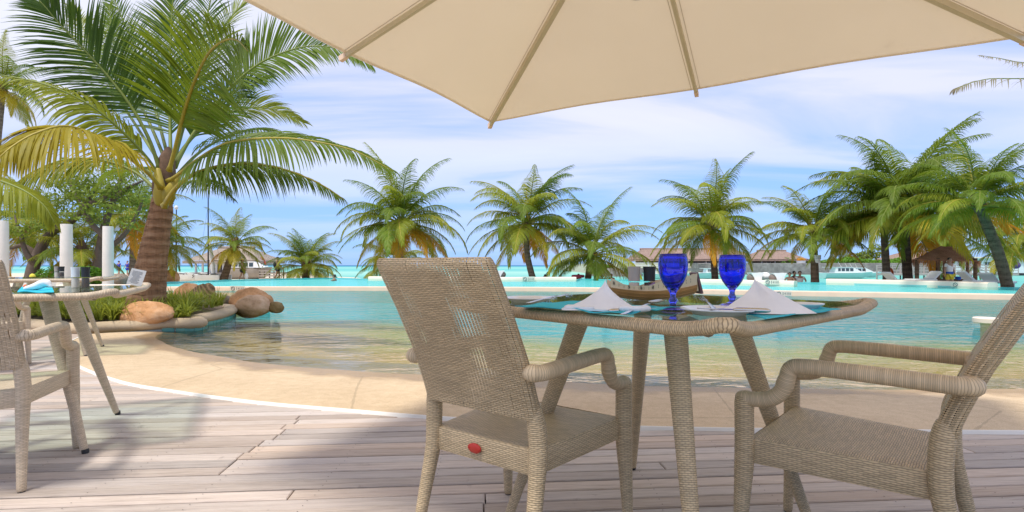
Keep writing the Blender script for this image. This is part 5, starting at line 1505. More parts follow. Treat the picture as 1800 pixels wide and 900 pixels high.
F_([(-130, 300, 7.4), (-80, 300, 7.3), (-20, 312, 7.2), (40, 334, 7.2), (78, 362, 7.2), (96, 392, 7.2)], (0, -.3, .95), 'leaf_lime', 'stem_green', .55, .02, 58, 1.6, 11, petiole=.05, vup=.0)
# fillers behind
F_([(302, 290, 8.9), (336, 244, 9.3), (384, 208, 9.6), (436, 190, 9.8), (486, 194, 10.0), (534, 216, 10.1)], (-.1, -.75, .65), 'leaf_lime', 'stem_green', .62, .02, 66, 1.0, 41, petiole=.26)
F_([(294, 290, 8.9), (262, 215, 9.4), (228, 150, 9.8), (206, 96, 10.0), (196, 50, 10.1), (192, 10, 10.2)], (.15, -.9, .4), 'leaf_green', 'stem_green', .60, .02, 64, .9, 42, petiole=.24)
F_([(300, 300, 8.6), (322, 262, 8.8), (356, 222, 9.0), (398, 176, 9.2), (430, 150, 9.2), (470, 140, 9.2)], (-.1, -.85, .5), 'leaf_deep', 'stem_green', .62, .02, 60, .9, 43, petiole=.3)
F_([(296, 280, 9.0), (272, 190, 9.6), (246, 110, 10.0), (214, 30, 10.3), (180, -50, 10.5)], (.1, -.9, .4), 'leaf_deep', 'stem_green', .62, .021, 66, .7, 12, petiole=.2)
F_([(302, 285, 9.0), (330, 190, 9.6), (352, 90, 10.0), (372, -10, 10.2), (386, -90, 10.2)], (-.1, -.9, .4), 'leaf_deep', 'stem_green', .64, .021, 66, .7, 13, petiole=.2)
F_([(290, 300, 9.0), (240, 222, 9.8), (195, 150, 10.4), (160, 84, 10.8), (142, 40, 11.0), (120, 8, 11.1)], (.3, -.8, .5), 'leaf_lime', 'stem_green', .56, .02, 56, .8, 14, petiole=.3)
F_([(304, 315, 8.8), (350, 268, 9.6), (398, 240, 10.3), (440, 228, 10.9), (480, 230, 11.4), (520, 246, 11.8)], (-.1, -.3, .95), 'leaf_green', 'stem_green', .60, .02, 60, 1.2, 15, petiole=.24)
F_([(298, 330, 8.7), (322, 322, 9.4), (352, 318, 10.2), (384, 328, 10.8), (410, 350, 11.2)], (0, -.3, .95), 'leaf_deep', 'stem_green', .50, .018, 48, 1.3, 16, petiole=.2)
F_([(284, 322, 8.8), (258, 300, 9.6), (228, 296, 10.4), (196, 306, 11.0), (168, 330, 11.4)], (0, -.3, .95), 'leaf_green', 'stem_green', .52, .018, 50, 1.3, 17, petiole=.2)

# fronds of a palm standing outside the frame, reaching in over the deep end
outp = thing('palm_tree', 'sparse wind worn palm whose ragged frond tips hang above the pool', 'palm tree', (14.8, 12.4, -1.1))
mb = MB(); tpp = spline([Vector((14.8, 12.4, -1.2)), Vector((14.6, 12.3, 2)), Vector((14.7, 12.3, 5.2))], 14); mb.tube(tpp, [.24 - .006 * i for i in range(14)], 14); part('trunk', mb, M['bark_brown'], outp, True, world=True)
def FO(pts, seed, **kw): return frond_px(pts, kw.pop('N', (0, -.35, .93)), 'leaf_dry', 'stem_green', .42, .020, kw.pop('nst', 46), 1.8, seed, petiole=.15, parent=outp, rad=.03, **kw)
FO([(2005, 148, 12.3), (1930, 110, 12.1), (1860, 108, 12.0), (1800, 110, 11.9), (1755, 102, 11.9), (1722, 97, 11.8)], 31, thin=.30, prof=lambda g: 1.0 - .35 * g)
FO([(2005, 160, 12.3), (1940, 136, 12.0), (1870, 134, 11.8), (1800, 138, 11.6), (1735, 139, 11.5), (1690, 152, 11.4), (1676, 160, 11.4)], 32, thin=.22)
FO([(2005, 150, 12.4), (2080, 90, 12.8), (2180, 90, 13.2), (2280, 150, 13.6)], 33)
FO([(2005, 150, 12.4), (2030, 20, 12.9), (2060, -90, 13.4), (2120, -170, 13.9)], 34)
FO([(2005, 160, 12.2), (2060, 170, 11.6), (2120, 230, 11.2), (2160, 320, 11.0)], 35)

# ------------------------------------------------------------------ leafy tree, hedges, bushes
def leaf_cloud(mb, c, rad, n, size, rr, shell=0.55):
    for _ in range(n):
        while True:
            d = Vector((rr.uniform(-1, 1), rr.uniform(-1, 1), rr.uniform(-1, 1)))
            if shell * .5 < d.length < 1: break
        p = c + Vector((d.x * rad[0], d.y * rad[1], d.z * rad[2])); s = size * rr.uniform(.6, 1.3)
        nrm = (d + Vector((rr.uniform(-1, 1), rr.uniform(-1, 1), rr.uniform(-.3, 1.4)))).normalized()
        a = nrm.orthogonal().normalized(); a = (a * math.cos(rr.uniform(0, 6.28)) + nrm.cross(a) * math.sin(rr.uniform(0, 6.28))).normalized(); b = nrm.cross(a)
        i0 = len(mb.v); mb.v += [p - a * s, p + b * s * .42 + nrm * s * .1, p + a * s, p - b * s * .42 + nrm * s * .1]
        mb.face((i0, i0 + 1, i0 + 2, i0 + 3))
rr = random.Random(44)
YT = 26.0
tree = thing('leafy_tree', 'crooked broad leaved tree with dark forking branches behind the white posts', 'tree', D(165, 497, YT) * 1.0)
tree.location.z = -0.02
limbs = [[(165, 500), (172, 470), (176, 440), (183, 400), (200, 350), (214, 310)], [(178, 440), (206, 425), (228, 400), (243, 372), (252, 350)], [(183, 415), (160, 392), (142, 360), (128, 330), (120, 305)],
         [(52, 505), (58, 470), (70, 440), (82, 418), (103, 400), (128, 388), (150, 362), (166, 330)], [(66, 448), (40, 432), (15, 436), (-20, 425)], [(58, 462), (44, 440), (36, 410), (26, 380)], [(104, 400), (90, 372), (76, 350), (62, 332)], [(200, 350), (228, 330), (250, 318)], [(150, 362), (186, 346), (206, 330)]]
for li, l in enumerate(limbs):
    pts = spline([D(x, y, YT + .6 * math.sin(li * 2.1 + k * .5)) for k, (x, y) in enumerate(l)], 16); r_ = .30 if li in (0, 3) else .15
    mb = MB(); mb.tube(pts, [r_ * (1 - .72 * i / 15) for i in range(16)], 9, 'round'); part('trunk' if li in (0, 3) else 'limb', mb, M['branch'], tree, True, world=True)
mb = MB()
for x, y, rx, ry, n in ((120, 330, 44, 30, 900), (165, 318, 46, 34, 1100), (210, 330, 40, 34, 900), (185, 360, 46, 26, 800), (140, 365, 40, 24, 650), (96, 360, 36, 28, 650), (236, 362, 26, 26, 420), (228, 394, 15, 17, 170), (60, 375, 34, 26, 480), (20, 395, 36, 24, 420), (205, 295, 34, 18, 420), (150, 292, 34, 18, 380), (250, 340, 18, 22, 240), (40, 350, 36, 24, 350), (75, 395, 26, 16, 260), (172, 385, 26, 14, 260)):
    for q in range(7):
        xx, yy = x + rr.uniform(-.65, .65) * rx, y + rr.uniform(-.65, .65) * ry
        leaf_cloud(mb, D(xx, yy, YT + rr.uniform(-1.5, 1.5)), (rx * .42 * YT / F_PX, .7, ry * .42 * YT / F_PX), n // 9, .105, rr)
part('crown', mb, M['broad'], tree, True, world=True)
def bush(name, label, cat, boxes, Y, n, size, mat, seed, group=None, dep=1.0):
    """boxes: (px, py, rx, ry)"""
    rr = random.Random(seed); b0 = D(boxes[0][0], boxes[0][1] + boxes[0][3], Y); t = thing(name, label, cat, b0, 0, group)
    mb = MB(); stem = MB()
    for x, y, rx, ry in boxes:
        c = D(x, y, Y); leaf_cloud(mb, c, (rx * Y / F_PX, dep, ry * Y / F_PX), n, size, rr, .9)
        for _ in range(4):
            p = c + Vector((rr.uniform(-.5, .5) * rx * Y / F_PX, 0, 0)); stem.tube([Vector((c.x, c.y, c.z - ry * Y / F_PX)), p], size * .15, 5)
    part('foliage', mb, mat, t, True, world=True); part('stem', stem, M['branch'], t, True, world=True)
    return t
bush('bush', 'bright green rounded bush beside the third white post', 'bush', [(163, 487, 13, 13), (152, 478, 14, 10)], 24, 420, .10, M['hedge'], 1)
bush('bush', 'lime green bush in front of the second white post', 'bush', [(100, 480, 20, 12), (84, 488, 16, 8), (122, 486, 12, 9)], 26, 380, .10, M['hedge'], 2)
YH = 112.0
for k in range(7):
    x0 = 1372 + k * 31
    bush('hedge', ['bright green hedge behind the seawall planter pot', 'bright green hedge beyond the slender collared palm', 'bright green hedge above the boat stern', 'bright green hedge above the boat cabins', 'bright green hedge above the second boat bow', 'bright green hedge between the pale and dark trunks', 'bright green hedge behind the hut edge'][k], 'hedge',
         [(x0 + q * 10, 461 - 2.5 * math.sin(k * 1.9 + q), 9, 6.5) for q in range(4)], YH, 210, .30, M['hedge'], 30 + k, 'clipped hedges on the seawall', 1.6)
bush('bush', 'darker green tree top rising over the hedge near the pale palm trunk', 'bush', [(1540, 442, 16, 14), (1522, 450, 14, 10), (1500, 452, 16, 8)], 125, 330, .36, M['broad'], 50)
bush('bush', 'small green bush on the round stone pier head', 'bush', [(1070, 469, 9, 4)], 92, 220, .18, M['hedge'], 51)
# ------------------------------------------------------------------ white posts, terrace wall
def wpost(px0, px1, ptop, pbot, Y, label):
    a = D(px0, pbot, Y); b = D(px1, ptop, Y); w = b.x - a.x; c = ((a.x + b.x) / 2, Y)
    t = thing('post', label, 'post', (c[0], c[1], -.05), 0, 'white concrete posts')
    mb = MB(); h = b.z + .05; n = 20
    mb.lathe([(w * .52, 0), (w * .52, h * .5), (w * .49, h - .02), (w * .47, h), (0, h + .004)], n); part('shaft', mb, M['post'], t, R(40))
    mb = MB(); mb.lathe([(w * .7, 0), (w * .7, .12), (w * .66, .15), (w * .5, .16)], n); part('footing', mb, M['post'], t, R(40))
wpost(-4, 13, 388, 503, 22.0, 'white round post cut off by the picture edge above the slotted chair')
wpost(108, 125.5, 394, 503, 22.4, 'white round post rising behind the pair of grinders')
wpost(182, 198, 398, 503, 22.8, 'white round post nearest to the big palm trunk')
tw = wall_run('terrace_wall', spline([Vector((-24, 21.0, 0)), Vector((-19.5, 21.2, 0)), Vector((-15.6, 21.4, 0))], 12), -.3, .13, .4, M['white_wall'], 'low white terrace wall at the feet of the white posts', .03)
# small plant in the planter end, brown mound of sand
mb = MB(); q = D(207, 494, 24); mb.blob(q, (.42, .5, .34), 61, .15, 14, 9); single('boulder', mb, M['rock_grey'], 'brown boulder on the beach under the three people in blue', 'boulder', q, True)
mb = MB(); q = D(300, 491, 36); mb.blob(q, (.62, .6, .66), 62, .2, 14, 9); single('boulder', mb, M['rock_orange'], 'orange boulder just behind the big palm trunk by the catamarans', 'boulder', q, True)

# ------------------------------------------------------------------ people
def skin_mesh(name, verts, edges, mats, sub=1):
    """verts: (pos, radius or (rx, ry)); grown with a Skin modifier into one continuous surface"""
    me = bpy.data.meshes.new(name + '_cage'); me.from_pydata([tuple(v[0]) for v in verts], edges, [])
    ob = bpy.data.objects.new(name + '_cage', me); COL.objects.link(ob)
    sk = ob.modifiers.new('skin', 'SKIN'); sk.use_smooth_shade = True
    if not me.skin_vertices: me.skin_vertices.new()
    for i, v in enumerate(verts):
        r = v[1] if isinstance(v[1], tuple) else (v[1], v[1]); me.skin_vertices[0].data[i].radius = r
    me.skin_vertices[0].data[0].use_root = True
    sb = ob.modifiers.new('sub', 'SUBSURF'); sb.levels = sub; sb.render_levels = sub
    dg = bpy.context.evaluated_depsgraph_get(); dg.update()
    out = bpy.data.meshes.new_from_object(ob.evaluated_get(dg)); out.name = name
    out.materials.clear()
    for m in mats: out.materials.append(m)
    for p in out.polygons: p.material_index = 0; p.use_smooth = True
    bpy.data.objects.remove(ob); bpy.data.meshes.remove(me)
    return out
def person(label, foot, h, rz, skin='skin', shirt=None, shorts=None, hat=None, pack=None, stride=0.16, arms=((.10, .10), (-.06, .12)), hair='hair', long_hair=False, group='people by the water', sleeve=True):
    """local frame: x to the person's right hand side, y forward; arms = (forward reach, outward) of each hand"""
    t = thing('person', label, 'person', foot, rz, group); u = h / 7.5
    hip, sho, chest = .52 * h, .815 * h, .70 * h
    V = [((0, 0, hip), (.105 * h * .72, .068 * h)), ((0, -.004 * h, .61 * h), (.074 * h, .058 * h)), ((0, 0, chest), (.092 * h, .064 * h)), ((0, .0, .80 * h), (.070 * h, .050 * h)), ((0, .004 * h, .845 * h), .030 * h), ((0, .012 * h, .885 * h), (.040 * h, .046 * h)), ((0, .014 * h, .935 * h), (.047 * h, .054 * h)), ((0, .010 * h, .985 * h), (.032 * h, .036 * h))]
    E = [(0, 1), (1, 2), (2, 3), (3, 4), (4, 5), (5, 6), (6, 7)]
    def leg(s, fw):
        i = len(V)
        V.extend([((s * .055 * h, 0, .49 * h), .056 * h), ((s * .055 * h, fw * .55 * h + .012 * h, .275 * h), .036 * h), ((s * .053 * h, fw * 1.0 * h - .012 * h, .17 * h), .032 * h), ((s * .052 * h, fw * 1.05 * h - .02 * h, .045 * h), .020 * h), ((s * .054 * h, fw * 1.05 * h + .055 * h, .015 * h), (.020 * h, .013 * h))])
        E.extend([(0, i), (i, i + 1), (i + 1, i + 2), (i + 2, i + 3), (i + 3, i + 4)])
    leg(-1, stride); leg(1, -stride)
    for s, (fw, ow) in ((-1, arms[0]), (1, arms[1])):
        i = len(V)
        V.extend([((s * .105 * h, 0, sho - .005 * h), .030 * h), ((s * (.118 + ow * .35) * h, fw * .25 * h - .012 * h, .655 * h), .024 * h), ((s * (.112 + ow * .7) * h, fw * .8 * h, .525 * h), .018 * h), ((s * (.110 + ow * .75) * h, fw * .95 * h + .006 * h, .475 * h), (.017 * h, .010 * h)), ((s * (.108 + ow * .75) * h, fw * 1.0 * h + .012 * h, .435 * h), (.012 * h, .007 * h))])
        E.extend([(3, i), (i, i + 1), (i + 1, i + 2), (i + 2, i + 3), (i + 3, i + 4)])
    link('body', skin_mesh('body', V, E, [M[skin]], 1), t)
    g = .010 * h
    def grow(r): return tuple(x + g for x in r) if isinstance(r, tuple) else r + g
    if shirt:
        vs = [(V[0][0], grow(V[0][1])), (V[1][0], grow((.082 * h, .062 * h))), (V[2][0], grow(V[2][1])), (V[3][0], grow(V[3][1]))]
        vs[0] = ((0, 0, .535 * h), vs[0][1]); es = [(0, 1), (1, 2), (2, 3)]
        if sleeve:
            for b in (18, 23):
                i = len(vs); sp, ep = Vector(V[b][0]), Vector(V[b + 1][0])
                vs += [(tuple(sp), .036 * h), (tuple(sp.lerp(ep, .6)), .035 * h)]; es += [(3, i), (i, i + 1)]
        link('shirt', skin_mesh('shirt', vs, es, [M[shirt]], 1), t)
    if shorts:
        vs = [((0, 0, .525 * h), grow((.082 * h, .066 * h)))]; es = []
        for b in (8, 13):
            i = len(vs); sp, ep = Vector(V[b][0]), Vector(V[b + 1][0])
            vs += [(tuple(sp), .064 * h), (tuple(sp.lerp(ep, .62)), .052 * h)]; es += [(0, i), (i, i + 1)]
        link('shorts', skin_mesh('shorts', vs, es, [M[shorts]], 1), t)
    mb = MB(); c = Vector((0, -.003 * h, .950 * h)); mb.blob(c, (.052 * h, .058 * h, .050 * h), 3, .08, 14, 9)
    if long_hair: mb.blob(c + Vector((0, -.035 * h, -.055 * h)), (.045 * h, .026 * h, .075 * h), 4, .1, 12, 8)
    for v in mb.v:
        if v.y > .022 * h and v.z < .972 * h: v.y = .022 * h
    part('hair', mb, M[hair], t, True)
    mb = MB()
    for s in (-1, 1): mb.blob(Vector((s * .018 * h, .060 * h, .936 * h)), (.006 * h, .004 * h, .004 * h), 1, 0, 8, 6)
    part('eyes', mb, M['ink'], t, True)
    mb = MB(); mb.tube([(0, .058 * h, .935 * h), (0, .070 * h, .918 * h)], [.006 * h, .010 * h], 6, 'round'); part('nose', mb, M[skin], t, True)
    mb = MB(); mb.box((0, .059 * h, .899 * h), (.024 * h, .006 * h, .004 * h)); part('mouth', mb, M['red'], t, False)
    mb = MB()
    for s in (-1, 1): mb.blob(Vector((s * .048 * h, .008 * h, .930 * h)), (.007 * h, .012 * h, .018 * h), 1, 0, 8, 6)
    part('ears', mb, M[skin], t, True)
    if hat:
        mb = MB(); mb.lathe([(.085 * h, .962 * h), (.088 * h, .966 * h), (.060 * h, .972 * h), (.057 * h, 1.0 * h), (.045 * h, 1.022 * h), (0, 1.028 * h)], 18, (0, .008 * h, 0)); mb.blob(Vector((0, .075 * h, .962 * h)), (.045 * h, .045 * h, .006 * h), 1, 0, 12, 6)
        part('hat', mb, M[hat], t, True)
    if pack:
        mb = MB(); mb.blob(Vector((0, -.118 * h, .655 * h)), (.080 * h, .062 * h, .130 * h), 6, .10, 14, 10); b = part('backpack', mb, M[pack], t, True)
        mb = MB()
        for s in (-1, 1): mb.tube(spline([(s * .05 * h, -.08 * h, .77 * h), (s * .055 * h, -.01 * h, .832 * h), (s * .056 * h, .068 * h, .76 * h), (s * .07 * h, .03 * h, .66 * h), (s * .07 * h, -.07 * h, .60 * h)], 12), .009 * h, 6)
        part('strap', mb, M[pack], b, True)
    return t
def ground_foot(px, py, Y, z): p = D(px, py, Y); p.z = z; return p
person('woman in a yellow sun hat and dark shorts walking along the pool edge', ground_foot(426, 492, 40.5, -.30), 1.70, R(-80), 'skin', 'olive_cloth', 'dark_cloth', hat='yellow_cloth', stride=.08, arms=((.10, .05), (.22, .05)), long_hair=True, sleeve=False)
mb = MB(); q = D(433, 485.5, 40.2); mb.blob(q, (.16, .10, .26), 9, .16, 12, 9); mb.tube(spline([q + Vector((-.07, 0, .2)), q + Vector((-.02, 0, .42)), q + Vector((.05, 0, .2))], 8), .012, 5); single('bag', mb, M['white_cloth'], 'white cloth bag carried by the woman in the yellow hat', 'bag', q, True)
person('man in dark shorts with a dark backpack standing by the pool edge', ground_foot(488, 490, 40.0, -.22), 1.80, R(-84), 'skin', 'olive_cloth', 'navy_cloth', pack='dark_cloth', stride=.06, arms=((.18, .04), (.26, .03)), sleeve=False)
for k, px in enumerate((209, 224, 237)):
    person(['person in a blue shirt walking first on the beach beside the white post', 'person in a blue shirt with arms spread walking in the middle of three', 'person in a blue shirt walking closest to the big palm trunk'][k], ground_foot(px, 485, 58, -.30), 1.72, R((-10, 160, 20)[k]), 'skin', 'blue_cloth', 'blue_cloth', stride=(.10, .07, .12)[k], arms=(((.05, .10), (-.05, .10)), ((.1, .26), (.05, .26)), ((.12, .06), (-.1, .06)))[k], group='three people in blue shirts')
person('person in a white shirt with blue hem and lemon shorts under the thatched hut', ground_foot(1669, 495, 25.8, -.45), 1.76, R(185), 'skin', 'white_cloth', 'lemon_cloth', stride=.02, arms=((.02, .05), (.02, .05)))
t = [o for o in COL.objects if o.get('label', '').startswith('person in a white shirt with blue hem')][0]
mb = MB(); P = []
for z, k in ((.93, 1.02), (.99, 1.05), (1.05, 1.03)): P.append([(.165 * k * math.cos(2 * math.pi * i / 20), .135 * k * math.sin(2 * math.pi * i / 20), z) for i in range(20)])
mb.grid(P, wrap=True); part('shirt_hem', mb, M['royal_blue'], t, True)
def bather(label, px, py, Y, skin='skin', top=None, size=1.0, rz=0, hair='hair', reach=0, group='bathers in the water'):
    """a person standing chest deep: head, neck, shoulders and arms above the water; py is the crown of the head"""
    top_ = D(px, py, Y); h = 1.7 * size; base = Vector((top_.x, top_.y, top_.z - .36 * h)); t = thing('person', label, 'person', base, rz, group)
    z0 = .64 * h
    V = [((0, 0, 0), (.085 * h, .06 * h)), ((0, 0, .09 * h), (.092 * h, .062 * h)), ((0, 0, .165 * h), (.070 * h, .05 * h)), ((0, .004 * h, .205 * h), .03 * h), ((0, .012 * h, .245 * h), (.040 * h, .046 * h)), ((0, .014 * h, .295 * h), (.047 * h, .054 * h)), ((0, .01 * h, .345 * h), (.032 * h, .036 * h))]
    E = [(0, 1), (1, 2), (2, 3), (3, 4), (4, 5), (5, 6)]
    for s in (-1, 1):
        i = len(V); V += [((s * .105 * h, 0, .165 * h), .03 * h), ((s * .15 * h, .05 * h + reach * .1, .07 * h), .024 * h), ((s * .13 * h, .16 * h + reach * .25, .045 * h), .018 * h), ((s * .12 * h, .22 * h + reach * .3, .04 * h), (.015 * h, .008 * h))]
        E += [(2, i), (i, i + 1), (i + 1, i + 2), (i + 2, i + 3)]
    link('body', skin_mesh('body', V, E, [M[skin]], 1), t)
    mb = MB(); c = Vector((0, -.003 * h, .31 * h)); mb.blob(c, (.052 * h, .058 * h, .050 * h), 3, .06, 12, 8)
    for v in mb.v:
        if v.y > .022 * h and v.z < .332 * h: v.y = .022 * h
    part('hair', mb, M[hair], t, True)
    if top:
        vs = [((0, 0, -.02 * h), (.096 * h, .07 * h)), ((0, 0, .09 * h), (.102 * h, .072 * h)), ((0, 0, .165 * h), (.078 * h, .058 * h)), ((-.10 * h, 0, .165 * h), .036 * h), ((.10 * h, 0, .165 * h), .036 * h), ((-.135 * h, .02 * h, .11 * h), .034 * h), ((.135 * h, .02 * h, .11 * h), .034 * h)]
        link('shirt', skin_mesh('shirt', vs, [(0, 1), (1, 2), (2, 3), (2, 4), (3, 5), (4, 6)], [M[top]], 1), t)
    return t
bather('dark haired swimmer reaching out in the upper pool beside the squat palm', 588, 482, 31.5, 'skin', None, 1.0, R(75), reach=1.0)
bather('dark haired bather beyond the wall between the slim palm and the short palm', 958, 482, 36, 'skin', None, .95, R(20))
bather('fair bather with a pink float beside the short dark palm', 1017, 481, 37, 'skin_pale', 'coral_cloth', .95, R(200))
bather('fair haired bather nearest the short palm trunk', 1051, 483, 37, 'skin_pale', None, .9, R(170), hair='rock_hair' if 'rock_hair' in M else 'hair')
bather('dark haired bather in the middle of the group near the boat tray', 1058, 483, 37.6, 'skin', 'dark_cloth', .9, R(160))
bather('dark haired bather in a coral top behind the boat tray', 1075, 481, 38, 'skin', 'coral_cloth', 1.0, R(190))
bather('seated bather with bare shoulders beside the white pods', 1388, 478.5, 30, 'skin', None, 1.0, R(150))
bather('bather bending behind the bare shouldered one by the white pods', 1396, 476, 31, 'skin', 'dark_cloth', 1.05, R(210))
bather('bather in a white shirt beside the slender collared palm', 1406, 476, 30.5, 'skin', 'white_cloth', 1.15, R(160))
mb = MB(); q = D(1016, 485.5, 36.4); mb.tube([q + Vector((.36 * math.cos(2 * math.pi * k / 18), .36 * math.sin(2 * math.pi * k / 18), 0)) for k in range(18)], .10, 10, closed=True, up=(0, 0, 1)); single('float_ring', mb, M['pink_plastic'], 'pink swimming ring round the fair bather', 'float', q, True)

# ------------------------------------------------------------------ boats and the jetty on the beach side
def loft_hull(mb, L, Wd, Hh, bow=.30, n=14, mi=0, flare=.75, rise=.35, stern=1.0, keel=.0):
    P = []
    for i in range(n + 1):
        f = i / n; w = Wd / 2 * (stern if f < .02 else 1) * min(1, (stern + (1 - stern) * min(1, f * 5))) * (1 - max(0, (f - (1 - bow)) / bow) ** 1.9)
        zt = Hh * (1 + rise * max(0, (f - .45) / .55) ** 1.7); zb = keel + Hh * .55 * max(0, (f - .72) / .28) ** 2
        w = max(w, .015)
        P.append([(L * (f - .5) + (L * .05 * max(0, (f - .7) / .3) if q in (0, 6) else 0), y * w, z) for q, (y, z) in enumerate(((-1, zt), (-.96, zt * .6 + zb * .4), (-flare, zb + (zt - zb) * .12), (0, zb), (flare, zb + (zt - zb) * .12), (.96, zt * .6 + zb * .4), (1, zt)))])
    b = mb.grid(P, mi=mi); m = 7
    for i in range(n): mb.face((b + i * m + 6, b + (i + 1) * m + 6, b + (i + 1) * m, b + i * m), None, mi)      # deck
    mb.face([b + q for q in range(7)][::-1], None, mi); mb.face([b + n * m + q for q in range(7)], None, mi)
    return P
def launch(label, px0, px1, pw, ph, Y, flip=1, group='white motor launches in the harbour', open_stern=True, cab=(.20, .80)):
    """pw: waterline row, ph: roof row"""
    a, b = D(px0, pw, Y), D(px1, pw, Y); L = abs(b.x - a.x); c = (a + b) / 2; H = (pw - ph) * Y / F_PX
    t = thing('motor_boat', label, 'boat', (c.x, c.y, -1.02), 0 if flip > 0 else math.pi, group); dz = c.z + 1.02; Wd = L * .27
    hh = H * .46 + dz
    mb = MB(); loft_hull(mb, L, Wd, hh, rise=.22); part('hull', mb, M['boat_mint'], t, R(35))
    mb = MB()
    for s in (-1, 1): mb.tube([(L * (-.5 + f * .93), s * (Wd / 2 * (1 - max(0, (f - .7) / .3) ** 1.9)) * 1.004, hh * (1 + .22 * max(0, (f - .45) / .55) ** 1.7)) for f in [k / 12 for k in range(13)]], hh * .045, 6)
    part('rub_rail', mb, M['boat_white'], t)
    x0, x1 = L * (cab[0] - .5), L * (cab[1] - .5); cw = Wd * .40; z0, z1 = hh * .98, H + dz
    mb = MB(); P = []
    for x, zt, k in ((x0, z1, 1), (x0 + (x1 - x0) * .62, z1, 1), (x0 + (x1 - x0) * .80, z0 + (z1 - z0) * .55, .92), (x1, z0 + .02, .7)):
        P.append([(x + (.10 if q in (1, 2) and x == x0 else 0), y, z) for q, (y, z) in enumerate(((-cw * k, z0), (-cw * k * .90, zt), (cw * k * .90, zt), (cw * k, z0)))])
    bb = mb.grid(P); mb.face([bb + 3, bb + 2, bb + 1, bb]); 
    cb = part('cabin', mb, M['boat_white'], t, R(25))
    for k in range(4):
        f0, f1 = .07 + k * .145, .07 + k * .145 + .115; xa, xb = x0 + (x1 - x0) * f0, x0 + (x1 - x0) * f1
        for s in (-1, 1):
            mb = MB(); zc0, zc1 = z0 + (z1 - z0) * .34, z0 + (z1 - z0) * .86; ya, yb = cw * (1 - .10 * .34) + .012, cw * (1 - .1 * .86) + .012
            q = [Vector((xa + .10 * (k == 0), s * ya, zc0)), Vector((xb, s * ya, zc0)), Vector((xb, s * yb, zc1)), Vector((xa + .14 * (k == 0), s * yb, zc1))]
            mb.quad(*q); mb.quad(*[p - Vector((0, s * .03, 0)) for p in q][::-1]); part('window', mb, M['window'], cb, False)
    mb = MB(); mb.box(((x0 + x1 * .3 + x0 * -.0) / 1.3 - L * .03, 0, z1 + .03), ((x1 - x0) * .86, cw * 2.0, .05)); part('roof', mb, M['boat_white'], cb)
    mb = MB(); mb.tube([(x0 + L * .2, .1, z1), (x0 + L * .13, .12, z1 + H * .55)], .02, 5); mb.tube([(x0 + L * .30, -.1, z1), (x0 + L * .25, -.12, z1 + H * .42)], .018, 5); part('aerial', mb, M['boat_white'], t)
    return t
launch('white motor launch with a mint hull moored in front', 1446, 1531, 488, 470, 76)
launch('second white motor launch whose bow shows beyond the first', 1482, 1550, 487, 471, 83, cab=(.05, .80))
launch('white open boat with a mint hull behind the goblets', 1183, 1262, 487, 472, 72, flip=1, cab=(.70, .92))
launch('small white boat beside the round pier head', 1130, 1176, 487, 475, 74, flip=-1, cab=(.5, .85))
# round pier head and gangway
pier = thing('pier_head', 'round stone pier head with a bush standing in the sea', 'pier', D(1090, 484, 92))
mb = MB(); c = D(1085, 484, 92); c.z = -1.4; mb.lathe([(4.6, 0), (4.5, 1.4), (4.2, 1.75), (0, 1.8)], 26, c); part('stone_drum', mb, M['seawall'], pier, R(40), world=True)
mb = MB(); mb.box((c.x + 12, c.y + .4, .15), (18, 2.2, .5)); part('walkway', mb, M['seawall'], pier, world=True)
for k in range(5):
    mb = MB(); mb.tube([(c.x + 3 + k * 2.3, c.y - .6, .35), (c.x + 3 + k * 2.3, c.y - .6, 1.9)], .07, 6); part('pier_post', mb, M['boat_white'], pier, world=True)
mb = MB(); mb.tube([(c.x + 3, c.y - .6, 1.3), (c.x + 12.2, c.y - .6, 1.3)], .05, 6); mb.tube([(c.x + 3, c.y - .6, .85), (c.x + 12.2, c.y - .6, .85)], .04, 6); part('handrail', mb, M['boat_white'], pier, world=True)

# seawall, planter pot, buildings on the harbour side
sw = wall_run('seawall', spline([Vector((38, 107, 0)), Vector((60, 106, 0)), Vector((80, 103, 0)), Vector((92, 100, 0)), Vector((140, 96, 0))], 20), -1.6, 1.35, 6.0, M['seawall'], 'long grey stone seawall behind the moored boats', .1)
mb = MB()
for k in range(7):
    z = -.7 + k * .3; mb.tube([Vector((38 + q * 6, 106.93 - (0 if q < 4 else (q - 3) * .50), z)) for q in range(10)], .035, 5)
part('stone_course', mb, M['rock_grey'], sw, world=True)
flat_poly('land', [(18, 112), (60, 111), (90, 107), (140, 101), (260, 96), (260, 200), (18, 200)], 1.30, M['sand'], 3.0)
mb = MB(); c = D(1408, 462.5, 108); mb.lathe([(.55, -.95), (.8, -.2), (.85, .35), (.92, .5), (.7, .5), (.65, .3), (0, .3)], 16, c); pot = single('planter_pot', mb, M['white'], 'white planter pot with orange flowers on the seawall', 'planter', c, R(40))
mb = MB(); rr = random.Random(9); leaf_cloud(mb, c + Vector((0, 0, .75)), (.9, .7, .38), 220, .14, rr, .9); part('flowers', mb, M['leaf_gold'], pot, True, world=True)
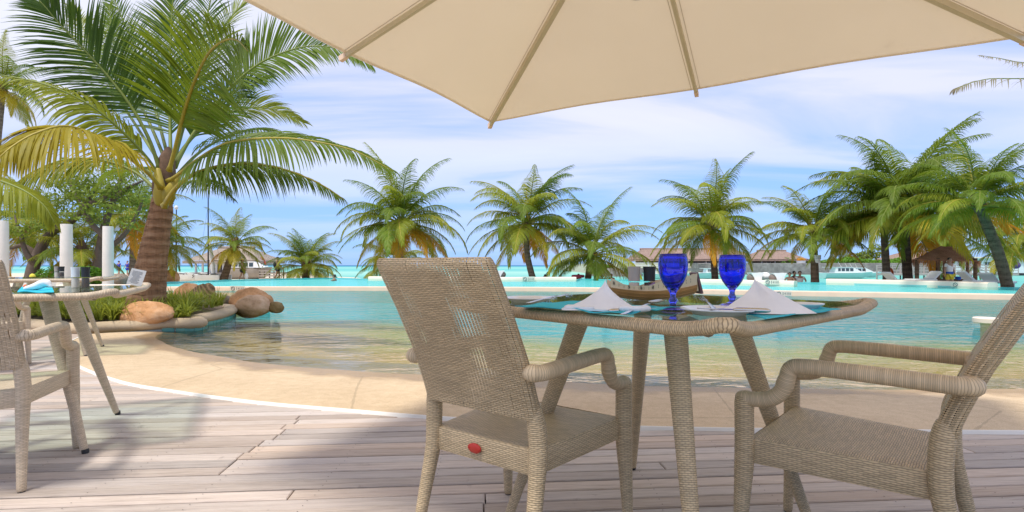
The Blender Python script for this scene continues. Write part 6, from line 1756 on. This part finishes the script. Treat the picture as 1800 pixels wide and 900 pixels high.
def gable_house(label, px0, px1, p_ridge, p_eave, p_base, Y, roof, hip=.25, group=None, posts=5, wall=None, dep=9.0, name='thatched_house'):
    a, b = D(px0, p_base, Y), D(px1, p_ridge, Y); ze = D(0, p_eave, Y).z; x0, x1 = a.x, b.x; zb, zr = a.z, b.z
    t = thing(name, label, 'house', ((x0 + x1) / 2, Y, zb), 0, group); ov = .9; hp = (x1 - x0) * hip
    mb = MB(); e = [Vector((x0 - ov, Y - dep / 2 - ov, ze)), Vector((x1 + ov, Y - dep / 2 - ov, ze)), Vector((x1 + ov, Y + dep / 2 + ov, ze)), Vector((x0 - ov, Y + dep / 2 + ov, ze))]; r = [Vector((x0 + hp, Y, zr)), Vector((x1 - hp, Y, zr))]
    dn = Vector((0, 0, -.35))
    def slope(p, q, r1, r0, n=9):
        Pg = []
        for i in range(n + 1):
            f = i / n; l, rgt = p.lerp(r0, f), q.lerp(r1, f); row = []
            for k in range(15): w = l.lerp(rgt, k / 14); row.append(w + Vector((0, 0, .07 * noise.noise(w * .9) + (.05 if i % 3 == 0 else 0))))
            Pg.append(row)
        mb.grid(Pg)
    slope(e[0], e[1], r[1], r[0]); slope(e[2], e[3], r[0], r[1]); slope(e[1], e[2], r[1], r[1]); slope(e[3], e[0], r[0], r[0])
    for i in range(4): mb.quad(e[i], e[i] + dn, e[(i + 1) % 4] + dn, e[(i + 1) % 4])
    mb.quad(*[p + dn for p in e])
    rf = part('roof', mb, M[roof], t, R(30), world=True)
    mb = MB(); mb.tube([r[0] + Vector((-.2, 0, .05)), r[1] + Vector((.2, 0, .05))], .22, 8, 'round'); part('ridge_cap', mb, M[roof], rf, world=True)
    if wall:
        mb = MB(); wi = 1.2
        mb.box(((x0 + x1) / 2, Y + .4, (zb + ze) / 2), (x1 - x0 - 2 * wi, dep - 2.4, ze - zb)); wl = part('wall', mb, M[wall], t, False, world=True)
        n = max(2, int((x1 - x0) / 5))
        for k in range(n):
            xx = x0 + wi + (k + .5) * (x1 - x0 - 2 * wi) / n
            mb = MB(); mb.box((xx, Y + .4 - (dep - 2.4) / 2 - .02, zb + (ze - zb) * .52), (1.5, .06, (ze - zb) * .5)); w_ = part('window', mb, M['window'], wl, False, world=True)
            mb = MB()
            for dx in (-.8, 0, .8): mb.box((xx + dx, Y + .4 - (dep - 2.4) / 2 - .05, zb + (ze - zb) * .52), (.09, .06, (ze - zb) * .54))
            part('window_frame', mb, M['white'], w_, False, world=True)
    for k in range(posts):
        xx = x0 + .3 + k * (x1 - x0 - .6) / (posts - 1); mb = MB(); mb.tube([(xx, Y - dep / 2 + .1, zb - .3), (xx, Y - dep / 2 + .1, ze)], .14, 8); part('post', mb, M['white'], t, world=True)
    return t
gable_house('long building with a weathered thatch roof behind the goblets', 1118, 1300, 438, 456.5, 474, 122, 'thatch', .05, posts=8, wall='boat_grey', dep=14)
gable_house('thatch roofed veranda with white posts beside the hedge', 1320, 1392, 441, 456.5, 474, 116, 'thatch', .18, posts=4, wall='boat_grey', dep=9)
gable_house('thatch roofed house half hidden behind the black palm trunk', 1572, 1642, 441, 456, 476, 118, 'thatch', .3, posts=4, wall='coping', dep=9)
wh = thing('white_house', 'white building with small dark windows behind the leaning palm', 'house', D(1745, 478, 96))
mb = MB(); a, b = D(1690, 480, 96), D(1830, 454, 96); mb.box(((a.x + b.x) / 2, 99, (a.z + b.z) / 2), (b.x - a.x, 6, b.z - a.z)); wl = part('wall', mb, M['white'], wh, False, world=True)
mb = MB(); mb.box(((a.x + b.x) / 2, 99, b.z + .12), (b.x - a.x + .8, 7, .25)); part('roof_slab', mb, M['white_wall'], wh, False, world=True)
for px in (1733.5, 1739.5, 1752, 1760, 1786):
    p = D(px, 463, 95.96); mb = MB(); mb.box((p.x, 95.97, p.z), (.46, .06, .52)); w_ = part('window', mb, M['window'], wl, False, world=True)
    mb = MB(); mb.box((p.x, 95.95, p.z + .32), (.60, .08, .09)); mb.box((p.x, 95.95, p.z - .31), (.60, .08, .08)); part('window_frame', mb, M['white'], w_, False, world=True)
mb = MB(); q = D(1721.5, 464.5, 95.8); mb.tube([q + Vector((.24 * math.cos(2 * math.pi * k / 16), 0, .28 * math.sin(2 * math.pi * k / 16))) for k in range(16)], .07, 8, closed=True, up=(0, 1, 0)); single('life_ring', mb, M['coral_cloth'], 'coral life ring hanging on the white building', 'life ring', q, True)
mb = MB(); q = D(1553.5, 480, 30.5); mb.tube([q + Vector((.24 * math.cos(2 * math.pi * k / 18), .02, .30 * math.sin(2 * math.pi * k / 18))) for k in range(18)], .065, 8, closed=True, up=(0, 1, 0)); 
for v in mb.v: v.x += .28
single('life_ring', mb, M['orange'], 'orange life ring hung beside the pale grey palm trunk', 'life ring', q, True)
# jetty with railings beyond the hut
jt = thing('jetty', 'grey timber jetty with railings crossing behind the thatched hut', 'jetty', D(1660, 487, 62))
x0, x1 = D(1562, 480, 62).x, D(1790, 480, 62).x
mb = MB(); mb.box(((x0 + x1) / 2, 63, -.18), (x1 - x0, 2.2, .22)); part('jetty_deck', mb, M['boat_grey'], jt, False, world=True)
for k in range(17):
    xx = x0 + (x1 - x0) * k / 16
    for yy in (62.0, 64.0): mb = MB(); mb.tube([(xx, yy, -1.8 if k % 3 == 0 else -.2), (xx, yy, .95)], .045 if k % 3 else .08, 6); part('jetty_post', mb, M['boat_grey'], jt, world=True)
for z in (.92, .62, .30):
    for yy in (62.0, 64.0): mb = MB(); mb.box(((x0 + x1) / 2, yy, z), (x1 - x0, .05, .07)); part('rail', mb, M['boat_grey'], jt, False, world=True)
st = thing('boarding_stairs', 'grey metal boarding stairs on the jetty under the leaning palm', 'stairs', D(1735, 484, 58))
for k in range(7):
    mb = MB(); a = D(1716 + k * 6.5, 470 + k * 3.2, 58); mb.box((a.x, 58.3, a.z), (.42, .9, .05)); part('step', mb, M['boat_grey'], st, False, world=True)
for yy in (57.85, 58.75):
    mb = MB(); a, b = D(1712, 469, 58), D(1762, 492, 58); mb.tube([(a.x, yy, a.z), (b.x, yy, b.z)], .04, 6); mb.tube([(a.x, yy, a.z + .6), (b.x, yy, b.z + .6)], .03, 6); mb.tube([(a.x, yy, a.z - 1.4), (a.x, yy, a.z + .6)], .03, 6); part('stringer', mb, M['boat_grey'], st, world=True)
mb = MB(); q = D(1786, 466, 60); mb.blob(q, (.5, .3, .42), 3, .1, 12, 8); single('cover', mb, cloth('purple_cloth', (0.10, 0.035, 0.22)), 'purple cover on a post at the jetty end', 'cover', q, True)

# ------------------------------------------------------------------ thatched hut
YHUT = 27.5
hut = thing('thatched_hut', 'open thatched hut on brown posts behind the pool wall', 'hut', D(1655, 495, YHUT)); hut.location.z = -.48
ea = [D(1605, 458, 26.2), D(1722, 461, 26.2), D(1722, 460, 31.0), D(1605, 458, 31.0)]
ea[2] = D(1711, 460, 30.6); ea[3] = D(1609, 458, 30.6)
zr = D(0, 434, 28.5).z; rg = [Vector((D(1652, 440, 28.5).x, 28.5, zr)), Vector((D(1676, 440, 28.5).x, 28.5, zr))]
mb = MB()
def slope2(p, q, r1, r0):
    Pg = []
    for i in range(9):
        f = i / 8; l, rgt = p.lerp(r0, f), q.lerp(r1, f); Pg.append([l.lerp(rgt, k / 20) + Vector((0, 0, .05 * noise.noise(l.lerp(rgt, k / 20) * 3) + (.035 if i % 2 == 0 else 0))) for k in range(21)])
    mb.grid(Pg)
slope2(ea[0], ea[1], rg[1], rg[0]); slope2(ea[2], ea[3], rg[0], rg[1]); slope2(ea[1], ea[2], rg[1], rg[1]); slope2(ea[3], ea[0], rg[0], rg[0])
rf = part('roof', mb, M['thatch_red'], hut, R(60), world=True)
mb = MB(); rr = random.Random(8)
for i in range(4):                                                     # ragged straw hanging from the eaves
    a, b = ea[i], ea[(i + 1) % 4]
    for k in range(150):
        p = a.lerp(b, rr.random()) + Vector((rr.uniform(-.05, .05), rr.uniform(-.05, .05), .05)); L = rr.uniform(.10, .42); d = Vector((rr.uniform(-.25, .25), rr.uniform(-.25, .25), -1)) * L; w = Vector((.012, .006, 0))
        mb.quad(p - w, p + w, p + d + w * .2, p + d - w * .2)
part('eave_fringe', mb, M['thatch_red'], rf, False, world=True)
for x, y in ((1611, 26.5), (1648, 26.6), (1714, 26.5), (1612, 30.6), (1700, 30.6), (1660, 30.6)):
    p = D(x, 458, y); mb = MB(); mb.tube([(p.x, y, -.6), (p.x + .02, y, p.z + .12)], [.095, .085], 9); part('hut_post', mb, M['bark_brown'], hut, world=True)
mb = MB(); a, b = D(1640, 490, 27.2), D(1704, 495, 27.2); mb.box(((a.x + b.x) / 2, 27.6, a.z - .10), (b.x - a.x, .7, .16)); mb.box(((a.x + b.x) / 2, 27.75, a.z - .42), (b.x - a.x - .2, .5, .5)); part('counter', mb, M['bark_brown'], hut, False, world=True)
mb = MB(); q = D(1684, 490, 27.3); mb.lathe([(.11, -.06), (.15, .12), (.16, .12), (.14, .10), (0, .09)], 16, q); single('bucket', mb, M['royal_blue'], 'royal blue bucket on the hut counter beside the person in white', 'bucket', q, R(40))

# ------------------------------------------------------------------ white pods, loungers, in-pool stool
def pod(label, px0, px1, p0, p1, Y, side):
    """a round wicker day pod seen from the side, with a white fabric hood"""
    a, b = D(px0, p1, Y), D(px1, p0, Y); w, h = b.x - a.x, b.z - a.z; c = Vector(((a.x + b.x) / 2, Y, a.z)); t = thing('pod_lounger', label, 'lounger', c, 0, 'white pod loungers')
    mb = MB(); P = []
    for i in range(11):
        f = i / 10; ang_ = math.pi * (.02 + .50 * f)
        P.append([(side * (-w / 2 + w * .98 * (.5 - .5 * math.cos(math.pi * f)) * (1 if True else 0)), y * w * .55, h * (math.sin(math.pi * (.12 + .42 * f)) if True else 1) * (1 - .10 * y * y)) for y in (-1, -.6, -.2, .2, .6, 1)])
    # side panel shaped like a curved wedge: broad top, waisted foot
    mb = MB(); out = []
    for x, z in ((-.5, 1.0), (-.15, .97), (.2, .96), (.5, .99), (.40, .74), (.33, .48), (.30, .22), (.30, 0), (-.18, 0), (-.22, .25), (-.30, .52), (-.40, .78)): out.append((x * w * side, z * h))
    if side < 0: out = out[::-1]
    n = len(out)
    for yy, k in ((-.40, 1), (.40, 1)): mb.v += [Vector((x * k, yy * w * .9, z)) for x, z in out]
    mb.face(list(range(n))); mb.face([n + i for i in range(n)][::-1])
    for i in range(n): mb.face((i, n + i, n + (i + 1) % n, (i + 1) % n))
    part('hood', mb, M['fabric_white'], t, R(30))
    mb = MB(); mb.blob((side * -.36 * w, 0, h * .38), (w * .26, w * .34, h * .46), 3, .05, 14, 10); part('wicker_shell', mb, M['grey_wicker'], t, True)
    return t
pod('white hooded pod lounger on the wall right of the wicker chair back'.replace('right of', 'beyond'), 866, 887, 475.5, 487, 31.4, -1)
pod('white hooded pod lounger first from the blue goblet', 1316, 1340, 479, 493, 24.4, 1)
pod('white hooded pod lounger standing next to the bathers', 1355, 1379, 479.5, 494, 23.9, 1)
q = D(1345, 486, 24.6); mb = MB(); mb.blob(q, (.235, .3, .205), 5, .03, 18, 12); single('bean_seat', mb, M['fabric_white'], 'round white bean seat between the two hooded pods', 'seat', q, True)
def lounger(label, px, py, Y, w, rz, zb):
    p = D(px, py, Y); t = thing('sun_lounger', label, 'sun lounger', (p.x, p.y, zb), rz, 'white sun loungers by the hut')
    mb = MB(); fillet_box(mb, (0, 0, .26), (w, .62, .10), .03); part('mattress', mb, M['fabric_white'], t)
    mb = MB(); mb.box((w * .52, 0, .48), (w * .42, .60, .09), Matrix.Rotation(R(-46), 3, 'Y')); part('backrest', mb, M['fabric_white'], t)
    for x in (-.42, .42):
        for y in (-.25, .25): mb = MB(); mb.tube([(x * w, y, 0), (x * w, y, .22)], .03, 6); part('leg', mb, M['white'], t)
lounger('white sun lounger with raised back beside the black palm trunk', 1618, 492, 25.2, 1.15, R(0), -.04)
lounger('white sun lounger lying low at the foot of the pale grey palm', 1585, 493.5, 26.2, 1.2, R(180), -.10)
lounger('white sun lounger between the hut and the leaning palm', 1728, 497, 23.5, 1.3, R(170), -.06)
lounger('white sun lounger next to the leaning palm foot', 1756, 500, 22.2, 1.0, R(185), -.05)
c = D(1734, 563, 8.75); stool = thing('pool_stool', 'round cream stone stool standing in the deep end', 'stool', (c.x, c.y, -1.1))
mb = MB(); mb.lathe([(.165, -.05), (.182, -.035), (.182, .03), (.17, .043), (0, .047)], 32, (c.x, c.y, .01)); part('stool_top', mb, M['white_wall'], stool, R(40), world=True)
mb = MB(); mb.lathe([(.08, -1.12), (.08, -.05)], 20, (c.x, c.y, .01)); part('stool_column', mb, M['white_wall'], stool, R(40), world=True)

# ------------------------------------------------------------------ catamarans, dhoni, jetty pavilion on the beach
def catamaran(label, px0, px1, py, Y, mast_px, mast_top, lean=0):
    a, b = D(px0, py, Y), D(px1, py, Y); L = b.x - a.x; c = Vector(((a.x + b.x) / 2, Y, -.30)); t = thing('catamaran', label, 'catamaran', c, 0, 'beached catamarans')
    for s in (-.9, .9):
        mb = MB(); loft_hull(mb, L, .34, .46, bow=.4, rise=.5, flare=.6, stern=.7)
        for v in mb.v: v.y += s; v.x = -v.x
        mb.f = [f[::-1] for f in mb.f]
        hl = part('hull', mb, M['boat_white'], t, R(40))
        mb = MB(); mb.tube(spline([(-L * .30, s - .178, .28), (-L * .26, s - .180, .36), (-L * .30, s - .180, .44), (-L * .25, s - .178, .50)], 8), .022, 5); part('hull_mark', mb, M['ink'], hl)
    mb = MB(); mb.box((.1, 0, .55), (L * .42, 1.7, .03)); part('trampoline', mb, M['dark_cloth'], t)
    for x in (-.18, .22): mb = MB(); mb.tube([(x * L, -.95, .52), (x * L, .95, .52)], .04, 6); part('crossbeam', mb, M['boat_white'], t)
    m = D(mast_px, mast_top, Y); mx = m.x - c.x; mt = m.z - c.z
    mb = MB(); mb.tube([(mx, 0, .45), (mx + lean, 0, mt)], [.055, .04], 8); ms = part('mast', mb, M['black'], t)
    mb = MB(); mb.blob((mx + lean, 0, mt + .05), (.15, .15, .17), 1, .0, 12, 8); part('mast_float', mb, M['boat_white'], ms, True)
    mb = MB()
    for x in (-.42, .42): mb.tube([(x * L, 0, .5), (mx + lean * .8, 0, mt * .82)], .008, 4)
    part('stay', mb, M['black'], t)
    return t
catamaran('beached white catamaran whose mast stands nearer the big palm trunk', 302, 352, 492, 42.5, 310, 366)
catamaran('beached white catamaran with the taller mast beside the small palm', 342, 396, 493, 41.0, 366, 332)
mb = MB(); a, b = D(376, 488, 41.6), D(366, 414, 41.6); mb.tube(spline([a, a.lerp(b, .5) + Vector((.05, 0, 0)), b], 10), [.16, .17, .18, .17, .16, .15, .13, .11, .08, .05], 9, 'round'); single('furled_sail', mb, M['fabric_white'], 'furled white sail standing against the taller catamaran mast', 'sail', a, True)
dh = thing('wooden_boat', 'weathered grey wooden boat hauled up behind the woman in the hat', 'boat', (D(440, 488, 47).x, 47, -.32))
mb = MB(); L = D(474, 0, 47).x - D(402, 0, 47).x; loft_hull(mb, L, 1.5, .95, bow=.35, rise=.15, flare=.55); part('hull', mb, M['boat_grey'], dh, R(40))
mb = MB(); 
for s in (-1, 1): mb.box((-.2, s * .70, .98), (L * .8, .07, .07))
part('gunwale', mb, M['bark_dark'], dh)
mb = MB()
for k in range(5): mb.box((-L * .3 + k * L * .14, 0, .9), (.16, 1.3, .05))
part('thwart', mb, M['boat_grey'], dh)
cr = thing('slatted_crate', 'low grey slatted crate behind the man with the backpack', 'crate', (D(478, 490, 46).x, 46, -.35))
for k in range(4): mb = MB(); mb.box((0, -.5, .12 + k * .22), (D(494, 0, 46).x - D(458, 0, 46).x, .05, .11)); part('slat', mb, M['boat_grey'], cr, False)
for x, y in ((-.85, -.44), (0, -.44), (.85, -.44), (-.85, .4), (0, .4), (.85, .4)): mb = MB(); mb.box((x, y, .42), (.08, .06, .86)); part('upright', mb, M['bark_dark'], cr, False)
pav = gable_house('grey thatched jetty pavilion with white posts over the lagoon', 366, 466, 436, 459, 481, 74, 'thatch_grey', .22, posts=9, wall=None, dep=7, name='jetty_pavilion')
mb = MB(); a, b = D(340, 481, 74), D(486, 478, 74); mb.box(((a.x + b.x) / 2, 73.5, a.z), (b.x - a.x, 8, .35)); part('jetty_deck', mb, M['boat_grey'], pav, False, world=True)
for k in range(10):
    mb = MB(); xx = a.x + (b.x - a.x) * k / 9; mb.tube([(xx, 69.8, -1.6), (xx, 69.8, a.z)], .12, 7); part('pile', mb, M['boat_grey'], pav, world=True)
for k, px in enumerate((386, 395, 411, 430, 446, 455)):
    q = D(px, 474, 71); mb = MB(); mb.box((q.x, 71, q.z), (.62, .5, 1.0)); mb.box((q.x, 71.3, q.z + .5), (.62, .1, .7)); single('deck_chair', mb, M['grey_wicker'], ['brown chair under the pavilion by the tall mast', 'brown chair under the pavilion by the small palm', 'brown chair under the pavilion past the small palm trunk', 'brown chair under the pavilion behind the yellow hat', 'brown chair under the pavilion past the woman', 'brown chair at the open end of the pavilion'][k], 'chair', q, False, 'chairs in the jetty pavilion')
for k, px in enumerate((453, 464)):
    q = D(px, 458, 72); mb = MB(); mb.tube(spline([q + Vector((-.25, 0, .4)), q + Vector((0, 0, .1)), q + Vector((.2, 0, -.45))], 8), [(.06, .3)] * 8, 8, 'round'); single('life_vest', mb, M['red'], ['red life vest hanging on the pavilion post', 'red life vest hanging at the pavilion corner'][k], 'life vest', q, True, 'red life vests')
# white launch at the pavilion, boat on the sand behind the tables
launch('white canopied boat tied up under the jetty pavilion', 404, 476, 484, 460, 64, group='boats by the beach', cab=(.08, .95))
ps = thing('beached_boat', 'grey and white speedboat on the sand behind the slotted chair', 'boat', (D(68, 488, 19).x, 19, -.02))
mb = MB(); L = D(98, 0, 19).x - D(38, 0, 19).x; loft_hull(mb, L, .7, .36, bow=.5, rise=.0); part('hull', mb, M['boat_white'], ps, R(40))
mb = MB(); P = [[(L * x, y * .28 * k, .36 + z) for y in (-1, -.4, .4, 1)] for x, z, k in ((-.3, .0, 1), (-.22, .14, .9), (.05, .16, .9), (.3, .02, .7))]; mb.grid(P); part('windscreen', mb, M['window'], ps, True)
mb = MB(); mb.blob((-.22, 0, .50), (.10, .10, .14), 4, .1, 10, 8); part('seat_cushion', mb, M['lemon_cloth'], ps, True)
# faint far islands on the horizon
for k, (px0, px1, h, Y) in enumerate(((740, 812, 3.2, 2600), (355, 500, 4.0, 2600), (1240, 1290, 1.5, 2600))):
    mb = MB(); a, b = D(px0, 467, Y), D(px1, 467, Y); P = []
    for i in range(25):
        x = a.x + (b.x - a.x) * i / 24; hh = h * 2.8 * max(.05, math.sin(math.pi * i / 24) ** .6) * (1 + .5 * noise.noise(Vector((i * .7, k, 0)))); P.append([(x, Y - 20, -3), (x, Y - 4, hh * .8), (x, Y + 4, hh), (x, Y + 40, -3)])
    mb.grid(P); o = setting('far_island', mb, m_plain('far_scrub' , (0.05, 0.10, 0.08), 0.9), smooth=True)
